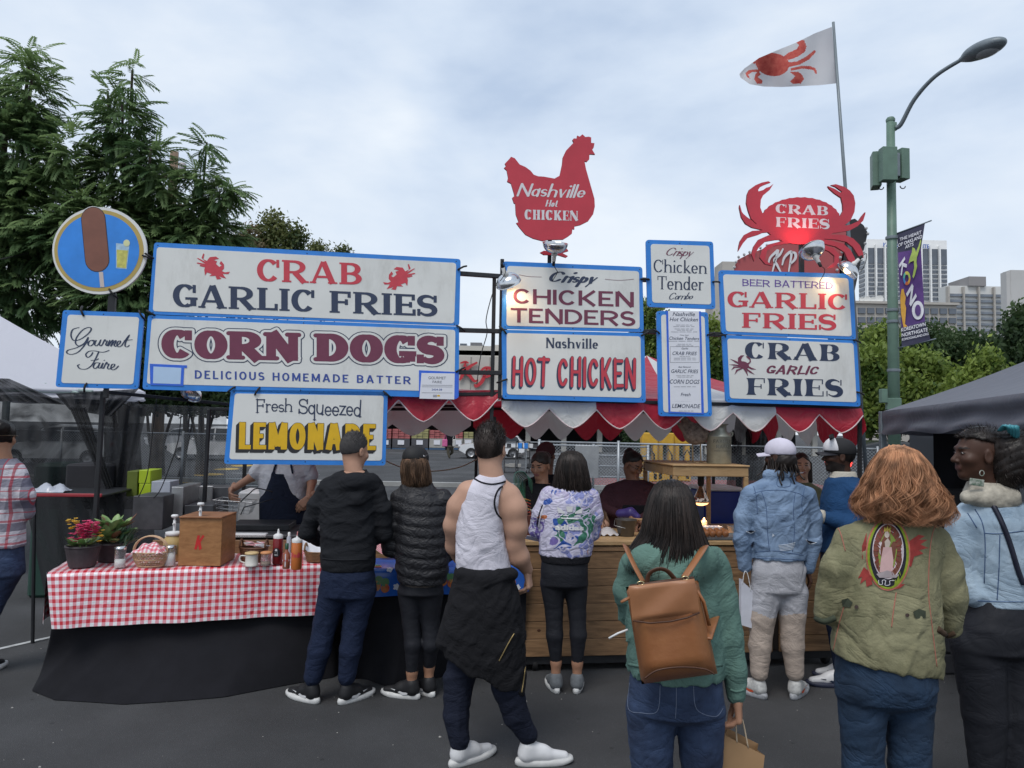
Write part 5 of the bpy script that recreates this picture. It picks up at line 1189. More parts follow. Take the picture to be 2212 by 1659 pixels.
# things on the checked table
T0=TZ+.009
def onT(px,py):return atZ(px,py,T0)
leafm=mat('succulent leaf',(.13,.26,.08),.45,var=.35,vs=14,c2=(.26,.38,.14));leafr=mat('reddish leaf',(.20,.10,.06),.5,var=.3,vs=20);pinkp=mat('pink petals',(.62,.06,.17),.6,var=.2,vs=30);yelp=mat('yellow petals',(.66,.42,.05),.6);dpot=mat('dark pot',(.045,.038,.042),.6,var=.3,vs=12,bump=.15,bs=30);soil=mat('potting soil',(.03,.02,.014),.95)
def pot(rt,p,r0,r1,h,slats=0):
 b=MB();b.lathe(p,[(r0*.95,0),(r0,.004),(r1,h-.012),(r1*1.05,h-.012),(r1*1.06,h),(r1*.97,h),(r1*.95,h-.02)],28);b.build('pot',dpot,rt,True)
 b=MB();b.lathe(p,[(r1*.94,h-.018),(0,h-.012)],20);b.build('soil',soil,rt,True)
 for k in range(slats):
  a=2*math.pi*k/slats;A=p+Vector((math.cos(a)*(r0+.002),math.sin(a)*(r0+.002),.008));B=p+Vector((math.cos(a)*(r1+.001),math.sin(a)*(r1+.001),h-.014));T=Vector((-math.sin(a),math.cos(a),0))*.012;N_=Vector((math.cos(a),math.sin(a),0))*.002
  b=MB();b.prism([A-T,A+T,B+T*1.25,B-T*1.25],N_);b.build('slat',dpot,rt)
def leafpoly(b,base,d,L_,w,cup=.25,n=5,up=Vector((0,0,1))):
 d=d.normalized();s=d.cross(up);s=s.normalized()if s.length>.01 else Vector((1,0,0));nn=s.cross(d)
 vs=[];i0=len(b.v)
 for i in range(n+1):
  t=i/n;ww=w*math.sin(math.pi*min(1,t*.93+.05))**.7*.5;c=base+d*(L_*t)-nn*(L_*.25*t*t*0)+nn*(cup*L_*(t-.5)**2)
  vs+=[c-s*ww+nn*ww*.35,c,c+s*ww+nn*ww*.35]
 fs=[]
 for i in range(n):
  q=i*3;fs+=[(q,q+1,q+4,q+3),(q+1,q+2,q+5,q+4)]
 b.add(vs,fs)
p=onT(177,1224);rt=empty('potted_kalanchoe',p,'dark slatted pot of pink and yellow flowers at the left end of the table','plant');pot(rt,p,.078,.105,.145,22)
r=random.Random(5)
def flowerhead(cx,cy,cz,R_,n,m,nm):
 for i in range(n):
  b=MB();a=r.uniform(0,6.28);rr=R_*math.sqrt(r.random());q=p+Vector((cx+rr*math.cos(a),cy+rr*math.sin(a)*.8,cz+r.uniform(-.035,.04)+.02*(1-rr/R_)))
  for k in range(5):leafpoly(b,q,Vector((math.cos(k*1.257+a),math.sin(k*1.257+a),.35)),.018,.017,n=2)
  b.build(nm,m,rt,kind=None)
flowerhead(.035,-.02,.255,.075,120,pinkp,'blossom');flowerhead(-.075,0,.27,.04,26,yelp,'blossom');flowerhead(.04,-.05,.215,.06,50,pinkp,'blossom');flowerhead(.115,-.01,.20,.03,10,yelp,'blossom');flowerhead(-.04,-.05,.195,.03,10,pinkp,'blossom')
for i in range(26):
 b=MB();a=r.uniform(0,6.28);leafpoly(b,p+Vector((.05*math.cos(a),.05*math.sin(a),.145)),Vector((math.cos(a),math.sin(a),r.uniform(.1,.9))),r.uniform(.06,.1),r.uniform(.035,.05));b.build('leaf',leafm,rt,True)
for i in range(9):
 b=MB();a=r.uniform(0,6.28);b.tube([p+Vector((.02*math.cos(a),.02*math.sin(a),.13)),p+Vector((.04*math.cos(a),.04*math.sin(a),.25))],.002,4);b.build('stem',leafm,rt)
p=onT(239,1211);rt=empty('potted_succulent',p,'dark pot of broad leaved and spiky green succulents behind the flower pot','plant');pot(rt,p,.085,.108,.13)
for i in range(130):
 a=r.uniform(0,6.28);rad=r.uniform(0,.09);q=p+Vector((rad*math.cos(a)+r.uniform(-.03,.02),rad*math.sin(a),.12+r.uniform(0,.13)));b=MB()
 leafpoly(b,q,Vector((math.cos(a),math.sin(a)*.8-.1,r.uniform(.1,1.3))),r.uniform(.075,.115),r.uniform(.045,.065));b.build('leaf',leafr if r.random()<.17 else leafm,rt,True)
for i in range(70):
 a=r.uniform(-1.2,1.4);q=p+Vector((.07+r.uniform(-.02,.05),r.uniform(-.05,.05),.10+r.uniform(0,.09)));b=MB()
 leafpoly(b,q,Vector((math.cos(a)*.9,math.sin(a)*.5,r.uniform(.3,1.3))),r.uniform(.06,.10),.014,cup=.1);b.build('spiky_leaf',mat('blue green leaf',(.10,.19,.12),.5,var=.2),rt,True)
glass=mat('clear glass',(.85,.87,.88),.08,trans=.85,alpha=.55,var=0);chrome=mat('chrome lid',(.6,.6,.6),.2,metal=1,var=0);salt=mat('white salt',(.72,.71,.69),.8,var=.03)
def jar(name,label,px,py,r_,h,fill,fm_,lidm,grp=None,handle=False,gm=glass):
 p=onT(px,py);rt=empty(name,p,label,'jar',grp)
 b=MB();b.lathe(p,[(r_*.92,0),(r_*1.02,.006),(r_*.95,h*.12),(r_*.9,h*.8),(r_*.94,h*.86)],18);b.build('glass',gm,rt,True)
 b=MB();b.lathe(p,[(0,.004),(r_*.86,.005),(r_*.84,h*fill),(0,h*fill+.003)],16);b.build('contents',fm_,rt,True)
 b=MB();b.lathe(p,[(r_*1.0,h*.84),(r_*1.03,h*.86),(r_*1.0,h*.96),(r_*.6,h),(0,h)],18);b.build('lid',lidm,rt,True)
 if handle:
  b=MB();b.tube(catmull([p+Vector((-r_*.9,0,h*.7)),p+Vector((-r_*1.7,0,h*.68)),p+Vector((-r_*1.75,0,h*.35)),p+Vector((-r_*.95,0,h*.2))],5),.005,6);b.build('handle',gm,rt,True)
jar('shaker_jar','glass shaker half filled with white sugar beside the flower pots',258.5,1226,.037,.145,.38,salt,chrome,'glass sugar shakers')
jar('shaker_jar','full glass sugar shaker between the light basket and the K box',366.5,1222,.037,.142,.62,salt,chrome,'glass sugar shakers')
tanl=mat('tan plastic lid',(.55,.40,.20),.5);orl=mat('orange plastic lid',(.55,.24,.10),.5)
jar('mug_jar','small handled jar of white granules with tan lid',543,1222.5,.046,.098,.6,salt,tanl,handle=True,gm=mat('milky glass',(.62,.6,.55),.3))
jar('lidded_jar','small clear jar with orange lid beside the handled jar',574,1221.5,.038,.098,.25,mat('brown powder',(.25,.17,.12),.8),orl)
def pump(rt,top,h=.10,s=1.):
 b=MB();b.lathe(top,[(.010*s,0),(.010*s,h*.8),(.007*s,h*.8),(.007*s,h),(.022*s,h),(.026*s,h+.012),(.02*s,h+.02),(0,h+.022)],14);b.bbox(top+Vector((0,-.012,h*.55)),(.016*s,.03*s,.012*s));b.build('pump',wpl,rt,True)
p=onT(361,1215)+Vector((0,.09,0));rt=empty('mustard_jar',p,'big tan mustard jar with white pump top behind the light basket','jar')
b=MB();b.lathe(p,[(.062,0),(.068,.01),(.070,.12),(.066,.15),(.05,.175),(.05,.19)],22);b.build('jar_body',mat('mustard in plastic',(.50,.37,.16),.35,var=.1),rt,True)
b=MB();b.lathe(p,[(.052,.178),(.058,.18),(.058,.202),(.02,.208),(0,.208)],20);b.build('lid',wpl,rt,True);pump(rt,p+Vector((0,0,.205)),.10)
b=MB();b.lathe(p,[(.0712,.05),(.0718,.115)],14,a0=R(225),sweep=R(90));b.build('label',mat('jar label',(.05,.045,.05),.5,var=.5,vs=40,c2=(.4,.33,.2)),rt,True)
wick=mat('pale wicker',(.50,.33,.20),.6,var=.25,vs=30);wickd=mat('dark wicker',(.105,.045,.022),.55,var=.3,vs=30);wickm=mat('brown wicker',(.21,.11,.05),.6,var=.3,vs=30)
def basket(name,label,p,rx,ry,h,m,rows=9,lat=False,handles='top',liner=None):
 rt=empty(name,p,label,'basket')
 if not lat:
  for j in range(rows):
   z=h*(j+.5)/rows;s=.82+.18*j/(rows-1);b=MB();N=48
   b.tube([p+Vector((rx*s*math.cos(2*math.pi*i/N)*(1+.02*math.sin(i*math.pi/1.0+j*math.pi)),ry*s*math.sin(2*math.pi*i/N)*(1+.03*(-1)**(i+j)),z))for i in range(N+1)],h/rows*.55,5,caps=False);b.build('woven_cane',m,rt,True)
  b=MB();b.lathe(p,[(0,.003),(.8,.004),(.97,h*.97)],24,sx=rx,sy=ry)
  b.v=[Vector((q.x,q.y,q.z))for q in b.v];b.build('basket_wall',m,rt,True)
 else:
  for j in range(34):
   for sgn in(1,-1):
    b=MB();a0=2*math.pi*j/34;N=7
    b.tube([p+Vector((rx*(.72+.28*k/N+.1*math.sin(math.pi*k/N))*math.cos(a0+sgn*.75*k/N),ry*(.72+.28*k/N+.1*math.sin(math.pi*k/N))*math.sin(a0+sgn*.75*k/N),.004+h*k/N))for k in range(N+1)],.0022,4);b.build('cane',m,rt)
  for z,s in((.006,.74),(h*.5,.93),(h,1.0)):
   b=MB();b.tube([p+Vector((rx*s*math.cos(i*.2618),ry*s*math.sin(i*.2618),z))for i in range(25)],.0045,6,caps=False);b.build('rim_cane',m,rt,True)
 if handles=='top':
  for dy in(-.01,.01):
   b=MB();b.tube([p+Vector((rx*math.cos(a),dy,h+h*1.05*math.sin(a)))for a in[math.pi*i/16 for i in range(17)]],.0055,6);b.build('handle',m,rt,True)
 else:
  for sx_ in(-1,1):
   b=MB();b.tube([p+Vector((sx_*rx*.93,ry*.5*math.cos(a),h*.95+.055*math.sin(a)))for a in[math.pi*i/10 for i in range(11)]],.007,6);b.build('handle',m,rt,True)
 return rt
p=onT(314,1227)+Vector((0,.07,0));rt=basket('wicker_basket','small pale wicker basket with hoop handle and pink checked napkin',p,.118,.085,.10,wick,lat=True)
nap=gingham('napkin gingham',.03,(.55,.10,.14),(.7,.64,.64),.8)
o=sheet('gingham_napkin',lambda a,c:p+Vector(((a-.5)*.21,(c-.5)*.15,.095+.065*math.sin(math.pi*a)**.6*math.sin(math.pi*c)**.6+.008*math.sin(a*15+c*9))),lambda a,c:(a*.22,c*.2),24,16,nap,None,'pink checked napkin bundled in the pale basket','napkin',p)
p=onT(540,1216)+Vector((0,.07,0));rt=basket('wicker_basket','dark wicker basket full of wrapped straws and packets beside the K box',p,.098,.07,.105,wickd,8,handles='side')
pk=mat('paper packet',(.66,.66,.70),.7)
for i in range(16):
 b=MB();a=r.uniform(-.9,.9);q=p+Vector((r.uniform(-.06,.07),r.uniform(-.04,.04),.10+r.uniform(0,.035)));ln=r.uniform(.05,.11)
 b.box(q,(ln,.014,.003),a,);o=b.build('straw_packet',pk if i%3 else nap,None,loc=q);tag(o,'paper wrapped straw packet sticking out of the dark basket' if i%3 else 'red checked paper packet sticking out of the dark basket','packet','straw packets in the dark basket' if i%3 else 'checked packets in the dark basket');set_uv(o,lambda i:(i*.01,i*.02))if not i%3 else None
p=onT(684,1216)+Vector((0,.08,0));rt=basket('wicker_basket','brown wicker basket with white napkins beside the hot sauce',p,.11,.075,.075,wickm,7,handles=None)
b=MB();b.grid(lambda a,c:p+Vector((-.14+a*.26,-.03+c*.1+.02*math.sin(a*6),.02+.14*c*(1-.4*abs(a-.5))+.02*math.sin(a*13+c*5)+.05*(1-a))),16,10);o=b.build('napkin_stack',paper,None,True,loc=p);tag(o,'white paper napkins fanned up behind the brown basket','napkins')
p0,p1,p2=onT(384,1222),onT(476,1223),onT(508,1208);d1=(p1-p0);d2=(p2-p1);ez=Vector((0,0,1));H=.325
kb=mat('varnished plywood',(.30,.135,.05),.4,var=.18,vs=4,c2=(.38,.185,.075),bump=.06,bs=14,stretch=(3,3,9),wood=.8)
rt=empty('condiment_box',(p0+p2)/2,'brown plywood box with red letter K and white pump on the checked table','box')
U=d1.normalized();W=Vector((-U.y,U.x,0));dp=max(.2,d2.length);wd=d1.length
b=MB();b.bbox(p0+U*wd/2+W*.006+ez*H/2,(wd,.012,H),ax=(U,W,ez),b=.002);b.build('front_panel',kb,rt,loc=p0)
for s_ in(0,1):b=MB();b.bbox(p0+U*(wd*s_+(.006 if not s_ else-.006))+W*(.013+dp/2)+ez*H/2,(.012,dp,H),ax=(U,W,ez),b=.002);b.build('side_panel',kb,rt,loc=p1)
b=MB();b.bbox(p0+U*wd/2+W*(dp+.02)+ez*H/2,(wd,.012,H),ax=(U,W,ez),b=.002);b.build('back_panel',kb,rt)
for k in range(2):b=MB();b.bbox(p0+U*(wd*(.25+.5*k))+W*(dp/2+.008)+ez*(H+.008),(wd/2+.004,dp+.045,.013),ax=(U,W,ez),b=.003);b.build('lid_board',mat('worn lid',(.24,.10,.04),.45,var=.3,vs=8),rt)
pump(rt,p0+U*wd*.44+W*.03+ez*(H+.012),.075,.95)
fk=lambda x,y,off=0.:p0+U*(x*wd)+ez*(H*(1-y))-W*(off)
lettering('K',((.37,.34),(.60,.34),(.60,.67),(.37,.67)),'lettering',mat('brush red',(.50,.02,.02),.6),rt,fk,.0015,th=.24,tn=.2,ser=.0,W=.85,slant=.25,rnd_=True)
def bottle(name,label,px,py,prof,parts,cat='bottle',dy=0.):
 p=onT(px,py)+Vector((0,dy,0));rt=empty(name,p,label,cat)
 for(nm,pr,m)in parts:
  b=MB();b.lathe(p,pr,18);b.build(nm,m,rt,True)
 return p,rt
bbq=mat('dark red sauce',(.17,.012,.015),.25,var=.15);org=mat('orange sauce bottle',(.55,.16,.04),.3,var=.1);grn=mat('dark green cap',(.01,.06,.03),.4);lbk=mat('black label',(.015,.014,.018),.5)
p,rt=bottle('sauce_bottle','dark red squeeze bottle with black round emblem label and white nozzle',599,1218,0,[('body',[(.030,0),(.035,.006),(.035,.175),(.031,.182)],bbq),('cap',[(.033,.18),(.034,.203),(.018,.212),(.009,.214),(.008,.23),(.004,.245),(0,.247)],wpl)])
fb=lambda x,y,off=0.:p+Vector((math.sin(x)*(.0353+off),-math.cos(x)*(.0353+off),y))
plate([[(.78*math.cos(t*.35),.085+.032*math.sin(t*.35))for t in range(18)]],fb,.0015,None,'round_label',lbk,rt)
plain_text('BBQ',((-.32,.074),(.32,.074),(.32,.062),(-.32,.062)),'lettering',signw,rt,fb,.0022,bold=.02)
for a in(.8,-.8):plate([[(-.3,.09+a*.01),(-.27,.093+a*.01),(.3,.09-a*.01),(.27,.087-a*.01)]],fb,.0022+.0001*a,None,'crossed_fork',signw,rt)
plate([[(.2*math.cos(t*.6),.102+.008*math.sin(t*.6))for t in range(10)]],fb,.0022,None,'emblem',signw,rt)
p,rt=bottle('sauce_bottle','orange hot sauce squeeze bottle with red brush lettering and white nozzle',640,1229.5,0,[('body',[(.032,0),(.0365,.006),(.0365,.178),(.033,.184)],org),('cap',[(.035,.182),(.036,.205),(.018,.213),(.009,.215),(.008,.228)],wpl),('nozzle',[(.006,.228),(.003,.255),(0,.256)],mat('pink nozzle',(.55,.2,.2),.5))])
fb=lambda x,y,off=0.:p+Vector((math.sin(x)*(.0366+off),-math.cos(x)*(.0366+off),y))
lettering('RedH',((-.95,.118),(1.25,.118),(1.25,.082),(-.95,.082)),'lettering',red,rt,fb,.001,th=.2,tn=.15,ser=0,W=.8,track=.05)
p,rt=bottle('hot_sauce_bottle','small pepper sauce bottle with diamond label and green cap',618,1228,0,[('body',[(.022,0),(.025,.004),(.025,.095),(.011,.118),(.0105,.135)],mat('pepper sauce glass',(.30,.10,.06),.15,var=.15)),('cap',[(.0125,.132),(.0125,.17),(0,.172)],grn)])
fb=lambda x,y,off=0.:p+Vector((math.sin(x)*(.0253+off),-math.cos(x)*(.0253+off),y))
plate([[(0,.105),(1.1,.058),(0,.012),(-1.1,.058)]],fb,.0015,None,'diamond_label',paper,rt)
plain_text('TABASCO',((-.75,.064),(.75,.064),(.75,.052),(-.75,.052)),'lettering',red,rt,fb,.0022,bold=.01)
bottle('small_dispenser','small pale dispenser bottle behind the dark red squeeze bottle',612,1212,0,[('body',[(.016,0),(.017,.15),(.008,.165)],tub),('cap',[(.01,.163),(.009,.19),(0,.192)],wpl)],dy=.12)
for(px,py,c_,lab)in((655,1212,.5,'folded red checked paper tray behind the orange sauce bottle'),(829,1212,.3,'red checked paper food tray on the blue oilcloth')):
 p=onT(px,py)+Vector((0,.12,0));b=MB();b.grid(lambda a,c:p+Vector(((a-.5)*.15,(c-.5)*.10,.03+.12*abs(a-.5)**1.5+.05*c)),6,6);o=b.build('paper_tray',nap,None,True,loc=p);set_uv(o,lambda i:(i*.004,i*.01));tag(o,lab,'tray')
# on and behind the serving counter
CTZ=.97
def onC(px,v,z=CTZ):
 q=atV(px,1160,v);return Vector((q.x,q.y,z))
rt=empty('display_rack',onC(1535,.2),'open pine display rack on the counter carrying the hen and the milk can','rack')
A,B=atV(1458,1010,.18),atV(1611,1012,.18);ua,ub=uz(A)[0],uz(B)[0];zt=1.522;vb=.95
def beam(c,sz,nm='beam',m=woodl):b=MB();b.bbox(c,sz,ANG,b=.004);b.build(nm,m,rt,loc=c)
for v in(.18,vb):beam(S((ua+ub)/2,v,zt-.04),(ub-ua+.035,.03,.075))
for u in(ua,ub):beam(S(u,(.18+vb)/2,zt-.04),(.028,vb-.18-.032,.07))
for u in(ua,ub):
 for v in(.18,vb):beam(S(u,v,(CTZ+zt-.08)/2),(.035,.032,zt-.08-CTZ),'post')
beam(S((ua+ub)/2,(.18+vb)/2,zt+.008),(ub-ua+.05,vb-.18+.05,.014),'shelf')
featm=mat('hen feathers',(.16,.12,.105),.8,var=.4,vs=35,c2=(.30,.235,.19),bump=.5,bs=60);combm=mat('hen red head',(.35,.035,.035),.6,bump=.2,bs=60);legm=mat('hen legs',(.38,.27,.15),.6)
hp=Vector((*atV(1503,1008,.45).xy,zt+.016));rt=empty('hen_statue',hp,'life-size speckled brown hen with red head on the display rack','hen')
v=Vol();H_=lambda x,y,z:hp+SU*x+SV*y+Vector((0,0,z))
v.ell(H_(0,0,.235),(.105,.075,.085),np.array([SU[:],SV[:],(0,0,1)]),.03);v.cap(H_(-.03,0,.27),H_(-.13,0,.40),.055,.018,.04,sq=(SV,.5));v.cap(H_(-.06,0,.25),H_(-.16,0,.33),.045,.014,.03,sq=(SV,.5));v.cap(H_(.05,0,.28),H_(.105,0,.385),.055,.026,.04)
P,F=v.mesh(.006,folds(3,.010,(70,70,110),.5,3));mkv('body',(P,F),featm,rt)
v=Vol();v.cap(H_(.10,0,.38),H_(.113,0,.415),.026,.024,.01);v.ell(H_(.118,0,.452),(.012,.006,.022),None,.01);v.ell(H_(.10,0,.448),(.012,.006,.018),None,.01);v.cap(H_(.125,0,.385),H_(.128,0,.36),.009,.006,.008)
mkv('head',v.mesh(.004),combm,rt)
b=MB();b.lathe(H_(.135,0,.412),[(.009,0),(0,.026)],8,SU);b.build('beak',legm,rt,True)
for s_ in(-.03,.04):
 b=MB();b.tube([H_(s_,0,.17),H_(s_+.005,0,.01)],.006,6)
 for a in(-.6,0,.6,3.1):b.tube([H_(s_+.005,0,.008),H_(s_+.005+.05*math.cos(a),.05*math.sin(a),.004)],.004,5)
 b.build('leg',legm,rt,True)
canm=mat('galvanised can',(.36,.37,.31),.42,metal=.55,var=.25,vs=9,bump=.08,bs=10)
cp=Vector((*atV(1553,1009,.42).xy,zt+.016));rt=empty('milk_can',cp,'galvanised milk can lettered FARMERS MARKET beside the hen','can')
b=MB();b.lathe(cp,[(.095,0),(.1,.006),(.1,.222),(.103,.226),(.1,.232),(.062,.275),(.060,.318),(.078,.324),(.079,.33),(.0,.334)],30);b.build('can_body',canm,rt,True)
for s_ in(-1,1):
 b=MB();b.tube(catmull([cp+SU*s_*.085+Vector((0,0,.25)),cp+SU*s_*.118+Vector((0,0,.262)),cp+SU*s_*.115+Vector((0,0,.235)),cp+SU*s_*.098+Vector((0,0,.225))],4),.007,6);b.build('handle',canm,rt,True)
fc=lambda x,y,off=0.:cp+SU*(math.sin(x)*(.1006+off))-SV*(math.cos(x)*(.1006+off))+Vector((0,0,y))
etch=mat('stamped lettering',(.13,.13,.11),.6)
plain_text('FARMERS',((-.85,.20),(.95,.20),(.95,.17),(-.85,.17)),'lettering',etch,rt,fc,.001,bold=.004);plain_text('MARKET',((-.62,.158),(.8,.158),(.8,.128),(-.62,.128)),'lettering',etch,rt,fc,.001,bold=.004);plain_text('FRESH HEALTHY',((-.75,.112),(.85,.112),(.85,.102),(-.75,.102)),'lettering',etch,rt,fc,.001)
mirr=mat('mirrored amber bulb',(.55,.42,.33),.08,metal=.85,var=.2,vs=8)
lp=atV(1514,1045,.5);rt=empty('heat_lamp',lp+Vector((0,0,.1)),'lit mirrored heat bulb hanging in the display rack over the corn dogs','lamp')
b=MB();b.lathe(lp,[(0,.12),(.015,.12),(.027,.1),(.028,.0),(.02,-.02)],14);b.build('socket',rubber,rt,True)
b=MB();b.lathe(lp,[(.018,-.02),(.022,-.04),(.055,-.11),(.068,-.14),(.066,-.155)],20);b.build('bulb',mirr,rt,True)
b=MB();b.lathe(lp,[(.066,-.155),(.05,-.172),(.02,-.182),(0,-.184)],20);b.build('bulb_face',mat('glowing bulb face',(1,.6,.3),.3,em=(1,.5,.2,2.2)),rt,True)
ld=bpy.data.lights.new('heat_lamp_light','SPOT');ld.energy=5;ld.color=(1,.6,.35);ld.spot_size=R(120);ld.shadow_soft_size=.05;lo=bpy.data.objects.new('heat_lamp_light',ld);col.objects.link(lo);lo.parent=rt;lo.location=Vector((0,0,-.31))
tp=onC(1556,.10);rt=empty('food_tray',tp,'shallow metal tray on the counter edge under the heat lamp','tray')
b=MB();b.bbox(tp+Vector((0,0,.006)),(.36,.24,.008),ANG);b.build('tray_base',stl,rt)
for(a,c,sx,sy)in((0,-.12,.36,.008),(0,.12,.36,.008),(-.18,0,.008,.24),(.18,0,.008,.24)):b=MB();b.box(tp+SU*a+SV*c+Vector((0,0,.014)),(sx,sy,.018),ANG);b.build('tray_rim',stl,rt)
batter=mat('fried batter',(.23,.085,.028),.5,var=.3,vs=18,bump=.3,bs=60)
for i in range(4):
 c=tp+SU*(-.13+.052*i)+SV*(-.02)+Vector((0,0,.042));v=Vol();v.cap(c-SV*.045-SU*.012,c+SV*.06+SU*.01+Vector((0,0,.01)),.027,.024,.01);o=mkv('corn_dog',v.mesh(.006,folds(i,.003,(60,60,60))),batter,None,c)
 tag(o,('first corn dog at the left end of the row on the tray','second corn dog from the left end of the row on the tray','third corn dog from the left end of the row on the tray','last corn dog at the right end of the row on the tray')[i],'corn dog','corn dogs on the tray')
for i,px in enumerate((1512,1542,1590)):
 c=onC(px,.38);b=MB();b.lathe(c,[(.05,0),(.07,.055),(.068,.055),(.048,.004),(0,.004)],4,a0=R(45)+ANG,sx=1.2,sy=.8);o=b.build('paper_boat',(paper,paper,mat('grey paper',(.3,.29,.28),.7))[i],None,loc=c);tag(o,('white paper food boat behind the left corn dogs','white paper food boat behind the right corn dogs','grey paper food boat at the right end behind the tray')[i],'food boat')
c=onC(1521,.55);b=MB();b.lathe(c,[(.026,0),(.028,.01),(.026,.075),(.02,.08),(.012,.085),(.005,.105),(0,.106)],14);tag(b.build('squeeze_bottle',mat('cream plastic',(.5,.42,.3),.4),None,True,loc=c),'small cream squeeze bottle standing behind the paper boats','bottle')
c=onC(1352,.22);rt=empty('metal_pail',c,'dark metal pail with wire handle on the counter before the woman with glasses','pail')
b=MB();b.lathe(c,[(.058,0),(.062,.003),(.085,.125),(.09,.128),(.086,.13),(.06,.01),(0,.008)],24);b.build('pail_body',mat('dark pail metal',(.12,.115,.11),.4,metal=.7,var=.2),rt,True)
b=MB();b.tube([c+Vector((-.09,-.01,.12)),c+Vector((-.10,-.05,.085)),c+Vector((-.02,-.10,.07))],.003,5);b.build('handle',stl,rt,True)
c=onC(1311,.25);b=MB();b.grid(lambda a,d:c+SU*((a-.5)*.16)+SV*((d-.5)*.12)+Vector((0,0,.01+.05*math.sin(a*3)*math.sin(d*3)+.008*math.sin(a*19+d*23))),14,10);tag(b.build('crumpled_foil',mat('grey foil paper',(.45,.42,.42),.5),None,True,loc=c),'crumpled grey paper lying beside the metal pail','paper')
boxm=mat('red brown stained box',(.085,.028,.018),.5,var=.3,vs=5,bump=.1,wood=1,stretch=(1,5,8))
c=onC(1146,.2);rt=empty('stained_box',c,'red brown wooden box on the left end of the counter top','box')
for(dx,dy,sx,sy)in((0,-.09,.2,.012),(0,.09,.2,.012),(-.094,0,.012,.168),(.094,0,.012,.168)):b=MB();b.bbox(c+SU*dx+SV*dy+Vector((0,0,.085)),(sx,sy,.17),ANG,b=.003);b.build('board',boxm,rt)
b=MB();b.box(c+Vector((0,0,.01)),(.17,.16,.01),ANG);b.build('base',boxm,rt)
c=atV(968,1082,.35);rt2=tag(MB().bbox(Vector((c.x,c.y,.97)),(.12,.1,.28),ANG,b=.004).build('red_box',boxm,None,loc=Vector((c.x,c.y,.83))),'small red brown box between the two women at the counter','box')
rt=empty('rooster_sculpture',c,'painted metal rooster sculpture with green curved tail on the stained box','sculpture');c0=onC(1143,.2,CTZ+.17);rt.location=c0
gT=[mat('tail green',(.03,.10,.05),.35,var=.3),mat('tail teal',(.035,.13,.10),.35,var=.3),mat('tail red tip',(.35,.06,.03),.35,var=.3),mat('neck orange',(.48,.20,.03),.4,var=.2),mat('neck red',(.38,.05,.03),.4)]
fq=lambda px,py,v:atV(px,py,v)
for i in range(9):
 t=i/8;b=MB();w=.012+.004*math.sin(t*3)
 P=[fq(1128+6*t,1080,.2+.01*i),fq(1112+22*t,1050-6*t,.2+.01*i),fq(1112+24*t,1024+14*t,.2+.01*i),fq(1128+20*t,1018+18*t,.2+.01*i),fq(1140+10*t,1030+22*t,.2+.01*i),fq(1143+6*t,1052+14*t,.2+.01*i)]
 C=catmull(P,5);b.tube(C,[w*(1-.6*k/len(C))for k in range(len(C))],6,flat=.3);b.build('tail_feather',gT[0]if i%3 else gT[1],rt,True)
for i in range(6):
 b=MB();P=[fq(1120+4*i,1085+6*i,.18),fq(1132+3*i,1078+7*i,.16),fq(1146,1082+7*i,.17)];b.tube(catmull(P,4),.009,6,flat=.4);b.build('neck_feather',(gT[3],gT[4],gT[2])[i%3],rt,True)
v=Vol();v.cap(fq(1131,1085,.2),fq(1131,1118,.2),.035,.03,.02);mkv('body',v.mesh(.007),gT[0],rt)
def bx(name,label,cat,x0,x1,y0,y1,v,dpt,m,par=None,bev=.004,z0=None):
 a,b_=atV(x0,y1,v),atV(x1,y0,v);w=(b_-a).dot(SU);zb=z0 if z0 is not None else a.z;h=b_.z-zb;c=a+SU*w/2+SV*dpt/2;c.z=zb+h/2
 o=MB().bbox(c,(w,dpt,h),ANG,b=bev).build(name,m,par,loc=None if par else Vector((c.x,c.y,zb)))
 return tag(o,label,cat)if label else o
lime=mat('lime yellow plastic',(.36,.48,.02),.4,var=.05)
rt=empty('propane_cover',atV(299,1075,1.6),'lime yellow storage box standing behind the black net','box');lim2=mat('net veiled lime plastic',(.10,.13,.015),.6);bx('lower_box',None,None,299,326,1045,1075,1.6,.3,lime,rt);bx('upper_box',None,None,299,326,1016,1044,1.6,.3,lime,rt);bx('side_box',None,None,272,298,1018,1078,1.6,.3,lim2,rt)  # side box: lime darkened to olive, the net's veil put into its colour
bx('steel_box','dark steel box on the cooking counter behind the succulents','box',285,354,1072,1132,.75,.35,dst,z0=.937)
bx('plastic_tub','cloudy plastic tub stacked behind the dark steel box','tub',326,368,1040,1070,1.5,.25,tub);bx('plastic_tub','lower cloudy plastic tub next to the fryer','tub',345,367,1072,1120,1.2,.2,wpl,z0=.937)
rt=empty('deep_fryer',atV(440,1140,1.1),'stainless deep fryer tank behind the plywood box','fryer')
for(x0,x1,y0,y1,v,d,m)in((367,397,1052,1130,1.0,.5,stl),(397,460,1050,1090,1.45,.03,stl),(397,462,1092,1130,1.0,.5,dst),(430,500,1053,1085,1.5,.3,dst)):bx('tank_panel',None,None,x0,x1,y0,y1,v,d,m,rt)
rt=empty('fryer_basket',atV(500,1100,1.0),'wire fryer basket with long black handle held over the fryer','fryer basket')
q=[atV(460,1080,1.0),atV(545,1086,1.0),atV(556,1080,1.3),atV(480,1074,1.3)];lw=[p_*.8+sum(q,Vector())/4*.2-Vector((0,0,.10))for p_ in q]
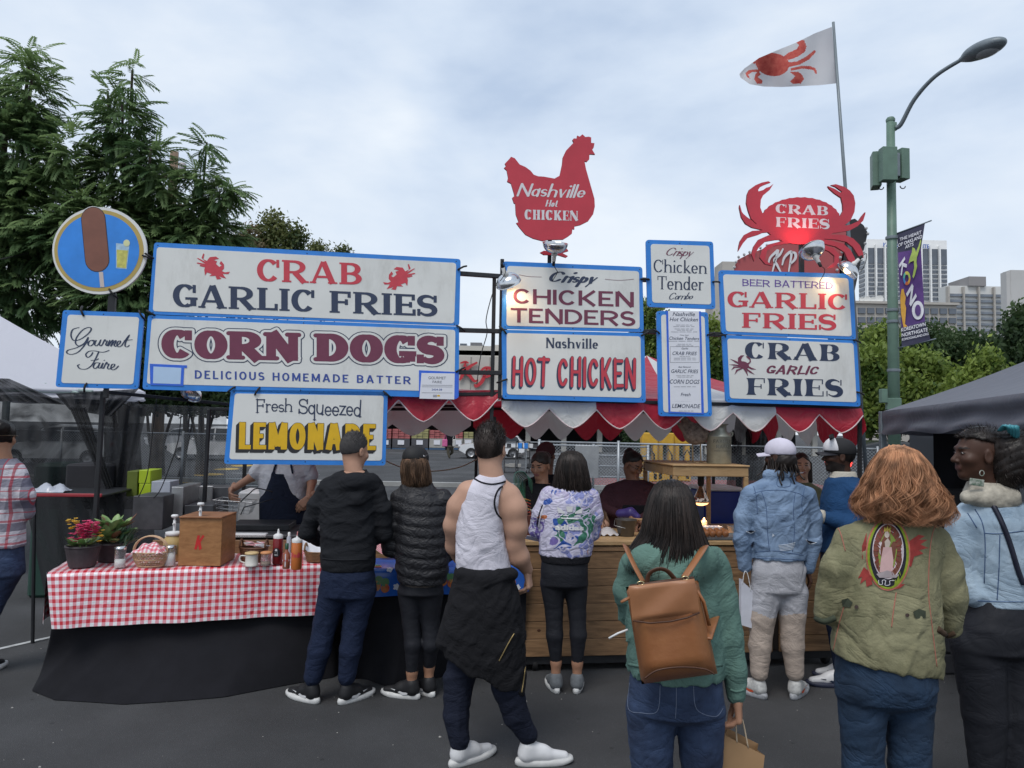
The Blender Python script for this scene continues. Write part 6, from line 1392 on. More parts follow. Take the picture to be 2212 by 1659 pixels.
for k in range(4):
 A,B,C_,D_=q[k],q[(k+1)%4],lw[(k+1)%4],lw[k];b=MB();b.tube([A,B],.004,5);b.build('rim_wire',stl,rt)
 for i in range(7):b=MB();t_=i/6;b.tube([A*(1-t_)+B*t_,D_*(1-t_)+C_*t_],.0016,4);b.build('wire',stl,rt)
 for i in range(1,4):b=MB();t_=i/3;b.tube([A*(1-t_)+D_*t_,B*(1-t_)+C_*t_],.0016,4);b.build('wire',stl,rt)
b=MB();b.tube(catmull([q[0]*.3+q[1]*.7,atV(540,1065,.9),atV(556,1055,.9),atV(590,1063,.9)],4),.005,6);b.build('handle',steel,rt,True)
b=MB();b.tube([atV(520,1112,.9),atV(527,1096,.9),atV(590,1078,.9)],.005,6);b.build('handle',steel,rt,True)
bx('white_cooler','white cooler box behind the fryer basket next to the cook','cooler',512,605,1062,1120,1.5,.4,wpl,z0=.7,bev=.02)
bx('blue_cooler','blue and white cooler seen through the display rack','cooler',1522,1603,1060,1150,1.3,.4,mat('cooler blue',(.012,.03,.22),.35),z0=.6,bev=.02);bx('cooler_lid','white lid closing the blue cooler','lid',1521,1604,1053,1061,1.29,.42,wpl,bev=.01)
bx('black_tray','black tray lying on the griddle behind the squeeze bottles','tray',495,625,1134,1146,.7,.35,MATS['black painted steel'],z0=.94)
# leaves and trees
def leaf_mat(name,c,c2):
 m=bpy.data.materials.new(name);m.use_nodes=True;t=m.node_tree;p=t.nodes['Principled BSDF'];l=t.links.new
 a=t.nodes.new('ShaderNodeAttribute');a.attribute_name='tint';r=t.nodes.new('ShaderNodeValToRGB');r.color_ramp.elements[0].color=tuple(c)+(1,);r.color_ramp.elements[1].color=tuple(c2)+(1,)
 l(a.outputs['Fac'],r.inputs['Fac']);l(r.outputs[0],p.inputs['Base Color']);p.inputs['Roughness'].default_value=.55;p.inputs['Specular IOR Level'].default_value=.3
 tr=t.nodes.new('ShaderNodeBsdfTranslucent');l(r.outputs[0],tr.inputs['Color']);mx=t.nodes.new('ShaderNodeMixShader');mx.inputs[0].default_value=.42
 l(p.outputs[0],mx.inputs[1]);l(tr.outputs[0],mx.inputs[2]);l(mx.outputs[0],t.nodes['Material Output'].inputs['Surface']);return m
def place_leaves(name,T,F,pos,rot,scale,tint,m,parent,kind='stuff'):
 """T template verts, copied at pos with rotation matrices rot (n,3,3)"""
 n=len(pos);V=np.einsum('nij,kj->nki',rot,T)*scale[:,None,None]+pos[:,None,:];nv=len(T)
 Fa=(F[None]+(np.arange(n)*nv)[:,None,None]).reshape(-1,F.shape[1]);V=V.reshape(-1,3)
 base=np.array(wloc(parent));me=bpy.data.meshes.new(name);me.vertices.add(len(V));me.vertices.foreach_set('co',(V-base).astype(np.float32).ravel())
 k=F.shape[1];me.loops.add(Fa.size);me.loops.foreach_set('vertex_index',Fa.astype(np.int32).ravel());me.polygons.add(len(Fa));me.polygons.foreach_set('loop_start',np.arange(0,Fa.size,k,dtype=np.int32));me.update(calc_edges=True)
 at=me.attributes.new('tint','FLOAT','POINT');at.data.foreach_set('value',np.repeat(tint,nv).astype(np.float32));me.materials.append(m)
 o=bpy.data.objects.new(name,me);col.objects.link(o);o.parent=parent;o['kind']=kind;return o
def frond_template(n=7,L_=1.,w=.30,ll=.36):
 V=[];F=[]
 for i in range(n):
  t=(i+.6)/n;x=t*L_;z=-.32*t*t;ln=ll*(1-.35*abs(t-.45))
  for s in(-1,1):
   b=len(V);a=.9-.35*t;dx,dy,dz=math.cos(a)*ln,s*math.sin(a)*ln,-.12-.08*t
   V+=[(x,0,z),(x+dx*.4-w*.16,dy*.45+s*w*.1,z+dz*.3+.03),(x+dx,dy,z+dz),(x+dx*.5+w*.18,dy*.45-s*w*.1,z+dz*.4)];F.append((b,b+1,b+2,b+3))
 b=len(V);V+=[(L_,0,-.32),(L_*1.1,.04,-.36),(L_*1.25,0,-.46),(L_*1.1,-.04,-.37)];F.append((b,b+1,b+2,b+3))
 V+=[(0,.008,0),(0,-.008,0),(L_,-.004,-.32),(L_,.004,-.32)];F.append((b+4,b+5,b+6,b+7));return np.array(V),np.array(F)
def clump_template(n=7,s=1.,seed=3):
 r=np.random.RandomState(seed);V=[];F=[]
 for i in range(n):
  d=r.normal(size=3);d/=np.linalg.norm(d);c=d*s*r.uniform(.25,.75);a=r.normal(size=3);a-=d*a.dot(d)*.3;a/=np.linalg.norm(a);b_=np.cross(a,d+r.normal(size=3)*.3);b_/=np.linalg.norm(b_);q=s*r.uniform(.28,.42);b=len(V)
  V+=[c-a*q*.5,c+b_*q*.28+a*q*.02,c+a*q*.55,c-b_*q*.28];F.append((b,b+1,b+2,b+3))
 return np.array(V),np.array(F)
def rots(n,r,dirs=None):
 if dirs is None:
  a=r.normal(size=(n,3));
 else:a=dirs
 a=a/np.linalg.norm(a,axis=1)[:,None];up=np.tile([0,0,1.],(n,1))+r.normal(size=(n,3))*.15;y=np.cross(up,a);y/=np.linalg.norm(y,axis=1)[:,None]+1e-9;z=np.cross(a,y);return np.stack([a,y,z],2)
bark=mat('bark',(.075,.06,.05),.9,var=.35,vs=8,bump=.6,bs=25,stretch=(1,1,.25))
def limbs(rt,base,tips,r0,seed=1,name='trunk'):
 r=random.Random(seed);
 for k,(tp,rr)in enumerate(tips):
  tp=Vector(tp);mid=base*.55+tp*.45+Vector((r.uniform(-.15,.15),r.uniform(-.1,.1),0));C=catmull([base+Vector((r.uniform(-.05,.05)*k,0,0)),base*.8+mid*.2+Vector((0,0,.3)),mid,tp],6)
  b=MB();b.tube(C,[rr*(1-.8*i/len(C))for i in range(len(C))],7);b.build('trunk' if k==0 else 'limb',bark,rt,True)
def tree(name,label,base,blobs,tmpl,count,sc,m,seed=1,outward=True,trunk=None,group=None,droop=-.02,shell=.55,jag=.25,light=0.):
 """blobs: (centre, radii); leaves fill each blob, denser near its surface"""
 r=np.random.RandomState(seed);rt=empty(name,Vector((base.x,base.y,0)),label,'tree',group);T,F=tmpl
 vol=np.array([b[1][0]*b[1][1]*b[1][2]for b in blobs])**.75;pick=r.choice(len(blobs),count,p=vol/vol.sum());C=np.array([b[0][:]for b in blobs])[pick];Rr=np.array([b[1]for b in blobs])[pick]
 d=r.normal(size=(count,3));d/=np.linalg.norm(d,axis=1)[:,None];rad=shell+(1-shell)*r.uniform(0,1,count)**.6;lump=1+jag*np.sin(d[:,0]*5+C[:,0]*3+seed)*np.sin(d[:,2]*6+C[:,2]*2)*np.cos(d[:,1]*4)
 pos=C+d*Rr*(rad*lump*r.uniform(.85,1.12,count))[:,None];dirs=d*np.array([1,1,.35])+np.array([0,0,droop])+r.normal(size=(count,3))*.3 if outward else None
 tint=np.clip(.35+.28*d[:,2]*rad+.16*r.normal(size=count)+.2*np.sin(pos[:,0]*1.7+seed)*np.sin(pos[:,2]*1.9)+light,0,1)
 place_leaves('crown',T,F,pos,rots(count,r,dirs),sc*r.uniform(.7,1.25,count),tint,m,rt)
 if trunk:
  tips=[(Vector(b[0])+Vector((0,0,b[1][2]*.5)),trunk*(1 if i==0 else.55))for i,b in enumerate(blobs[:7])];limbs(rt,Vector((base.x,base.y,-.05)),tips,trunk,seed)
 return rt
ail=leaf_mat('ailanthus leaves',(.065,.125,.05),(.27,.38,.15));FR_T=frond_template()
def B(px,py,Y,rx,rz=None,ry=None):p=atY(px,py,Y);k=Y/FPX;return(p,(rx*k,(ry if ry else rx)*k,(rz or rx)*k))
Y1=15.
def BB(x,y,Y,rx,rz):return B(x,y,Y,rx,rz,rx*.6)
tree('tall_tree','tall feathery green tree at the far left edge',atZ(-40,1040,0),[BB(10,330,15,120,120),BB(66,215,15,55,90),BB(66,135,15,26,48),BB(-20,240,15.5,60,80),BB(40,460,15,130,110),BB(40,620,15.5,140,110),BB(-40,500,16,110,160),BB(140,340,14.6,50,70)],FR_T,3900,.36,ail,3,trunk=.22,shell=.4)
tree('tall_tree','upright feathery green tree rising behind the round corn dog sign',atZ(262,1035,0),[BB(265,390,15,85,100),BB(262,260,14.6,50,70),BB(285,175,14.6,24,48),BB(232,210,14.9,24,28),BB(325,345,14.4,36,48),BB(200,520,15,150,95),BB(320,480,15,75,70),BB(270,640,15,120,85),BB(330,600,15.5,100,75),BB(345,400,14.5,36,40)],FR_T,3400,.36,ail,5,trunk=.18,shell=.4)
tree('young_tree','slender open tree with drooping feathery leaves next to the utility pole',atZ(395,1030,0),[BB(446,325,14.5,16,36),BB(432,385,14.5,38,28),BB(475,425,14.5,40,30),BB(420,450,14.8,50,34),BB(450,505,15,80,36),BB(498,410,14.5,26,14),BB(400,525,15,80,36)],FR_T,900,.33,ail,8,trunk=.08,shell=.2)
cl=clump_template(9,1.);small=leaf_mat('mixed small leaves',(.03,.06,.018),(.19,.20,.07));redl=leaf_mat('reddish leaves',(.06,.07,.03),(.24,.17,.09))
tree('background_tree','pointed olive green tree above the middle of the CRAB GARLIC FRIES sign',atZ(590,975,0),[B(585,500,34,34,38),B(610,530,34,40,40),B(560,545,34,40,35),B(640,510,34,22,26),B(600,600,34,90,60)],cl,1500,.50,small,2,outward=False,trunk=.15)
tree('background_tree','small tree with reddish tips left of the olive tree',atZ(525,975,0),[B(540,510,33,14,30),B(515,530,33,26,26),B(545,550,33,34,30),B(500,560,33,34,40),B(490,620,33,60,70)],cl,1100,.42,redl,4,outward=False,trunk=.14)
tree('background_tree','pair of low treetops just showing over the right half of the CRAB GARLIC FRIES sign',atZ(700,972,0),[B(685,540,38,20,16),B(738,545,38,16,12),B(700,580,38,60,28)],cl,700,.45,small,6,outward=False,trunk=.15)
lim=leaf_mat('fresh green leaves',(.05,.10,.02),(.30,.38,.08));dk=leaf_mat('dark oak leaves',(.02,.045,.018),(.08,.125,.045));cl2=clump_template(10,1.,8)
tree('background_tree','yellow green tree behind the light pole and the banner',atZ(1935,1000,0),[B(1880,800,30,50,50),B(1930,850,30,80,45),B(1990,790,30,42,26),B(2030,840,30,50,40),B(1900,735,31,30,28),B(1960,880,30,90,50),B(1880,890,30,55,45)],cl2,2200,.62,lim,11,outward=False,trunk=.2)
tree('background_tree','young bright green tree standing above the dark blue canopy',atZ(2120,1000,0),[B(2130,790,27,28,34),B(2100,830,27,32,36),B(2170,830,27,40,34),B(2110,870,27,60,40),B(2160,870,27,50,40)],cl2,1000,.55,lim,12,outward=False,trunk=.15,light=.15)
tree('background_tree','tall yellowish tree between the menu board and the beer battered sign',atZ(1545,1010,0),[B(1535,740,28,30,60),B(1400,700,30,35,50),B(1405,780,30,35,60),B(1545,800,28,36,60)],cl2,900,.5,lim,17,outward=False,trunk=.16,light=-.1)
for i,(x,y,Yd,rx,rz,lab)in enumerate([(1880,745,60,75,50,'dark oak mass behind the yellow green tree at the right boards'),(1990,740,62,80,52,'dark oak crown straight behind the banner'),(2090,760,58,80,52,'dark oak crown right of the banner'),(2190,790,56,70,60,'dark oak crown at the right edge above the canopy'),(2212,690,50,26,42,'high dark treetop at the right frame edge'),(1420,860,55,60,60,'dark bush mass behind the canopy between the boards')]):
 tree('oak_tree',lab,atZ(x,965,0),[B(x,y+8,Yd,rx,rz*.8),B(x-rx*.5,y+25,Yd,rx*.7,rz*.7),B(x+rx*.5,y+30,Yd,rx*.7,rz*.8),B(x,y+70,Yd,rx*1.1,rz*1.1)],cl2,1500 if rx>40 else 350,1.05,dk,20+i,outward=False,trunk=.25)
# poles, wires, light pole with banner
polew=mat('weathered pole wood',(.20,.14,.10),.9,var=.35,vs=5,bump=.4,bs=20,stretch=(3,3,.3));wire=mat('wire',(.03,.03,.032),.6);porc=mat('grey porcelain',(.35,.33,.33),.4)
Yp=21.;b0=atY(377,328,Yp);rt=empty('utility_pole',Vector((b0.x-.1,Yp,0)),'weathered wooden utility pole among the left trees','utility pole')
b=MB();b.tube([Vector((b0.x-.15,Yp,0)),Vector((b0.x-.02,Yp,b0.z*.6)),b0],[.17,.14,.115],12);b.build('pole',polew,rt,True)
for(x0,y0,x1,y1)in((345,381,425,384),(340,448,425,442)):
 b=MB();A,C_=atY(x0,y0,Yp-.18),atY(x1,y1,Yp-.18);b.bbox((A+C_)/2,((C_-A).length,.09,.10),b=.01);b.build('crossarm',polew,rt)
 for k in(.06,.94):b=MB();b.lathe(A*(1-k)+C_*k+Vector((0,0,.05)),[(.03,0),(.05,.05),(.03,.1),(.055,.15),(.03,.22),(0,.24)],10);b.build('insulator',porc,rt,True)
b=MB();b.lathe(atY(394,362,Yp-.2),[(0,-.15),(.1,-.12),(.1,.12),(0,.15)],12);b.build('transformer',porc,rt,True)
for k,(a,c,lab)in enumerate([(atY(377,440,Yp),atY(720,690,60),'thin wire running from the utility pole down to the right'),(atY(425,382,Yp),atY(-200,600,12),'thin wire running from the utility pole to the left')]):
 cord('overhead_wire',lab,[a,(a+c)/2-Vector((0,0,.5)),c],.012,wire)
green=mat('green painted pole',(.105,.175,.135),.5,var=.12,vs=5);greyl=mat('grey lamp metal',(.16,.19,.21),.45,metal=.2);lens=mat('lamp lens',(.33,.36,.38),.3)
YL=15.5;tp=atY(1923.5,258,YL);rt=empty('street_light',Vector((tp.x,YL,0)),'green street light pole with curved arm and banner on the right','street light')
b=MB();b.tube([Vector((tp.x,YL,0)),Vector((tp.x,YL,tp.z))],[.13,.083],16);b.build('pole',green,rt,True)
b=MB();b.lathe(tp,[(.09,-.05),(.095,0),(.07,.04),(0,.05)],14);b.build('cap',green,rt,True)
ax0=tp+Vector((.06,0,-.16));arm=catmull([ax0,atY(1945,270,YL-.1),atY(1975,215,YL-.4),atY(2020,165,YL-.8),atY(2078,128,YL-1.2)],6)
b=MB();b.tube(arm,[.05-.012*i/len(arm)for i in range(len(arm))],10);b.build('arm',greyl,rt,True)
b=MB();b.lathe(ax0,[(0,-.1),(.07,-.08),(.07,.08),(0,.1)],12);b.build('arm_clamp',green,rt,True)
hd=arm[-1];he=atY(2166,88,YL-2.0);dv_=(he-hd);v=Vol();v.ell(hd+dv_*.55,(dv_.length*.52,.24,.15),np.array([dv_.normalized()[:],frame_of(dv_)[0][:],frame_of(dv_)[1][:]]),.02);v.cap(hd-dv_*.05,hd+dv_*.2,.045,.09,.08)
mkv('lamp_head',v.mesh(.03),greyl,rt);v=Vol();v.ell(hd+dv_*.6-Vector((0,0,.035)),(dv_.length*.36,.20,.13),np.array([dv_.normalized()[:],frame_of(dv_)[0][:],frame_of(dv_)[1][:]]),.02);mkv('lens',v.mesh(.025),lens,rt)
def pbox(x0,x1,y0,y1,Yb,dpt,nm,m,par=rt,rz=0.,bev=.01):
 a,c=atY(x0,y1,Yb),atY(x1,y0,Yb);o=MB().bbox((a+c)/2+Vector((0,dpt/2,0)),(c.x-a.x,dpt,c.z-a.z),rz,b=bev).build(nm,m,par);return o
pbox(1908,1939,316,388,YL-.35,.2,'equipment_box',green,rt);pbox(1892,1909,326,400,YL-.1,.35,'equipment_box',green,rt,-.3);pbox(1945,1964,319,385,YL-.05,.3,'equipment_box',green,rt,.2);pbox(1937,1945,330,380,YL-.05,.2,'radio_unit',greyl,rt)
for x in(1903,1950):b=MB();c=atY(x,402 if x<1910 else 400,YL);b.tube([c+Vector((.055*math.cos(t*.4),0,.055*math.sin(t*.4)-.02))for t in range(-8,1)],.012,5);b.build('cable_loop',wire,rt,True)
for y in(514,670,695,800):b=MB();c=atY(1930,y,YL);c.x=tp.x;b.lathe(c,[(.125,-.03),(.128,.0),(.125,.03)],14);b.build('band',greyl,rt,True)
pbox(1906,1918,840,870,YL-.2,.15,'meter_box',green,rt);pbox(1917,1948,860,885,YL-.16,.1,'base_plate',green,rt)
ban=mat('banner purple',(.055,.028,.14),.6,var=.15,vs=2,bump=.2,bs=4,c2=(.13,.05,.24));band=mat('banner dark blue',(.03,.03,.065),.6,var=.1);banw=mat('banner print white',(.6,.6,.64),.6);bang=mat('banner print green',(.36,.47,.10),.6);bano=mat('banner print orange',(.62,.33,.05),.6)
rt2=empty('street_banner',atY(1950,745,YL),'purple street banner reading KONO Koreatown Northgate hanging from the light pole','banner')
def ZB(x,y):return(1780+x*.2917,449.3+y*.2917)
yb=lambda x:YL-.05-(x-1935)/90*.5
def fban(x,y,off=0.):return atY(x,y,yb(x)+.05*math.sin((y-480)*.03+x*.03)-off)
def bq(pts,m,nm,off):
 n_=12;(a,b_,c,d)=pts;g_=MB();g_.grid(lambda s,t_:fban((a[0]*(1-s)+b_[0]*s)*(1-t_)+(d[0]*(1-s)+c[0]*s)*t_,(a[1]*(1-s)+b_[1]*s)*(1-t_)+(d[1]*(1-s)+c[1]*s)*t_,off),6,n_);return g_.build(nm,m,rt2,True)
bq([ZB(540,188),ZB(747,115),ZB(718,300),ZB(548,330)],band,'banner_top',0);bq([ZB(548,330),ZB(718,300),ZB(748,840),ZB(572,890)],ban,'banner_field',0);bq([ZB(572,890),ZB(748,840),ZB(790,975),ZB(576,1030)],band,'banner_bottom',0)
for(t_,x0,y0,x1,y1,hh)in[('THE HEART',560,222,722,165,24),('OF OAKLAND',548,265,727,196,26),('ARTS',600,278,663,252,26)]:
 plain_text(t_,(ZB(x0,y0),ZB(x1,y1),ZB(x1,y1+hh),ZB(x0,y0+hh)),'lettering',banw,rt2,fban,.03,bold=.02)
for(t_,x0,y0,x1,y1,hh)in[('KOREATOWN',572,890,752,845,28),('NORTHGATE',575,928,768,885,28),('KONOOAKLAND.ORG',577,966,775,922,18)]:
 plain_text(t_,(ZB(x0,y0),ZB(x1,y1),ZB(x1,y1+hh),ZB(x0,y0+hh)),'lettering',banw,rt2,fban,.03,bold=.02)
KN=dict(th=.2,tn=.2,ser=0,W=1.0,track=.1)
lettering('K',(ZB(600,355),ZB(618,432),ZB(570,512),ZB(552,425)),'lettering',banw,rt2,fban,.03,**KN)
lettering('N',(ZB(655,555),ZB(690,650),ZB(640,735),ZB(605,640)),'lettering',banw,rt2,fban,.03,**KN)
plate([[ZB(695+44*math.cos(t*.3)*(1 if 1 else 1),757+70*math.sin(t*.3))for t in range(21)]],fban,.03,None,'letter_o',banw,rt2);plate([[ZB(695+22*math.cos(t*.3),757+42*math.sin(t*.3))for t in range(21)]],fban,.045,None,'letter_o_inside',ban,rt2)
cols=[(.62,.33,.05),(.5,.12,.04),(.05,.2,.45),(.1,.4,.3),(.6,.5,.1),(.4,.5,.1)]
for k in range(6):
 a0=k*math.pi/3;P=[ZB(613+r_*math.cos(a0+j*math.pi/15)*.85,520+r_*1.9*math.sin(a0+j*math.pi/15)*.85)for r_,js in((32,range(6)),(17,range(5,-1,-1)))for j in js];plate([P],fban,.03,None,'rainbow_ring',mat('ring colour %d'%k,cols[k],.6),rt2)
plate([[ZB(*q)for q in P]for P in([(655,290),(672,300),(690,345),(684,400),(690,430),(672,500),(660,522),(655,505),(668,440),(665,390),(640,400),(625,415),(635,370),(650,330)],[(675,340),(700,280),(716,228),(720,245),(708,300),(690,360)])],fban,.03,None,'dancer_figure',bang,rt2)
plate([[ZB(*q)for q in P]for P in([(575,600),(590,598),(594,625),(605,660),(600,710),(608,740),(600,860),(618,875),(590,885),(582,850),(570,780),(565,680),(567,640)],)],fban,.03,None,'saxophone_figure',bano,rt2)
for(a,c)in((ZB(530,192),ZB(797,92)),(ZB(535,1040),ZB(830,968))):b=MB();b.tube([fban(*a),fban(*c)],.014,6);b.build('banner_rod',greyl,rt2,True)
YF=8.2;f0,f1=atY(1800,48,YF),atY(1826,405,YF);dF=(f1-f0).normalized();rt=empty('crab_flag_pole',f0+dF*((0-f0.z)/dF.z)*1.,'slim leaning metal flag pole behind the crab sign','flag pole')
b=MB();b.tube([f0,f1,f0+dF*((.6-f0.z)/dF.z)],[.016,.02,.022],8);b.build('pole',greyl,rt,True)
flagm=cloth_mat('flag cloth',(.60,.60,.62),.4,.7,.15,5);fr=mat('flag crab red',(.45,.05,.045),.9,var=.25,vs=14,c2=(.52,.12,.09))
FT_=[(1797,58),(1760,72),(1720,92),(1680,108),(1640,125),(1608,148),(1597,160)];FB=[(1807,180),(1770,184),(1730,186),(1690,188),(1650,187),(1620,182),(1600,168)]
def flg(a,c,off=0.):
 s=a*6;i=min(5,int(s));t_=s-i;x0=FT_[i][0]*(1-t_)+FT_[i+1][0]*t_;y0=FT_[i][1]*(1-t_)+FT_[i+1][1]*t_;x1=FB[i][0]*(1-t_)+FB[i+1][0]*t_;y1=FB[i][1]*(1-t_)+FB[i+1][1]*t_
 return atY(x0*(1-c)+x1*c,y0*(1-c)+y1*c,YF+.05*math.sin(a*9+c*2)+.03*math.sin(a*17-c*3)+.25*a-off)
def ffl(x,y,off=0.):return flg(min(.995,max(0,x)),y,off)
def fz(x,y):
 X=1800/1.1573+x/(2.676*1.1573);Yv=y/(2.676*1.1573);best=None
 a=min(1,max(0,(1800-X)/205));s=a*6;i=min(5,int(s));t_=s-i;y0=FT_[i][1]*(1-t_)+FT_[i+1][1]*t_;y1=FB[i][1]*(1-t_)+FB[i+1][1]*t_;return(a,(Yv-y0)/(y1-y0))
CF=[[(400+95*math.cos(t*.3)+0,425+85*math.sin(t*.3)*(1 if math.sin(t*.3)>0 else.85))for t in range(21)],[(440,400),(500,350),(545,330),(560,300),(535,275),(560,262),(590,270),(600,310),(590,345),(545,380),(500,400)],[(480,420),(540,410),(590,380),(640,335),(650,345),(610,395),(555,430),(490,450)],[(500,455),(560,440),(610,442),(640,458),(645,495),(636,495),(625,468),(560,458),(500,475)],[(490,480),(540,480),(560,500),(568,530),(545,560),(500,560),(488,545),(520,510)],[(310,480),(290,495),(272,530),(285,560),(325,560),(332,540),(300,515),(330,495)],[(320,465),(250,470),(218,490),(220,510),(245,530),(238,500),(270,482),(320,485)],[(310,400),(260,370),(230,385),(215,400),(245,405),(300,430)],[(330,370),(300,355),(240,385),(290,375),(320,395)]]
Pf=[np.array([fz(x,y)for x,y in P])for P in CF];b=MB();b.grid(lambda a,c:flg(a,c),150,80);ii=0
for j in range(80):
 for i in range(150):
  x,y=(i+.5)/150,(j+.5)/80;ins=False
  for P in Pf:
   if x<P[:,0].min()or x>P[:,0].max()or y<P[:,1].min()or y>P[:,1].max():continue
   Q=np.roll(P,-1,0);cnd=(P[:,1]>y)!=(Q[:,1]>y)
   with np.errstate(all='ignore'):ins|=bool((cnd&(x<P[:,0]+(y-P[:,1])*(Q[:,0]-P[:,0])/(Q[:,1]-P[:,1]))).sum()%2)
  b.mi[ii]=1 if ins else 0;ii+=1
o=b.build('crab_flag',[flagm,fr],None,True,loc=flg(0,0));tag(o,'white flag printed with a red crab flying from the leaning pole','flag')
for x_,y_,lab in((345,1005,'dark trunked tree behind the fence just right of the lime box'),(432,1000,'dark trunked tree behind the fence left of the lemonade sign')):
 tree('dark_tree',lab,atZ(x_,1025,0),[B(x_,800,21,70,70),B(x_-30,860,21,60,22),B(x_+40,865,21,60,20)],cl2,700,.55,dk,int(x_),outward=False,trunk=.2)
# far buildings
conc=mat('pale concrete',(.78,.78,.77),.8,var=.04,vs=.3);conb=mat('beige stucco',(.40,.375,.34),.85,var=.08,vs=.3);wind=mat('dark office glass',(.075,.09,.115),.06,var=.3,vs=.2,spec=1.);brow=mat('brown cladding',(.25,.24,.24),.8);whb=mat('white spandrel',(.58,.58,.56),.7,var=.05)
BOXM={}
def shbox(nm,c,sz,m,par,rz=0.):
 k=(tuple(round(q,3)for q in sz),m.name)
 if k not in BOXM:
  b=MB();b.box((0,0,0),sz);o=b.build(nm,m,None);o.parent=par;BOXM[k]=o.data
 else:o=bpy.data.objects.new(nm,BOXM[k]);col.objects.link(o);o.parent=par
 o.location=Vector(c)-wloc(par);o.rotation_euler.z=rz;return o
def block(name,label,x0,x1,y0,Y,dpt,m,zb=0.):
 a,c=atY(x0,y0,Y),atY(x1,y0,Y);rt=empty(name,Vector(((a.x+c.x)/2,Y,0)),label,'building');h=(a.z+c.z)/2
 b=MB();b.box(((a.x+c.x)/2,Y+dpt/2,h/2),(c.x-a.x,dpt,h));b.build('wall',m,rt);return rt,a.x,c.x,h
rt,xa,xb,h=block('office_tower','white gridded office tower with dark windows behind the banner',1869,2045,518,300,6,conc)
nb,nr=9,11;bw=(xb-xa)/nb;z0=atY(1900,668,300).z;rh=(h-8.5-z0)/nr
for i in range(nb):
 for j in range(nr):shbox('window',(xa+bw*(i+.52),299.9,z0+rh*(j+.5)),(bw*.80,.6,rh*.62 if j<nr-1 else rh*.62),wind,rt)
 for k in range(1):shbox('tall_window',(xa+bw*(i+.52),299.8,h-7.0),(bw*.80,.6,9.5 if False else 6.5),wind,rt)
 shbox('pier',(xa+bw*(i+.02),299.3,h/2),(bw*.16,1.6,h-5),conc,rt)
for j in range(nr):shbox('side_window',(xa-.05,303,z0+rh*(j+.5)),(.6,4.5,rh*.6),wind,rt)
ft=lambda x,y,off=0.:atY(x,y,299.2-off)
plain_text('KAISER PERMANENTE',((1908,524),(2007,528),(2007,537),(1908,533)),'lettering',mat('building sign blue',(.03,.10,.36),.5),rt,ft,.2,bold=.03)
rt,xa,xb,h=block('office_block','long low beige office block with a row of square windows under the tower',1847,2066,653,150,5,conb)
for i in range(11):
 for j in range(2):c=atY(1861+19.6*i,671+20*j+(i*.15),149.9);shbox('window',c,(1.45,.4,1.15),wind,rt)
b=MB();b.box(((xa+xb)/2,150,h-.2),(xb-xa+.6,1,.5));b.build('parapet',conb,rt)
for(x,r_)in((1873,.75),(1886,.6),(1899,.9),(1862,.5)):c=atY(x,648,151);b=MB();b.lathe(c,[(0,0),(r_*.6,.08),(r_,.3)],16,Vector((-.5,-.8,.4)));b.tube([c,c-Vector((0,0,1.2))],.07,5);b.build('satellite_dish',whb,rt,True)
c=atY(1895,640,152);b=MB();b.tube([c,c+Vector((0,0,2.2))],.06,5);b.build('antenna',greyl,rt)
rt,xa,xb,h=block('striped_office_building','wide office building with horizontal bands of windows right of the tower',2045,2176,618,250,5,whb)
for j in range(9):
 zc=h-3.3-j*((h-atY(2100,730,250).z)/9)
 for i in range(4):shbox('window_band',(xa+(xb-xa)*(i+.5)/4,249.7,zc),((xb-xa)/4-.5,.8,.85),mat('band glass',(.13,.15,.18),.08,var=.3,vs=.5,spec=1.),rt)
for i in range(5):shbox('mullion',(xa+(xb-xa)*i/4,249.5,h/2),(.5,1.6,h-1),conb,rt)
b=MB();b.box((xa+(xb-xa)*.48,255,h+1.5),((xb-xa)*.28,12,3.2));b.build('penthouse',brow,rt)
rt,xa,xb,h=block('grey_tower','plain grey tower at the right edge of the frame',2183,2290,584,180,3,mat('grey concrete',(.46,.455,.445),.85,var=.06,vs=.2))
b=MB();b.box((xa-.5,181.2,h*.495),(1,2.2,h*.99));b.build('side_wall',MATS['grey concrete'],rt)
rt,xa,xb,h=block('beige_apartment_tower','beige apartment tower behind the combo sign and the red arched sign',1560,1700,566,130,5,conb)
for j in range(6):
 for i in range(5):c=atY(1568+i*24,600+j*18,129.9);shbox('window',c,(1.0,.4,.8),wind,rt)
rt,xa,xb,h=block('stepped_building','lower beige building stepping down left of the apartment tower',1540,1562,610,128,5,conb)
YM=60;mw=mat('market wall',(.46,.44,.40),.85,var=.08,vs=.25);mdk=mat('dark loading bay',(.022,.022,.026),.9);mred=mat('sign letter red',(.45,.03,.04),.5);mgr=mat('roof grey',(.16,.16,.17),.8)
xl,xr=atY(560,900,YM).x,atY(1800,900,YM).x;zt_=atY(1040,770,YM).z;rt=empty('market_building',Vector(((xl+xr)/2,YM,0)),'low beige market hall with red KP letters behind the parking lot','building')
b=MB();b.box(((xl+xr)/2,YM+10,(zt_+3.0)/2),(xr-xl,20,zt_-3.0));b.build('upper_wall',mw,rt)
b=MB();b.box(((xl+xr)/2,YM+14,1.6),(xr-xl,12,3.2));b.build('loading_bay',mdk,rt)
for i in range(16):x=xl+(xr-xl)*(i+.5)/16;shbox('column',(x,YM+.3,1.5),(.4,.4,3.0),mw,rt)
for i in range(30):x=xl+(xr-xl)*i/30;shbox('panel_seam',(x,YM-.02,(zt_+3)/2),(.06,.06,zt_-3.1),mat('seam',(.25,.24,.22),.9),rt)
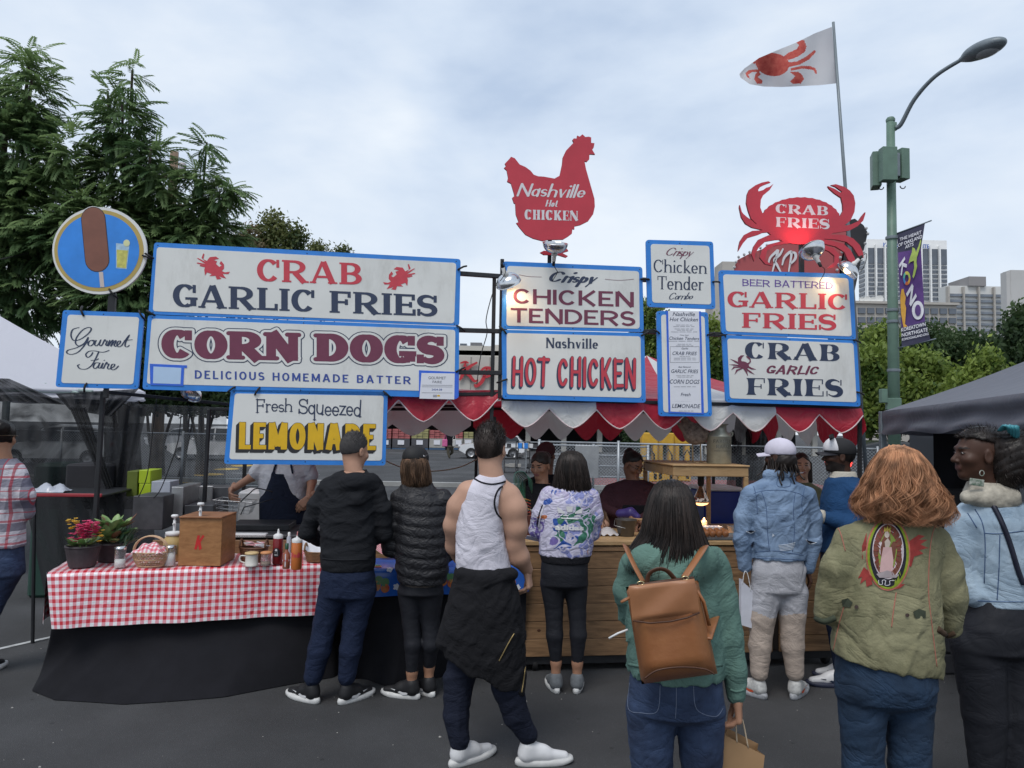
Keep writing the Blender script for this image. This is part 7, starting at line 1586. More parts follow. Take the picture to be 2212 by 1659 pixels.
b=MB();b.box(((xl+xr)/2,YM-.6,3.0),(xr-xl,1.4,.25));b.build('canopy_slab',mat('slab',(.3,.29,.28),.8),rt);b=MB();b.box(((xl+xr)/2,YM-.05,3.75),(xr-xl,.12,.35));b.build('red_stripe',mred,rt)
for(x0,x1,y0,y1,m)in((985,1090,752,776,mw),(985,1090,762,770,mgr),(1017,1042,743,765,mgr),(1062,1090,748,768,mw),(995,1010,745,762,wind)):a,c=atY(x0,y1,YM+4),atY(x1,y0,YM+4);b=MB();b.box(((a.x+c.x)/2,YM+4+len(b.v),(a.z+c.z)/2),(c.x-a.x,2+.4*((x0+y0)%5),c.z-a.z));b.build('rooftop_unit',m,rt)
fk2=lambda x,y,off=0.:atY(x,y,YM-.2-off)
def script(pts,w,nm='red_letter',m=mred):P=Pen();C=catmull([Vector((q[0],q[1],0))for q in pts],8);N=len(C);P.path([(q.x,q.y)for q in C],w=[w*(.45+.55*math.sin(math.pi*min(1,i/(N-1)*1.1)))for i in range(N)]);plate(P.P,fk2,.1,-.05,nm,m,rt)
script([Z3(1240,925),Z3(1232,970),Z3(1215,1020),Z3(1200,1045)],8);script([Z3(1320,925),Z3(1275,950),Z3(1240,985),Z3(1265,1010),Z3(1300,1050),Z3(1325,1040)],8);script([Z3(1205,930),Z3(1240,922),Z3(1262,930)],5)
script([Z3(1385,965),Z3(1370,1010),Z3(1345,1060),Z3(1310,1085),Z3(1302,1070)],8);script([Z3(1340,985),Z3(1370,962),Z3(1410,968),Z3(1412,1000),Z3(1385,1022),Z3(1358,1020)],7)
redb=mat('red produce box',(.36,.11,.11),.8,var=.3,vs=1.5);olb=mat('olive produce box',(.30,.28,.13),.8,var=.3,vs=1.5);bing=mat('grey bin',(.075,.075,.085),.8);binw=mat('pale wrapped bin',(.33,.32,.30),.6,var=.2,vs=1);pal=mat('blue pallet',(.05,.10,.18),.8)
def ZM(x,y):return(812.3+x*.1953,812.3+y*.1953)
def stack(x0,x1,m1,m2,lab,yt=585,ym=690,yb_=815,nc=3,nrw=4):
 a,c=atY(*ZM(x0,yb_),YM-2),atY(*ZM(x1,yt),YM-2);zm_=atY(*ZM(x0,ym),YM-2).z;w=c.x-a.x;rt=empty('produce_pallet',Vector(((a.x+c.x)/2,YM-2,0)),lab,'pallet','pallets of produce in front of the market')
 shbox('pallet_base',((a.x+c.x)/2,YM-2+.6,a.z+.07),(w,1.2,.14),pal,rt);shbox('bin',((a.x+c.x)/2,YM-2+.6,(a.z+.16+zm_)/2),(w*.97,1.15,zm_-a.z-.18),m2,rt)
 ch=(c.z-zm_)/nrw
 for i in range(nc):
  for j in range(nrw):shbox('box',(a.x+w*(i+.5)/nc,YM-2+.6+(.04 if(i+j)%2 else 0),zm_+ch*(j+.5)),(w/nc*.93,1.1,ch*.86),m1,rt)
 shbox('paper_sign',((a.x+c.x)/2,YM-2.02,zm_-.3),(.5,.03,.35),paper,rt)
stack(40,168,redb,bing,'pallet with red boxes half hidden by the lemonade sign',nc=3);stack(175,378,redb,bing,'grey bin pallet stacked with red boxes, first right of the lemonade sign');stack(386,580,olb,bing,'grey bin pallet stacked with olive boxes');stack(585,765,redb,binw,'pale wrapped pallet stacked with red boxes left of the walker',yt=600);stack(860,960,redb,binw,'pale pallet with red boxes right of the walker',yt=620,nc=2,nrw=3);stack(965,1075,olb,binw,'pale pallet with mixed boxes behind the white car',yt=618,nc=2,nrw=3)
tyre=mat('tyre',(.015,.015,.016),.85);cglass=mat('car glass',(.02,.025,.03),.08,var=.1);rim_=mat('alloy rim',(.35,.35,.36),.35,metal=.8);headm=mat('headlight',(.55,.56,.58),.15);tailm=mat('tail light',(.35,.01,.01),.3)
def car(label,pos,L_,yaw,c,suv=False,tail_lit=False,name='parked_car'):
 rt=empty(name,pos,label,'car');paint=mat('paint %s'%(c,),c,.25,coat=.8,var=.03);W_=1.78;H_=1.62 if suv else 1.46;X=Vector((math.cos(yaw),math.sin(yaw),0));Yv=Vector((-math.sin(yaw),math.cos(yaw),0));Z=Vector((0,0,1));g_=lambda x,y,z:pos+X*x*L_+Yv*y+Z*z
 prof=[(-.5,.45),(-.49,.70),(-.44,.80),(-.24,.93),(-.10,H_*.93),(.02,H_),(.25,H_),(.38,H_*.93),(.47,1.02),(.495,.80),(.49,.42),(.40,.30),(-.42,.28)]
 M_=9;b=MB();n=len(prof)
 for k in range(M_):
  y=-1+2*k/(M_-1);bulge=1-abs(y)**3.5*.055
  for(x,z)in prof:taper=1-.16*max(0,(z-.95)/(H_-.95));b.v.append(g_(x*bulge,y*W_/2*taper,z-(abs(y)**4)*.03*(z>.9)))
 for k in range(M_-1):
  for i in range(n):j=(i+1)%n;b.face([k*n+i,k*n+j,(k+1)*n+j,(k+1)*n+i])
 b.face(list(range(n)));b.face([(M_-1)*n+i for i in range(n)][::-1]);o=b.build('body',paint,rt);shade_auto(o,35)
 for s in(-1,1):
  y=s*(W_/2+.004)
  def gy(x,z):return g_(x,s*(W_/2*(1-.16*max(0,(z-.95)/(H_-.95)))+.008),z)
  for poly in([(-.20,.97),(-.085,H_*.90),(.06,H_*.945),(.06,.97)],[(.08,.97),(.08,H_*.945),(.25,H_*.94),(.36,H_*.88),(.40,1.0)]):
   b=MB();P=[gy(x,z)for x,z in poly];b.prism(P,Yv*s*.006);b.build('side_window',cglass,rt)
  for x in(-.31,.30):
   c_=g_(x,s*(W_/2-.09),.31);b=MB();b.lathe(c_,[(0,-.09),(.31,-.09),(.33,-.05),(.33,.08),(.30,.105),(.2,.11)],22,Yv*s);w=b.build('wheel',tyre,rt,True);b=MB();b.lathe(c_,[(.2,.108),(.19,.09),(.05,.10),(0,.115)],14,Yv*s);b.build('rim',rim_,w,True)
  b=MB();b.bbox(g_(-.478,s*.62,.70),(.16,.34,.14),yaw,b=.04);b.build('headlight',headm,rt);b=MB();b.bbox(g_(.475,s*.68,.85),(.10,.26,.18),yaw,b=.03);b.build('tail_light',mat('lit tail light',(.6,.02,.02),.3,em=(1,.05,.03,2))if tail_lit else tailm,rt)
  b=MB();b.bbox(g_(-.15,s*(W_/2+.09),1.0),(.16,.16,.12),yaw,b=.04);b.build('mirror',paint,rt)
 for(x0,z0,x1,z1)in((-.235,.95,-.105,H_*.915),(.385,H_*.90,.465,1.04)):
  b=MB();sgn=-1 if x0<0 else 1;b.prism([g_(x0,-.74,z0+.01),g_(x1,-.66,z1+.01),g_(x1,.66,z1+.01),g_(x0,.74,z0+.01)],X*sgn*.02+Z*.02);b.build('windscreen' if x0<0 else 'rear_window',cglass,rt)
 b=MB();b.box(g_(-.493,0,.5),(.05,1.2,.2),yaw);b.build('grille',tyre,rt);return rt
car('white compact car parked behind the man in the white tank top',Vector((atY(1062,985,44).x,44,0)),4.0,R(4),(.62,.63,.65))
car('white car half hidden behind the tree trunks above the fryers',Vector((atY(470,950,36).x,36,0)),4.4,R(-8),(.6,.6,.6),True)
car('silver car parked deeper in the lot behind the left tree trunks',Vector((atY(395,950,48).x,48,0)),4.3,R(6),(.35,.36,.38))
car('pale grey van-like car seen dimly through the black net',Vector((atY(140,950,30).x,30,0)),4.6,R(3),(.35,.36,.37),True)
car('dark car with glowing tail light behind the right end post',Vector((atY(1890,960,24).x+1.2,25,0)),4.3,R(185),(.03,.03,.035),True,True)
galv=mat('galvanised pipe',(.34,.36,.38),.45,metal=.5,var=.15)
def fence(label,A,C_,h,posts,name='chain_link_fence',d=.075,off=0.):
 A,C_=Vector(A),Vector(C_);D=(C_-A);L_=D.length;u=D.normalized();rt=empty(name,A,label,'fence');Z=Vector((0,0,1))
 for k in range(posts+1):b=MB();p=A+u*L_*k/posts;b.tube([p,p+Z*(h+.06)],.032,8);b.build('post',galv,rt,True)
 for z in(h,.12):b=MB();b.tube([A+Z*z,C_+Z*z],.022,8);b.build('rail',galv,rt,True)
 b=MB();n=int((L_+h)/d);N_=Vector((-u.y,u.x,0))
 for i in range(n):
  for s in(0,1):
   x0=i*d-h if s else i*d-h+h;x1=x0+h if s else x0-h;z0,z1=.1,h
   a0,a1=x0,x1
   def cl_(xa,za,xb_,zb):return xa,za,xb_,zb
   pa,pb=(x0,.1),(x1,h)
   t0,t1=0.,1.
   for(lim,sg)in((0,1),(L_,-1)):
    fa,fb_=(pa[0]-lim)*sg,(pb[0]-lim)*sg
    if fa<0 and fb_<0:t0=2
    elif fa<0:t0=max(t0,fa/(fa-fb_))
    elif fb_<0:t1=min(t1,fa/(fa-fb_))
   if t0>=t1:continue
   q0=A+u*(pa[0]+(pb[0]-pa[0])*t0)+Z*(pa[1]+(pb[1]-pa[1])*t0)+N_*.004*s;q1=A+u*(pa[0]+(pb[0]-pa[0])*t1)+Z*(pa[1]+(pb[1]-pa[1])*t1)+N_*.004*s
   w=(q1-q0).cross(N_).normalized()*.0028;b.add([q0-w,q0+w,q1+w,q1-w,q0-w+N_*.003,q0+w+N_*.003,q1+w+N_*.003,q1-w+N_*.003],[(0,1,2,3),(7,6,5,4),(0,3,7,4),(1,5,6,2)])
 b.build('wire_mesh',galv,rt,kind='stuff');return rt
xf=lambda px,Y:atY(px,960,Y).x
fence('chain link fence with pipe rails behind the serving counter',(xf(1165,17.2),17.2,0),(xf(2100,15.4),15.4,0),1.5,5)
rt=fence('low pipe gate of doubled rails behind the women at the counter',(xf(1165,17.6),17.6,0),(xf(1400,17.4),17.4,0),1.42,2,'pipe_gate')
for z in(.95,.7,1.2):b=MB();b.tube([Vector((xf(1165,17.6),17.6,z)),Vector((xf(1400,17.4),17.4,z))],.02,8);b.build('rail',galv,rt,True)
b=MB();b.bbox((xf(1268,17.3),17.3,1.05),(.55,.02,.75));b.build('blank_sign_plate',mat('grey sign plate',(.30,.31,.32),.6),rt)
fence('chain link fence behind the fryers and the left trees',(xf(-120,20.5),20.5,0),(xf(530,19.5),19.5,0),1.5,5)
curb=mat('concrete kerb',(.30,.30,.29),.85,var=.15,vs=2)
b=MB();b.box((0,22.5,.06),(34,.3,.13));b.build('kerb',curb,kind='structure')
b=MB();b.box((xf(1500,24),24.6,.04),(9,4,.1));b.build('sidewalk',mat('red painted pavement',(.20,.07,.07),.8,var=.2),kind='structure')
for i,(x0,y0,x1,y1)in enumerate([(500,1022,690,1026),(460,1048,640,1050),(1100,985,1400,992),(1500,1060,1700,1085),(1410,1052,1640,1078),(840,978,1060,981)]):
 a,c=atZ(x0,y0,.004),atZ(x1,y1,.004);g=MB();w_=Vector((0,.12,0));g.add([a,c,c+w_,a+w_],[(0,1,2,3)]);g.build('parking_line',linep,kind='structure')
yel=mat('yellow road paint',(.45,.30,.06),.8,var=.35,vs=8)
for i,(x,y)in enumerate([(405,1040),(452,1025),(491,1013),(524,1006)]):
 c=atZ(x,y,.004);g=MB();g.add([c+Vector((.42*math.cos(t*.6)*(1+.2*math.sin(t*2+i)),.7*math.sin(t*.6),0))for t in range(10)],[tuple(range(10))]);g.build('road_marking',yel,kind='structure')
ycart=mat('yellow enamel',(.50,.30,.03),.45,var=.15)
for i,(px,lab)in enumerate([(1402,'yellow pallet machine left of the big trunk behind the fence'),(1440,'yellow pallet machine between the fence trunks'),(1480,'yellow pallet machine behind the hen statue')]):
 X0=xf(px,25);rt=empty('yellow_machine',Vector((X0,25+i*.3,0)),lab,'machine');
 for(dx,z,sx,sz)in((0,1.55,.55,.38),(-.18,.75,.16,1.2),(.18,.75,.16,1.2),(0,.25,.6,.3)):b=MB();b.bbox((X0+dx,25+i*.3,z),(sx,.4,sz),b=.03);b.build('panel',ycart,rt)
 b=MB();b.tube([Vector((X0-.12,24.7,.4)),Vector((X0-.12,24.7,1.0)),Vector((X0,24.7,1.2)),Vector((X0+.12,24.7,1.0)),Vector((X0+.12,24.7,.4))],.03,6);b.build('hoop',steel,rt,True)
for i,(px,lab)in enumerate([(1105,'dark steel stock cart right behind the tank top man'),(1130,'dark steel stock cart with blue tags'),(1152,'grey steel rack cart left of the pipe gate')]):
 X0=xf(px,30);rt=empty('stock_cart',Vector((X0,30,0)),lab,'cart');cm_=galv if i==2 else dst
 for sx in(-.28,.28):
  for sy in(0,.5):b=MB();b.tube([Vector((X0+sx,30+sy,.1)),Vector((X0+sx,30+sy,1.25))],.022,6);b.build('upright',cm_,rt)
 for z in(.2,.6,1.0,1.25):b=MB();b.box((X0,30.25,z),(.56,.5,.03));b.build('shelf',cm_,rt)
 for k in range(5):b=MB();b.bbox((X0+rnd.uniform(-.2,.2),30+rnd.uniform(0,.3),rnd.choice((.3,.7,1.1))),(rnd.uniform(.1,.25),.2,rnd.uniform(.1,.22)),b=.01);b.build('load',rnd.choice((wpl,dst,binw)),rt)
 if i==1:
  for dx in(-.12,.12):b=MB();b.bbox((X0+dx,29.9,1.1),(.15,.02,.22));b.build('blue_tag',oblue,rt)
 for sx in(-.26,.26):b=MB();b.lathe(Vector((X0+sx,30,.06)),[(0,-.02),(.06,-.02),(.06,.02),(0,.02)],10,Vector((1,0,0)));b.build('wheel',tyre,rt,True)
kpr=mat('faded red sign face',(.36,.075,.08),.6,var=.08,vs=.8);YK=19.;rt=empty('arched_sign',Vector((atY(1710,600,YK).x,YK,0)),'faded red arched sign with white K P script and bulbs behind the crab','sign')
fkp=lambda x,y,off=0.:atY(x,y,YK-off)
arch=[Z7(860,1200),Z7(860,1040),Z7(880,960),Z7(900,920),Z7(1000,868),Z7(1130,820),Z7(1330,730),Z7(1500,660),Z7(1700,610),Z7(1900,600),Z7(1900,700),Z7(1870,850),Z7(1840,1000),Z7(1830,1200)]
plate([arch],fkp,0,-.9,'sign_face',kpr,rt,dst)
b=MB();b.prism([fkp(*Z7(*q),-.05)for q in((1900,560),(1980,540),(2060,600),(2100,670),(2070,800),(2030,960),(1980,1200),(1840,1200),(1900,700))],Vector((0,.9,0)));b.build('side_face',mat('black sign side',(.02,.02,.024),.6),rt)
def script2(pts,w):P=Pen();C=catmull([Vector((q[0],q[1],0))for q in pts],6);N=len(C);P.path([(q.x,q.y)for q in C],w=[w*(.5+.5*math.sin(math.pi*i/(N-1)))for i in range(N)]);plate(P.P,fkp,.04,.01,'white_letter',signw,rt)
script2([Z7(1185,950),Z7(1200,900),Z7(1250,850),Z7(1270,840),Z7(1250,920),Z7(1220,1030)],6);script2([Z7(1320,815),Z7(1290,870),Z7(1240,920),Z7(1265,970),Z7(1300,1040)],6);script2([Z7(1310,970),Z7(1330,900),Z7(1380,850),Z7(1395,870),Z7(1370,1030)],6);script2([Z7(1390,850),Z7(1430,860),Z7(1430,910),Z7(1385,960)],6)
for k,q in enumerate([(870,1000),(885,950),(910,905),(960,882),(1010,860),(1060,840),(1110,820),(1170,795),(2085,640),(2100,690),(2075,780),(2060,860),(2040,930),(1860,860),(1845,910),(1830,970),(1815,1025)]):
 c=fkp(*Z7(*q),.03);b=MB();b.lathe(c,[(.02,0),(.035,.03),(.035,.06),(0,.09)],8,Vector((-.3,-.8,.6)));b.build('bulb',wpl,rt,True)
for x in(1600,1800):p=atY(x,700,YK+.3);b=MB();b.tube([Vector((p.x,YK+.45,0)),Vector((p.x,YK+.45,p.z))],.08,8);b.build('post',steel,rt)
# neighbouring canopies and black net
tentb=cloth_mat('dark blue canopy cloth',(.125,.13,.155),.12,.55,.5,3);tentw=cloth_mat('white canopy cloth',(.66,.66,.72),.35,.5,.5,2.5);tgrey=cloth_mat('grey tent wall',(.20,.21,.225),.3,.7,.4,2)
def canopy(name,label,C4,apex_,vh,m,legs=True,sag=.10,hem=.02,legm_=greyl):
 rt=empty(name,Vector((apex_.x,apex_.y,0)),label,'canopy')
 for i in range(4):
  A,C_=C4[i],C4[(i+1)%4];b=MB();b.grid(lambda a,c:(A*(1-a)+C_*a)*(1-c)+apex_*c-Vector((0,0,sag*math.sin(math.pi*c)*(.6+.4*math.sin(math.pi*a)))),16,14);b.build('roof_panel',m,rt,True)
  n_=Vector(((C_-A).y,-(C_-A).x,0)).normalized();n_=n_ if n_.dot(A-apex_)>0 else-n_
  b=MB();b.grid(lambda a,c:A*(1-a)+C_*a-Vector((0,0,vh*c+.012*math.sin(a*23)*c))+n_*(.01+.012*math.sin(a*31+c*7)*c+.015*math.sin(c*9)*math.sin(math.pi*a)),40,8);b.build('valance',m,rt,True)
  if legs:b=MB();b.bbox((A.x,A.y,A.z/2),(.045,.045,A.z),b=.004);b.build('leg',legm_,rt)
  b=MB();b.tube([A-Vector((0,0,.04)),C_-Vector((0,0,.04))],.012,6);b.build('truss',legm_,rt)
 return rt
A_,B_=atY(1906,889,6.0),atY(2215,857,3.7);dd_=(B_-A_);B2=A_+dd_*1.5;B2.z=A_.z;A_.z=A_.z
out=Vector((-dd_.y,dd_.x,0)).normalized();out=out if out.x>0 else-out
B2.z=A_.z+.05;apx=(A_+B2)/2+out*1.6;apx.z=2.95
canopy('dark_canopy','dark blue pop-up canopy filling the right edge',[A_,B2,B2+out*3.1,A_+out*3.1+Vector((0,.3,0))],apx,.18,tentb,sag=.14)
b=MB();p0,p1=A_+out*.25+Vector((0,.1,0)),A_+out*3.1+Vector((0,.2,0));b.grid(lambda a,c:p0*(1-a)+p1*a+Vector((0,.04*math.sin(a*14)*(1-c),-.15-(A_.z-.2)*c*.999)),40,10);tag(b.build('tent_wall',tgrey,None,True,loc=(p0.x,p0.y,0)),'grey cloth back wall of the dark blue canopy','tent wall')
rt=empty('crate_stack',Vector((*atY(2065,1200,5.8).xy,0)),'stack of black folding crates against the grey tent wall','crates')
for k in range(9):a,c=atY(2015,1140,5.8),atY(2110,1140,5.8);b=MB();b.bbox(((a.x+c.x)/2+rnd.uniform(-.015,.015),5.9,.08+k*.155),(c.x-a.x-.02*(k%2),.4,.145),b=.012);b.build('crate',MATS['dark loading bay'],rt)
dkp=A_+out*.35+Vector((0,-.05,0));b=MB();b.grid(lambda a,c:dkp+out*(a*.32*(1-.5*c*c))+Vector((0,.02*math.sin(a*9),-.17-.62*c)),14,10);tag(b.build('black_drape',black,None,True,loc=dkp),'black cloth drape hanging in the corner of the blue canopy','drape')
Lf=[atY(-260,850,7.4),atY(312,846,8.6),atY(250,862,11.4),atY(-330,880,10.6)]
for q in Lf:q.z=Lf[1].z
apw=atY(-150,590,9.4)
mint=mat('pale green tent frame',(.30,.38,.36),.5)
rt=canopy('white_canopy','white pop-up canopy with pale green frame at the left edge',Lf,apw,.10,tentw,legs=False,legm_=mint)
for(x0,y0,x1,y1)in((30,800,170,850),(30,830,200,845),(30,810,100,830)):b=MB();b.bbox((atY(x0,y0,8.6)+atY(x1,y1,8.2))/2,((atY(x0,y0,8.6)-atY(x1,y1,8.2)).length,.03,.025),ax=((atY(x1,y1,8.2)-atY(x0,y0,8.6)).normalized(),*frame_of(atY(x1,y1,8.2)-atY(x0,y0,8.6))));b.build('truss',mint,rt)
p=atY(18,800,8.5);b=MB();b.bbox((p.x,p.y,p.z/2),(.06,.06,p.z),b=.005);b.build('leg',mint,rt);b=MB();b.bbox((p.x,p.y-.02,p.z+.02),(.12,.1,.09),b=.01);b.build('bracket',rubber,rt)
def net_mat(name,a,c=(.012,.013,.016)):
 m=bpy.data.materials.new(name);m.use_nodes=True;t,b,l=nodes(m);b.inputs['Base Color'].default_value=c+(1,);b.inputs['Roughness'].default_value=.8
 n=t.nodes.new('ShaderNodeTexNoise');n.inputs['Scale'].default_value=2.2;n.inputs['Detail'].default_value=3;n.inputs['Distortion'].default_value=2;co=t.nodes.new('ShaderNodeTexCoord');l(co.outputs['Object'],n.inputs['Vector'])
 r=t.nodes.new('ShaderNodeMapRange');r.inputs['From Min'].default_value=.3;r.inputs['From Max'].default_value=.7;r.inputs['To Min'].default_value=max(0,a-.14);r.inputs['To Max'].default_value=min(1,a+.14);l(n.outputs['Fac'],r.inputs['Value']);l(r.outputs[0],b.inputs['Alpha']);return m
netd=net_mat('black net dense',.93);netm=net_mat('black net',.80);netl=net_mat('hazy black net',.52,(.05,.054,.06))  # netl: lighter grey paints a hazy veil into the thin net
def net(label,pts,v0,v1,m,fold=.05,nf=22,name='black_net'):
 """pts TL, TR, BR, BL in the picture; v0..v1 depth behind the stall front"""
 TLp,TRp,BRp,BLp=pts;b=MB()
 def fn(a,c):
  x=(TLp[0]*(1-a)+TRp[0]*a)*(1-c)+(BLp[0]*(1-a)+BRp[0]*a)*c;y=(TLp[1]*(1-a)+TRp[1]*a)*(1-c)+(BLp[1]*(1-a)+BRp[1]*a)*c
  return atV(x,y,v0*(1-a)+v1*a+fold*math.sin(a*nf+c*2)*(.3+.7*c)+fold*.5*math.sin(a*nf*2.3+1))
 b.grid(fn,60,16);o=b.build(name,m,None,True,loc=fn(.5,1));return tag(o,label,'net')
net('upper black net wall hanging in the left enclosure',[(-60,850),(300,868),(310,1100),(-60,1100)],2.0,2.3,net_mat('black net wall',.84))
net('dense black cloth reaching the ground in the left enclosure',[(52,1072),(330,1072),(340,1292),(100,1300)],1.9,1.2,netd,.03)
net('thin black net in front of the fence behind the fryers',[(290,872),(490,880),(486,1120),(300,1130)],2.2,2.0,netl)
net('dark net behind the fryers standing over the lime box',[(225,870),(318,880),(262,1130),(225,1130)],1.9,1.8,netd,.04,9)
net('twisted dark net strand running down to the post',[(120,850),(300,840),(240,900),(150,885)],1.6,1.7,netd,.03)
net('narrow diagonal strand of black net left of the frame pole',[(150,880),(185,880),(245,1050),(228,1060)],1.55,1.6,netd,.02)
net('gathered black net under the white canopy at the left edge',[(-60,815),(20,818),(150,875),(-60,862)],1.5,1.7,netd,.03)
net('net drape behind the blue cooler in the display rack',[(1590,900),(1660,905),(1640,1110),(1560,1110)],2.4,2.4,netm,.05)
rt=empty('dark_table',atZ(120,1292,0),'dark cloth covered table with red edge behind the woman in plaid','table');a,c=atV(62,1070,1.0),atV(224,1070,1.0)
b=MB();w=(c-a).dot(SU);cc=a+SU*w/2+SV*.35;b.bbox(cc,(w,.75,.02),ANG);b.build('tabletop',MATS['black painted steel'],rt);b=MB();b.bbox(cc-SV*.38+Vector((0,0,.006)),(w,.02,.028),ANG);b.build('red_edge',mat('red table edge',(.30,.03,.04),.5),rt)
for k in(.08,.92):b=MB();p=a+SU*w*k;b.tube([p-Vector((0,0,.02)),Vector((p.x+.05,p.y,0))],.014,8);b.build('leg',steel,rt)
b=MB();p=atV(110,1064,1.2);b.grid(lambda a_,d:p+SU*((a_-.5)*.28)+SV*((d-.5)*.2)+Vector((0,0,.01+.05*abs(math.sin(a_*3.1)*math.sin(d*3.1))**.5*(1+.4*math.sin(a_*13+d*7)+.3*math.sin(a_*29-d*17)))),16,12);tag(b.build('plastic_bag',tub,None,True,loc=p),'crumpled clear plastic bag lying on the dark table','bag')
bx('black_case','tall black case standing on the dark table behind the net','case',138,236,1003,1066,1.7,.5,mdk,bev=.02);bx('green_bin','dark green bin lid behind the black case','bin',70,140,1002,1030,2.6,.5,mat('dark green plastic',(.02,.06,.045),.5),z0=0.,bev=.03)
# the crowd
from mathutils.bvhtree import BVHTree
_bv={}
def hit(o,px,py,lift=0.):
 if o.name not in _bv:_bv[o.name]=BVHTree.FromPolygons([tuple(v.co+wloc(o))for v in o.data.vertices],[tuple(p.vertices)for p in o.data.polygons])
 d=ray(px,py).normalized();r=_bv[o.name].ray_cast(CAM,d);return(r[0]if r[0]is not None else None,d)
def decal(o,fx,nu,nv,m,name,lift=.004,label=None):
 """small grid pressed on the garment; fx(a, c) -> picture position"""
 b=MB();last=None
 for j in range(nv+1):
  for i in range(nu+1):
   p,d=hit(o,*fx(i/nu,j/nv));p=p if p is not None else(last or CAM+d*3);last=p;b.v.append(p-d*lift)
 for j in range(nv):
  for i in range(nu):q=j*(nu+1)+i;b.face([q,q+1,q+nu+2,q+nu+1])
 return b.build(name,m,o,True,label=label)
def seam(o,pts,m,name='seam',r=.0025,lift=0.,n=6):
 C=catmull([Vector((x,y,0))for x,y in pts],n);P=[]
 for c in C:
  p,d=hit(o,c.x,c.y)
  if p is not None:P.append(p-d*lift)
 if len(P)>2:b=MB();b.tube(P,r,5);return b.build(name,m,o,True)
def sticker(o,polys,m,name,lift=.004):return plate(polys,lambda x,y,off=0.:(lambda h:(h[0]if h[0]is not None else atY(x,y,wloc(o).y-.13))-h[1]*off)(hit(o,x,y)),lift,None,name,m,o)
def gar(par,nm,m,Y,R_=None,limbs=(),disp=None,h=.009,k=.022,extra=None,p=2.3,mi=None,label=None):
 v=Vol()
 if nm in('jeans','joggers','trousers','leggings'):k=.016;q=R_[-1];w=q[2]-q[1];R_=list(R_)+[(q[0]+.05*w,q[1]+.06*w,q[2]-.06*w,q[3]*.8),(q[0]+.13*w,q[1]+.26*w,q[2]-.26*w,q[3]*.4)]
 if R_:v.rings(rows(Y,R_),p,.02)
 for lm in limbs:v.chain([(atY(a,b,Y+dy),r)for a,b,dy,r in lm],k)
 if extra:extra(v)
 P,F=v.mesh(h,disp);o=mkv(nm,(P,F),m,par,mi=mi(P[F].mean(1))if mi else None)
 if label:o['label']=label
 return o
def body(par,Y,hc,yaw,pit,sk,R_,limbs=(),hands=(),sc=1.,face=False,beard=None,roll=0.,nk=None,eyesz=None,hb=.012,nw=.056,legi=(0,1)):
 M=hframe(yaw,pit,roll);c=atY(hc[0],hc[1],Y+(hc[2]if len(hc)>2 else 0));base=atY(*R_[0][:1],R_[0][0],Y)if 0 else None
 r0=rows(Y,[R_[0]])[0];nb=Vector((r0[1],r0[2],r0[0]-.03))if nk is None else nk
 (Ph,Fh),mi,ms,g=head(c,M,sc,sk,nb,face,beard,.0042 if face else.006,nw,lipd if sk is sk3 else lipm)
 v=Vol();v.rings([(q[0],q[1],q[2],q[3]*.86,q[4]*.84)for q in rows(Y,R_)],2.2,.03)
 for j_,lm in enumerate(limbs):
  C_=[(atY(a,b,Y+dy),r)for a,b,dy,r in lm]
  if j_ in legi:C_=[(p_,min(.055,r_*.55))for p_,r_ in C_[:-1]]+[(C_[-1][0],.034),(C_[-1][0]-Vector((0,0,max(.0,C_[-1][0].z-.055))),.032)]
  v.chain(C_,.03)
 mss=[(Ph,Fh),v.mesh(hb)]+[hand(*q)for q in hands];V_,F_=join(mss);mi2=np.concatenate([mi,np.zeros(len(F_)-len(Fh),int)])
 o=mkv('body',(V_,F_),ms,par,mi=mi2)
 if face:eyes(o,g,M,sc,eyesz or 0.)
 return o,g,M
def W(px,py,Y):return atY(px,py,Y)
cot=lambda n,c,crease=.28,**k:mat(n,c,.88,var=.16,vs=5,bump=.25,bs=140,spec=.2,crease=crease,**k)
lipd=mat('dark lips',(.085,.030,.025),.5,var=.05)
sk1,sk2,sk3,sk4,skt=skin('light',(.42,.24,.165)),skin('tan',(.36,.19,.12)),skin('deep',(.060,.028,.018)),skin('brown',(.20,.10,.065)),skin('warm',(.46,.27,.19))
hb_=hair_mat('black hair',(.012,.009,.008),(.040,.030,.026),.42);hbr=hair_mat('brown hair',(.05,.028,.018),(.17,.10,.06));hor=hair_mat('copper hair',(.42,.18,.085),(.50,.255,.135),.5);hdk=hair_mat('short dark hair',(.016,.013,.013));bshoe=mat('black shoe',(.012,.012,.014),.6,var=.2);wsole=mat('white sole',(.55,.55,.54),.6,var=.12,vs=20);wsh=mat('white leather',(.62,.62,.63),.45,var=.06);gsh=mat('grey mesh shoe',(.13,.14,.15),.8,var=.2,vs=40)
zofp=lambda y,Y:atY(1106,y,Y).z
def feet(rt,Y,LG,ds,up,so,**k):
 for lm,d in zip(LG,ds):
  a,b,dy,r=lm[-1];p=atY(a,b,Y+dy);q=Vector(d).normalized();shoe(rt,Vector((p.x,p.y,0))-q*.055,d,up,so,**k)
Y=4.92;LG=[[(722,1275,0,.100),(703,1345,.01,.078),(690,1405,0,.073),(676,1462,0,.058)],[(780,1275,0,.100),(767,1345,.01,.078),(757,1405,0,.072),(749,1462,0,.058)]];g0=cot('charcoal fleece',(.014,.015,.018));nv=cot('navy trousers',(.013,.02,.045));rt=person('man in dark charcoal hoodie and navy joggers at the condiment table',745,Y)
HR=[(1016,742,790,.06,.0),(1028,718,806,.095),(1050,698,818,.125),(1100,690,813,.14),(1160,693,811,.135),(1215,692,812,.135),(1231,696,808,.125)]
bo,gg,M=body(rt,Y,(766,975,.03),R(-38),-.15,sk1,HR,LG,sc=1.02)
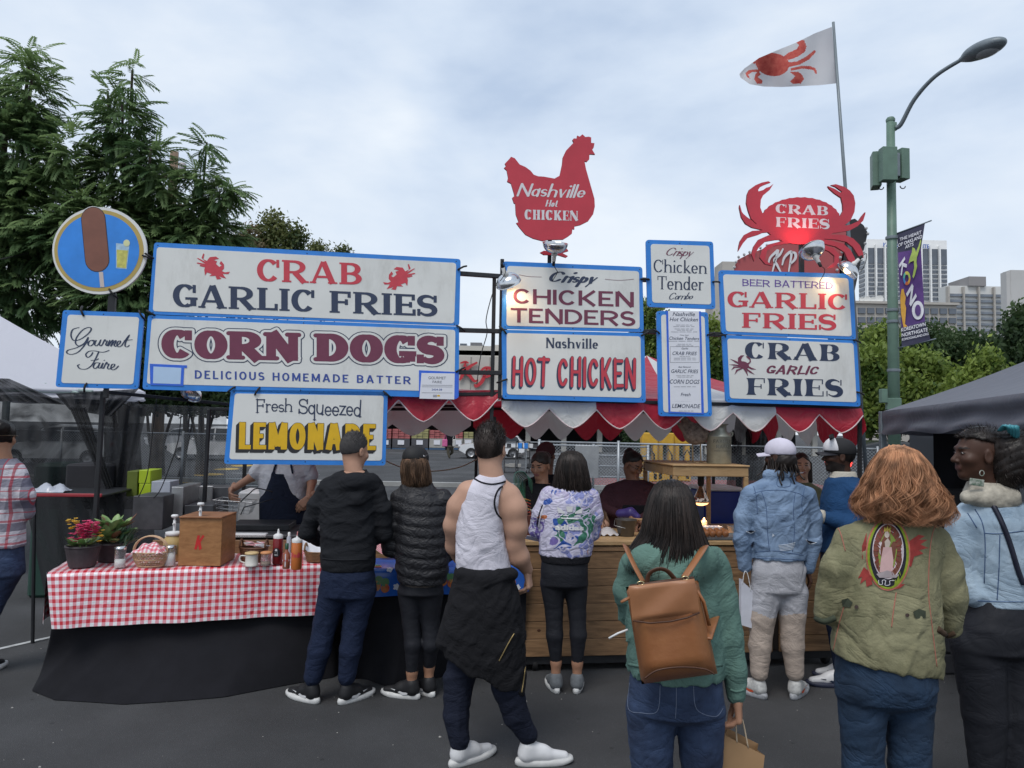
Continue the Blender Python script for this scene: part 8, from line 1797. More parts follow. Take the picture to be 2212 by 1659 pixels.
short_hair(rt,gg,M,1.02,mat('greying cropped hair',(.045,.042,.042),.8),n=1500,ln=.016,up=.5,thick=.003,top=.014,nape=-.035,lo=.0,front=.06)
def hood(v):
 v.ell(W(768,1042,Y-.085),(.115,.075,.065),None,.03);v.cap(W(730,1032,Y-.03),W(765,1080,Y-.13),.035,.022,.04);v.cap(W(806,1034,Y-.03),W(778,1078,Y-.13),.035,.022,.04);v.ell(W(766,1018,Y-.02),(.062,.06,.05),None,.02,True)
o=gar(rt,'hoodie',g0,Y,HR,[[(712,1052,0,.070),(684,1095,0,.062),(664,1148,.02,.055),(690,1168,.22,.044)],[(806,1052,0,.070),(824,1098,0,.062),(830,1152,.03,.055),(800,1170,.24,.042)]],addf(folds(2,0.0066,(9,9,22)),folds(5,0.0024,(30,30,40))),extra=hood)
seam(o,[(696,1207),(740,1210),(800,1208)],g0,'hem_band',.005)
gar(rt,'joggers',nv,Y,[(1222,698,804,.115),(1245,692,810,.13),(1285,694,808,.125)],LG,addf(folds(7,0.0066,(10,10,26)),folds(8,0.0024,(25,25,60))))
feet(rt,Y,LG,((-.78,.5,0),(.60,.75,0)),bshoe,wsole,accent=wsh)
Y=5.02;LG=[[(887,1280,0,.088),(888,1345,0,.058),(892,1392,-.01,.056),(890,1450,0,.040)],[(930,1280,0,.088),(930,1345,.02,.058),(931,1392,.01,.056),(927,1438,.06,.040)]];rt=person('woman in black puffer jacket and black cap at the condiment table',905,Y);puf=mat('black quilted nylon',(.012,.012,.015),.55,var=.15,vs=8,bump=.15,bs=30,crease=.4,cs=9)
HR=[(1050,880,926,.06),(1062,864,948,.10),(1085,856,962,.13),(1130,856,968,.15),(1180,856,970,.155),(1230,856,968,.15),(1256,862,962,.14)]
bo,gg,M=body(rt,Y,(897,1003,.02),R(-25),-.2,sk2,HR,LG,sc=.97)
quilt=lambda X,Yv,Z:(-.008*np.abs(np.sin(np.pi*(Z+.02*np.sin(X*9))/.068))**.7+.004).astype(np.float32)
gar(rt,'puffer_jacket',puf,Y,HR,[[(866,1078,0,.072),(850,1130,0,.072),(846,1182,.02,.064),(852,1186,.2,.05)],[(956,1080,0,.072),(968,1140,.02,.070),(966,1190,.05,.062),(945,1200,.22,.05)]],addf(quilt,folds(3,0.0036,(20,20,20))),extra=lambda v:v.cap(W(880,1055,Y),W(925,1055,Y),.045,.045,.03))
b=cot('taupe hem',(.10,.085,.075));gar(rt,'shirt_hem',b,Y,[(1245,866,955,.12),(1264,866,953,.118)])
lg=mat('black leggings',(.008,.009,.014),.7,var=.15,vs=6,crease=.15)
gar(rt,'leggings',lg,Y,[(1250,866,954,.115),(1280,863,955,.12)],LG,folds(4,0.0018,(20,20,50)),h=.008)
def hr_(Y,L_,dy=0.):return[(q[0],q[1],q[2]+dy,q[3],q[4])for q in rows(Y,L_)]
hair_rings(rt,hr_(Y,[(985,872,920,.07),(1000,866,926,.09),(1020,866,930,.09),(1045,870,932,.075),(1058,880,925,.05)]),hbr,420,.002,.03,30,jit=.01,seed=4)
def capm(par,gg,M,sc,m,brim=None,bm=None,logo=None,tail=0.,back=0.,rise=0.):
 v=Vol();v.ell(gg(0,-.008,.045),[q*sc for q in(.087,.108,.088)],M,.01)
 n_=M[2];c_=gg(0,-.02,.018+rise);v.op(lambda X,Y_,Z:(X-c_[0])*(n_[0]+back*M[1][0])+(Y_-c_[1])*(n_[1]+back*M[1][1])+(Z-c_[2])*(n_[2]+back*M[1][2]),c_-.3,c_+.3,.004,True)
 o=mkv('cap',v.mesh(.005,folds(6,0.0012,(30,30,30))),m,par);b=MB();b.lathe(Vector(gg(0,-.008,.128)),[(.009,0),(.006,.006),(0,.007)],8,Vector(M[2]));b.build('button',m,o,True)
 if brim:
  b=MB();b.grid(lambda a,c:Vector(gg((a-.5)*.165*(1-.35*c*c),.085+brim*c*math.sin(math.pi*(.12+.76*a))**.6-.06*abs(2*a-1)**2*(1-c),.030+rise-.018*abs(2*a-1)**2-.012*c)),14,8);b.v+=[q-Vector(M[2])*.004 for q in b.v];n=len(b.v)//2;b.f+=[[i+n for i in f][::-1]for f in b.f];b.mi+=b.mi;b.build('brim',bm or m,o,True)
 return o
cp_=capm(rt,gg,M,.97,mat('black cap',(.012,.012,.013),.7))
sticker(cp_,[[(914,982),(917,984.5),(926,981),(919,986.5),(914.5,986)]],signw,'swoosh',.003)
feet(rt,Y,LG,((-.95,.3,0),(-.7,.7,0)),bshoe,wsole,L_=.27,w=.045,accent=wsh)
Y=4.06;LG=[[(1022,1370,0,.105),(990,1470,.02,.080),(985,1545,.01,.068),(992,1600,.0,.055)],[(1072,1370,0,.105),(1096,1480,-.02,.085),(1115,1545,.0,.070),(1139,1586,.02,.055)]];rt=person('man in white tank top with black jacket tied round his waist walking past',1060,Y);tank=cot('white ribbed cotton',(.56,.54,.60));btr=cot('black binding',(.018,.018,.022));HR=[(1024,1036,1088,.065),(1040,1018,1096,.095),(1062,1000,1102,.115),(1100,990,1092,.125),(1150,984,1090,.13),(1200,985,1100,.125),(1235,986,1104,.12)]
BR=[(1020,1038,1086,.06),(1045,1010,1108,.095),(1070,1000,1108,.115),(1110,990,1095,.12),(1160,986,1092,.12),(1235,986,1104,.115)]
rwr=W(1138,1232,Y+.08)
arm_=[[(1012,1064,0,.066),(990,1095,0,.058),(978,1135,.02,.048),(980,1180,.10,.042),(990,1205,.22,.034)],[(1098,1074,-.01,.072),(1109,1100,-.02,.070),(1115,1140,-.02,.058),(1113,1178,0,.047),(1121,1202,.02,.053),(1138,1230,.08,.034)]]
bo,gg,M=body(rt,Y,(1060,970,.02),R(-20),0,skt,BR,arm_+LG,[(rwr,W(1143,1262,Y+.08)-rwr,Vector((-1,.3,0)),1.1,1.0,-1)],sc=1.03,hb=.010,nk=Vector((W(1062,1030,Y).x,Y,zofp(1030,Y))),nw=.062,legi=(2,3))
short_hair(rt,gg,M,1.03,hb_,n=2600,ln=.026,up=.6,thick=.006,top=.026,nape=-.055)
o=gar(rt,'tank_top',tank,Y,HR,(),addf(folds(12,0.00605,(16,10,10)),folds(13,0.0018,(40,30,40))),h=.008,extra=lambda v:(v.ell(W(1118,1085,Y-.02),(.110,.19,.135),None,.012,True),v.ell(W(992,1052,Y-.02),(.050,.19,.095),None,.012,True),v.ell(W(1062,1012,Y-.02),(.066,.2,.045),None,.012,True)))
seam(o,[(1090,1048),(1078,1056),(1070,1072),(1068,1090),(1073,1108),(1084,1122),(1093,1129)],btr,'binding',.0055);seam(o,[(1025,1034),(1040,1042),(1062,1046),(1082,1043),(1091,1040)],btr,'binding',.0055);seam(o,[(1020,1034),(1008,1050),(1002,1070),(993,1085)],btr,'binding',.005)
blj=cot('black jacket cloth',(.012,.012,.014))
def hem(v):
 p0,p1=W(930,1400,Y),W(1126,1492,Y);s_=(p1.z-p0.z)/(p1.x-p0.x);v.op(lambda X,Y_,Z:Z-(p0.z+(X-p0.x)*s_+.012*np.sin(X*40)),np.array([-1,Y-.4,0]),np.array([1,Y+.4,1.6]),.01,True)
 v.cap(W(985,1330,Y),W(948,1392,Y-.03),.05,.02,.05)
o=gar(rt,'tied_jacket',blj,Y,[(1224,984,1106,.13),(1245,980,1110,.15),(1300,966,1126,.165),(1360,956,1134,.165),(1420,960,1136,.155),(1500,1000,1134,.13)],[[(1000,1240,-.09,.035),(1050,1250,-.12,.04),(1104,1240,-.08,.035)]],addf(folds(22,0.0088,(14,10,8)),folds(23,0.0024,(30,30,30))),extra=hem)
seam(o,[(1111,1368),(1098,1390),(1085,1415),(1078,1428)],mat('brass zip',(.30,.22,.10),.4,metal=.8),'zip',.004,.003);seam(o,[(1135,1440),(1131,1470),(1127,1496)],MATS['brass zip'],'zip',.004,.003)
gar(rt,'trousers',cot('dark blue trousers',(.012,.015,.028)),Y,[(1300,985,1110,.12),(1360,985,1115,.125)],LG,addf(folds(32,0.0066,(10,10,30)),folds(33,0.0024,(30,30,70))))
feet(rt,Y,LG,((.75,.66,0),(.98,.15,0)),wsh,wsole,L_=.30,tone=wsh)
Y=5.2;LG=[[(1194,1262,0,.088),(1197,1325,0,.060),(1198,1372,-.01,.058),(1201,1430,0,.038)],[(1243,1262,0,.088),(1247,1325,0,.060),(1249,1372,-.01,.058),(1247,1432,0,.038)]];rt=person('woman in floral track jacket and black leggings ordering at the counter',1222,Y)
fl=mat('floral print satin',(.42,.40,.50),.38,var=.2,vs=9,crease=.5);t,b,l=nodes(fl);co=t.nodes.new('ShaderNodeTexCoord');vo=t.nodes.new('ShaderNodeTexVoronoi');vo.inputs['Scale'].default_value=8;wv=t.nodes.new('ShaderNodeTexVoronoi');wv.feature='DISTANCE_TO_EDGE';wv.inputs['Scale'].default_value=15;nz=t.nodes.new('ShaderNodeTexNoise');nz.inputs['Scale'].default_value=6;nm_=t.nodes.new('ShaderNodeMixRGB');nm_.inputs['Fac'].default_value=.35
l(co.outputs['Object'],nz.inputs['Vector']);l(co.outputs['Object'],nm_.inputs['Color1']);l(nz.outputs['Color'],nm_.inputs['Color2']);l(nm_.outputs[0],vo.inputs['Vector']);l(nm_.outputs[0],wv.inputs['Vector']);r1=t.nodes.new('ShaderNodeValToRGB');e=r1.color_ramp.elements;e[0].color=(.22,.24,.48,1);e[0].position=.0;e[1].color=(.5,.48,.6,1);e[1].position=1;r1.color_ramp.interpolation='CONSTANT'
for ps,c_ in((.34,(.02,.07,.30,1)),(.46,(.02,.025,.06,1)),(.56,(.40,.36,.52,1)),(.72,(.04,.16,.10,1)),(.78,(.5,.48,.6,1)),(.88,(.40,.13,.05,1)),(.92,(.16,.12,.35,1))):q=e.new(ps);q.color=c_
sx_=t.nodes.new('ShaderNodeSeparateXYZ');l(vo.outputs['Color'],sx_.inputs[0]);l(sx_.outputs['X'],r1.inputs['Fac']);r3=t.nodes.new('ShaderNodeValToRGB');r3.color_ramp.elements[0].position=.06;r3.color_ramp.elements[0].color=(1,1,1,1);r3.color_ramp.elements[1].position=.11;r3.color_ramp.elements[1].color=(0,0,0,1);l(wv.outputs['Distance'],r3.inputs['Fac']);mx=t.nodes.new('ShaderNodeMixRGB');mx.inputs['Color2'].default_value=(.50,.48,.60,1);l(r3.outputs[0],mx.inputs['Fac']);l(r1.outputs[0],mx.inputs['Color1']);l(mx.outputs[0],b.inputs['Base Color'])
HR=[(1044,1212,1258,.06),(1058,1186,1276,.10),(1085,1174,1284,.13),(1130,1168,1286,.14),(1170,1164,1282,.15),(1198,1164,1278,.145)]
bo,gg,M=body(rt,Y,(1236,1012,.03),R(5),-.1,sk2,HR,LG,sc=.95)
o=gar(rt,'track_jacket',fl,Y,HR,[[(1186,1070,0,.064),(1168,1110,0,.060),(1160,1145,.04,.055),(1172,1160,.20,.044)],[(1276,1074,0,.064),(1285,1115,0,.058),(1281,1150,.04,.053),(1270,1155,.2,.042)]],addf(folds(42,0.00715,(12,10,14)),folds(43,0.0024,(40,30,40))),h=.008)
gar(rt,'rib_hem',btr,Y,[(1196,1165,1277,.142),(1214,1170,1272,.132)])
adw=mat('heat print white',(.62,.62,.62),.5)
plain_text('adidas',((1199,1131),(1261,1136),(1261,1146),(1199,1145)),'lettering',adw,o,lambda x,y,off=0.:(lambda h:h[0]-h[1]*off)(hit(o,x,y)),.007,bold=.045)
sticker(o,[[(1223,1094),(1238,1094),(1236,1106),(1225,1106)],[(1203,1094),(1220,1106),(1220,1110),(1206,1108)],[(1259,1097),(1242,1106),(1242,1110),(1257,1109)],[(1208,1112),(1254,1114),(1253,1116),(1209,1114)],[(1211,1118),(1251,1120),(1249,1122),(1213,1120)]],adw,'trefoil',.007)
seam(o,[(1176,1092),(1168,1115),(1163,1140)],signw,'sleeve_stripe',.005);seam(o,[(1172,1090),(1164,1113),(1160,1135)],btr,'sleeve_stripe',.005)
gar(rt,'leggings',lg,Y,[(1206,1170,1270,.12),(1235,1168,1270,.128),(1262,1170,1268,.12)],LG,folds(44,0.0015,(20,20,50)),h=.008)
hair_rings(rt,hr_(Y,[(973,1226,1244,.02),(980,1212,1257,.06),(995,1204,1266,.095),(1020,1199,1271,.105),(1050,1196,1275,.10),(1075,1195,1275,.085),(1084,1200,1270,.07)]),hb_,900,.002,.035,25,jit=.012,seed=6)
feet(rt,Y,LG,((-.2,1,0),(.2,1,0)),gsh,wsole,L_=.26,w=.045)
c=W(1150,1163,5.35);tag(MB().box(c,(.09,.002,.06),ax=(Vector((.9,.1,-.2)).normalized(),Vector((.1,.6,.8)).normalized(),Vector((.2,-.8,.5)).normalized())).build('price_card',paper,None,loc=c),'white card held out over the counter edge beside the floral jacket','card')
Y=2.75;LG=[[(1406,1535,0,.090),(1408,1690,.01,.070),(1408,1900,0,.055)],[(1512,1535,0,.090),(1516,1690,.01,.070),(1516,1900,0,.055)]];rt=person('woman in green hoodie and blue jeans wearing a tan leather backpack',1455,Y);gh=cot('sage green fleece',(.105,.185,.155));jn=mat('blue denim',(.016,.028,.068),.85,var=.4,vs=7,bump=.25,bs=240,c2=(.035,.06,.125),crease=.34,cs=3.6);hk=W(1592,1502,Y)
HR=[(1172,1405,1492,.07),(1190,1378,1528,.095),(1225,1356,1552,.115),(1290,1352,1556,.13),(1360,1356,1554,.135),(1420,1354,1562,.145),(1456,1360,1560,.14)]
bo,gg,M=body(rt,Y,(1446,1105,.03),R(8),-.1,sk2,HR,LG,[(hk,W(1596,1545,Y)-hk,Vector((-1,.35,0)),1.0,.95,-1)],sc=.97)
o=gar(rt,'hoodie',gh,Y,HR,[[(1372,1228,0,.062),(1360,1275,.02,.056),(1364,1325,.12,.048),(1390,1330,.26,.042)],[(1540,1226,0,.064),(1558,1300,0,.060),(1572,1375,0,.053),(1586,1445,0,.045),(1590,1500,0,.035)]],addf(folds(52,0.0077,(14,14,16)),folds(53,0.0024,(40,40,40))),h=.008,extra=lambda v:(v.ell(W(1455,1210,Y-.10),(.16,.06,.075),None,.04),v.cap(W(1375,1205,Y-.03),W(1450,1245,Y-.13),.035,.03,.05),v.cap(W(1535,1205,Y-.03),W(1460,1245,Y-.13),.035,.03,.05)))
for q in([(1358,1435),(1400,1441),(1460,1443),(1560,1436)],):seam(o,q,gh,'hem_rib',.006)
seam(o,[(1578,1490),(1592,1494),(1606,1490)],gh,'cuff',.005)
o2=gar(rt,'jeans',jn,Y,[(1440,1366,1552,.125),(1480,1360,1558,.14),(1530,1358,1560,.13)],LG,addf(folds(54,0.0044,(10,10,26)),folds(55,0.0018,(40,40,60))),h=.008)
thr=mat('pale stitching',(.14,.17,.24),.8)
for q in([(1360,1475),(1357,1530),(1385,1540),(1420,1536),(1426,1480)],[(1498,1478),(1505,1532),(1545,1548),(1562,1530)],[(1461,1480),(1461,1520),(1459,1552)],[(1360,1462),(1461,1466),(1560,1460)]):seam(o2,q,thr,'stitching',.0012,.0005)
hair_rings(rt,hr_(Y,[(1034,1432,1458,.02),(1046,1412,1480,.07),(1070,1400,1492,.10),(1105,1392,1500,.115),(1150,1385,1512,.115),(1185,1362,1526,.125),(1222,1352,1530,.12)],-.03),hb_,1900,.0014,.03,14,jit=.014,seed=7,hh=.008)
feet(rt,Y,LG,((0,1,0),(0,1,0)),bshoe,wsole,L_=.25)
lea=mat('tan leather',(.28,.10,.036),.42,var=.22,vs=3,bump=.12,bs=60,c2=(.36,.155,.06));ledk=mat('leather edge',(.07,.028,.014),.5);ring_=mat('brass ring',(.55,.45,.25),.25,metal=1)
Yb=Y-.27;rt=empty('leather_backpack',W(1465,1480,Yb),'tan leather flap backpack worn by the woman in the green hoodie','backpack')
fp=lambda x,y,off=0.:W(x,y,Yb-off)
def slab(nm,quad,t0,t1,m,rad=10,bul=.0,par=rt,n=22,pw=.45):
 b=MB();TLq,TRq,BRq,BLq=quad
 def pt(a,c,off):return fp((TLq[0]*(1-a)+TRq[0]*a)*(1-c)+(BLq[0]*(1-a)+BRq[0]*a)*c,(TLq[1]*(1-a)+TRq[1]*a)*(1-c)+(BLq[1]*(1-a)+BRq[1]*a)*c,off)
 def fn(a,c):e_=(min(1,4.2*min(a,1-a)**.8)*min(1,4.2*min(c,1-c)**.8))**pw;return pt(a,c,t0+(t1-t0)*e_+.004*math.sin(a*7+c*5)*e_)
 b.grid(fn,n,n);b.grid(lambda a,c:pt(a,c,min(t0,-.02)if t0>0 else t0),n,n);return b.build(nm,m,par,True)
slab('body_panel',((1352,1268),(1508,1254),(1550,1455),(1386,1478)),-.10,.055,lea,pw=.3)
slab('flap',((1358,1266),(1500,1250),(1512,1324),(1366,1342)),.056,.066,mat('smooth flap leather',(.30,.125,.055),.38,var=.15,vs=3,bump=.05,bs=50,c2=(.37,.17,.08)),n=14,pw=.14)
b=MB();b.tube([fp(1368,1341,.064),fp(1405,1346,.068),fp(1450,1342,.068),fp(1485,1334,.068),fp(1511,1323,.064)],.003,6);b.build('flap_edge',ledk,rt,True)
b=MB();b.tube([fp(1361,1268,.03),fp(1430,1258,.045),fp(1498,1250,.03)],.008,6);b.build('top_edge',ledk,rt,True)
b=MB();b.tube(catmull([fp(1398,1262,.03),fp(1402,1240,.035),fp(1422,1229,.04),fp(1442,1234,.038),fp(1460,1254,.03)],6),.009,8,flat=.45);b.build('handle',ledk,rt,True)
for(P,nm)in(([(1390,1258,.02),(1372,1225,.0),(1358,1195,-.05),(1352,1180,-.16)],'strap'),([(1478,1247,.02),(1495,1222,-.0),(1512,1196,-.05),(1522,1180,-.16)],'strap'),([(1528,1380,-.02),(1538,1350,-.10),(1545,1330,-.2)],'lower_strap')):b=MB();b.tube(catmull([fp(*q)for q in P],6),.016,8,flat=.25);b.build(nm,lea,rt,True)
for q in((1384,1260),(1480,1249)):b=MB();b.tube([fp(q[0]+7*math.cos(t*.7),q[1]+4*math.sin(t*.7),.04)for t in range(10)],.0025,5,caps=False);b.build('ring',ring_,rt,True)
b=MB();b.tube(catmull([fp(1392,1466,.05),fp(1420,1448,.058),(fp(1470,1441,.06)),fp(1520,1445,.058),fp(1543,1456,.05)],6),.003,5);b.build('base_seam',ledk,rt,True)
b=MB();b.tube([fp(1362,1290,.0),fp(1350,1296,.0),fp(1341,1301,.0)],[.010,.012,.009],8,flat=.4);b.build('side_tab',lea,rt,True);b=MB();b.tube([fp(1356,1360,.0),fp(1335,1368,.0),fp(1315,1379,.0)],.0035,6);b.build('white_cord',wpl,rt,True)
b=MB();b.tube([fp(1505,1275,-.03),fp(1520,1300,-.03),fp(1532,1350,-.03)],.012,8,flat=.5);b.build('side_gusset',lea,rt,True)
kraft=mat('kraft paper',(.33,.20,.10),.8,var=.08,bump=.2,bs=6)
def pbag(label,c4,Yb,m,hp,dpt=.10,nm='paper_bag',hm=None):
 TLq,TRq,BRq,BLq=c4;rt=empty(nm,W((BLq[0]+BRq[0])/2,BLq[1],Yb),label,'bag');F4=[W(x,y,Yb)for x,y in c4];K4=[q+Vector((.01,dpt,0))for q in F4]
 b=MB();b.add(F4,[(3,2,1,0)]);b.build('front',m,rt);b=MB();b.add(K4,[(0,1,2,3)]);b.build('back',m,rt)
 for(i,j)in((1,2),(3,0)):mid0,mid1=[(F4[k]+K4[k])/2+Vector((-.018 if i==1 else.018,0,0))for k in(i,j)];b=MB();b.add([F4[i],mid0,mid1,F4[j],K4[i],K4[j]],[(0,1,2,3),(1,4,5,2)]);b.build('gusset',m,rt)
 b=MB();b.add([F4[2],F4[3],K4[3],K4[2]],[(0,1,2,3)]);b.build('base',m,rt)
 for dy in(0,dpt):b=MB();b.tube(catmull([W(x,y,Yb+dy*(.2 if 0<i<len(hp)-1 else 1))for i,(x,y)in enumerate(hp)],5),.0028,6);b.build('handle',hm or m,rt,True)
pbag('brown kraft paper bag carried low by the woman with the backpack',[(1566,1588),(1652,1632),(1640,1740),(1550,1700)],Y+.02,kraft,[(1592,1603),(1590,1570),(1594,1550),(1604,1556),(1616,1615)],hm=mat('twine',(.50,.40,.28),.8))
Y=5.16;rt=person('man in white cap, ripped light blue denim jacket and two-tone joggers at the counter',1682,Y)
LG=[[(1655,1280,0,.108),(1647,1330,0,.088),(1642,1395,0,.074),(1640,1452,0,.060)],[(1711,1280,0,.108),(1711,1330,0,.088),(1712,1395,0,.076),(1717,1452,0,.060)]]
HR=[(1032,1652,1704,.06),(1046,1626,1735,.10),(1066,1612,1752,.125),(1110,1618,1748,.14),(1160,1626,1742,.14),(1206,1626,1737,.135)];hw=W(1743,1228,Y)
dn=mat('washed light denim',(.11,.18,.30),.85,var=.22,vs=5,bump=.3,bs=220,c2=(.23,.32,.46),crease=.34);dst_=mat('denim stitching',(.055,.10,.20),.8);slit=mat('dark tear',(.015,.016,.03),.9);fray=mat('frayed white threads',(.55,.6,.66),.9)
bo,gg,M=body(rt,Y,(1683,987,.02),R(48),.0,sk3,HR,LG,[(hw,W(1752,1262,Y)-hw,Vector((-1,.2,0)),.5,1.,-1)],sc=1.0)
o=gar(rt,'denim_jacket',dn,Y,HR,[[(1622,1070,0,.068),(1606,1115,0,.063),(1603,1165,0,.057),(1609,1222,.02,.048)],[(1742,1072,0,.068),(1755,1120,0,.063),(1756,1170,0,.057),(1745,1226,0,.048)]],addf(folds(61,.007,(12,10,14)),folds(62,.003,(40,40,50))),h=.008,extra=lambda v:v.cap(W(1660,1026,Y-.03),W(1706,1028,Y-.03),.040,.040,.03))
for q in([(1628,1066),(1650,1060),(1690,1059),(1725,1066),(1742,1077)],[(1630,1193),(1670,1190),(1700,1194),(1736,1200)],[(1632,1206),(1680,1207),(1735,1210)],[(1645,1062),(1655,1095),(1658,1150),(1662,1190)],[(1718,1064),(1714,1100),(1716,1150),(1712,1192)],[(1680,1032),(1680,1050),(1706,1050),(1704,1032),(1680,1032)],[(1628,1050),(1634,1075),(1636,1110)],[(1738,1055),(1732,1085),(1734,1110)]):seam(o,q,dst_,'seam',.0022,.0005)
for q in([(1612,1148),(1620,1146),(1631,1147),(1622,1152)],[(1741,1166),(1755,1170),(1764,1172),(1750,1175)]):sticker(o,[q],slit,'tear',.003);seam(o,[q[0],q[3],q[2]],fray,'fray',.003,.002)
for k in range(5):seam(o,[(1681+k,1178+3*k),(1700,1176+3*k),(1718-k,1172+3.4*k)],fray,'fray',.002,.002)
sticker(o,[[(1669,1152),(1673,1157),(1668,1160)]],fray,'fray',.003)
gar(rt,'white_undershirt',signw,Y,[(1196,1632,1732,.12),(1217,1634,1730,.118)])
jg=cot('pale grey fleece',(.40,.40,.43));jb=cot('beige fleece',(.40,.33,.28));zc=zofp(1313,Y)
gar(rt,'joggers',[jg,jb],Y,[(1200,1632,1733,.12),(1230,1624,1738,.135),(1275,1626,1735,.13)],LG,addf(folds(64,.006,(10,10,26)),folds(65,.002,(25,25,80))),mi=lambda C:(C[:,2]<zc+.02*np.sin(C[:,0]*20)).astype(int))
cp_=capm(rt,gg,M,1.0,mat('white cap cotton',(.58,.55,.64),.8),.075,rise=.0)
r=np.random.RandomState(3)
for i in range(46):
 a=r.uniform(.25,2*math.pi-.25);a=math.pi/2+a;c0_=gg(.074*math.cos(a),-.01+.092*math.sin(a),.0+r.uniform(-.01,.01));dn_=r.uniform(.10,.20);b=MB();q=Vector(c0_);ou=Vector((c0_-gg(0,-.01,0)))*.25;b.tube(catmull([q,q+ou*.6-Vector((0,0,dn_*.4)),q+ou*1.1+Vector((r.normal()*.008,r.normal()*.008,-dn_*.75)),q+ou*1.4+Vector((r.normal()*.015,r.normal()*.012,-dn_))],4),.0055,5);b.build('dreadlock',hb_,rt,True)
v=Vol();v.ell(gg(0,-.03,-.03),(.085,.092,.085),M,.01);mkv('hair',v.mesh(.008,folds(4,.006,(60,60,60))),hb_,rt)
csh=mat('white and grey running shoe',(.45,.45,.45),.6,var=.3,vs=30,c2=(.6,.6,.58));osh=mat('shoe red orange',(.50,.08,.03),.5);feet(rt,Y,LG,((-.55,.84,0),(.62,.8,0)),csh,mat('grey sole',(.30,.31,.33),.5,var=.4,vs=25),accent=osh,L_=.295,tone=osh)
pbag('small white paper bag hanging from the hand of the man in denim',[(1601,1254),(1626,1276),(1624,1357),(1601,1350)],Y-.03,mat('white bag paper',(.55,.56,.62),.7,bump=.2,bs=7),[(1604,1262),(1607,1240),(1611,1234),(1616,1244),(1622,1278)],.08,hm=wpl)
Y=2.9;rt=person('woman with wavy copper hair in faded olive army jacket and dark jeans',1925,Y)
LG=[[(1862,1500,0,.092),(1864,1660,0,.072),(1865,1880,0,.055)],[(1964,1500,0,.092),(1964,1660,0,.072),(1966,1880,0,.055)]]
HR=[(1118,1892,1975,.07),(1132,1848,2008,.10),(1165,1828,2026,.115),(1230,1822,2022,.125),(1300,1810,2024,.14),(1370,1804,2026,.145),(1425,1798,2030,.15),(1446,1800,2028,.145)]
olv=mat('faded olive camouflage',(.155,.145,.075),.9,var=.25,vs=4.5,bump=.25,bs=150,c2=(.27,.255,.15),crease=.36,cs=3.4);wear(olv,(.09,.10,.05),7,.75)
bo,gg,M=body(rt,Y,(1938,1040,.03),R(0),-.05,sk1,HR,LG,sc=.97)
def hem2(v):p0,p1=W(1795,1412,Y),W(2030,1456,Y);s_=(p1.z-p0.z)/(p1.x-p0.x);v.op(lambda X,Y_,Z:Z-(p0.z+(X-p0.x)*s_),np.array([.9,Y-.4,.4]),np.array([2.3,Y+.4,1.2]),.006,True)
o=gar(rt,'army_jacket',olv,Y,HR,[[(1838,1168,0,.064),(1810,1222,0,.060),(1795,1280,.02,.055),(1788,1322,.03,.052)],[(2014,1170,0,.066),(2040,1228,0,.062),(2054,1286,.01,.057),(2048,1348,.05,.052)]],addf(folds(71,.007,(9,9,11)),folds(72,.003,(40,40,40))),h=.008,extra=lambda v:(v.cap(W(1905,1118,Y),W(1965,1118,Y),.05,.05,.03),hem2(v)))
pks=mat('pink contrast stitching',(.42,.15,.11),.8);dko=mat('dark camouflage flap',(.045,.055,.035),.9,var=.4,vs=30);btn=mat('dark button',(.05,.03,.025),.4)
for q in([(1802,1128),(1815,1150),(1826,1190)],[(2026,1128),(2015,1150),(2008,1200),(2006,1280),(2012,1340),(2024,1440)],[(1826,1300),(1812,1350),(1800,1405)],[(1936,1280),(1930,1320),(1926,1355)]):seam(o,q,pks,'stitching',.0018,.001)
for q,c_ in(([(1818,1296),(1832,1292),(1842,1302),(1836,1312),(1820,1310)],(1850,1311)),([(1972,1322),(1985,1315),(2000,1320),(2000,1335),(1978,1336)],(1960,1329))):sticker(o,[q],dko,'side_tab',.005);sticker(o,[ell(*c_,4.5,4.2,12)],btn,'button',.008)
seam(o,[(1763,1336),(1783,1342),(1804,1334)],dko,'rolled_cuff',.012);seam(o,[(2025,1358),(2045,1372),(2062,1366)],mat('brown cuff',(.06,.035,.02),.9),'rolled_cuff',.012)
px,py=1918.5,1197.;ELP=lambda rx,ry,cx=px,cy=py:(lambda a,c:(cx+rx*c*math.cos(a*2*math.pi),cy+ry*c*math.sin(a*2*math.pi)))
rp=mat('red brushed paint',(.30,.035,.03),.8,var=.35,vs=20)
for q in([(1965,1168),(1985,1155),(1998,1158),(1985,1166),(2004,1166),(1988,1176),(2006,1184),(1985,1188),(1995,1196),(1975,1202),(1968,1225),(1955,1215)],[(1872,1150),(1862,1180),(1862,1210),(1872,1180)],[(1866,1225),(1853,1250),(1862,1246),(1858,1262),(1870,1252),(1872,1268),(1885,1262),(1878,1235)],[(1876,1240),(1890,1262),(1905,1272),(1925,1275),(1945,1270),(1955,1262),(1935,1262),(1900,1255)]):sticker(o,[q],rp,'brush_stroke',.0035)
for rx,ry,c_,nm in((48,79,(.45,.14,.10),'patch_fringe'),(45,75.5,(.22,.28,.02),'patch_fringe'),(39.5,71,(.012,.012,.02),'patch_ground'),(34,60,(.55,.48,.50),'patch_edge'),(32,58,(.15,.055,.035),'patch_rays')):decal(o,ELP(rx,ry,px,py-(6 if ry<62 else 0)),40,4,mat('patch colour %.2f'%rx,c_,.85,var=.2,vs=60),nm,.004+.0012*(48-rx)**.5)
gcl,rcl,scl_,fcl=mat('patch green',(.20,.27,.05),.85),mat('patch rose',(.55,.36,.35),.85),mat('patch skin',(.50,.42,.36),.85),mat('patch gold',(.45,.36,.06),.8)
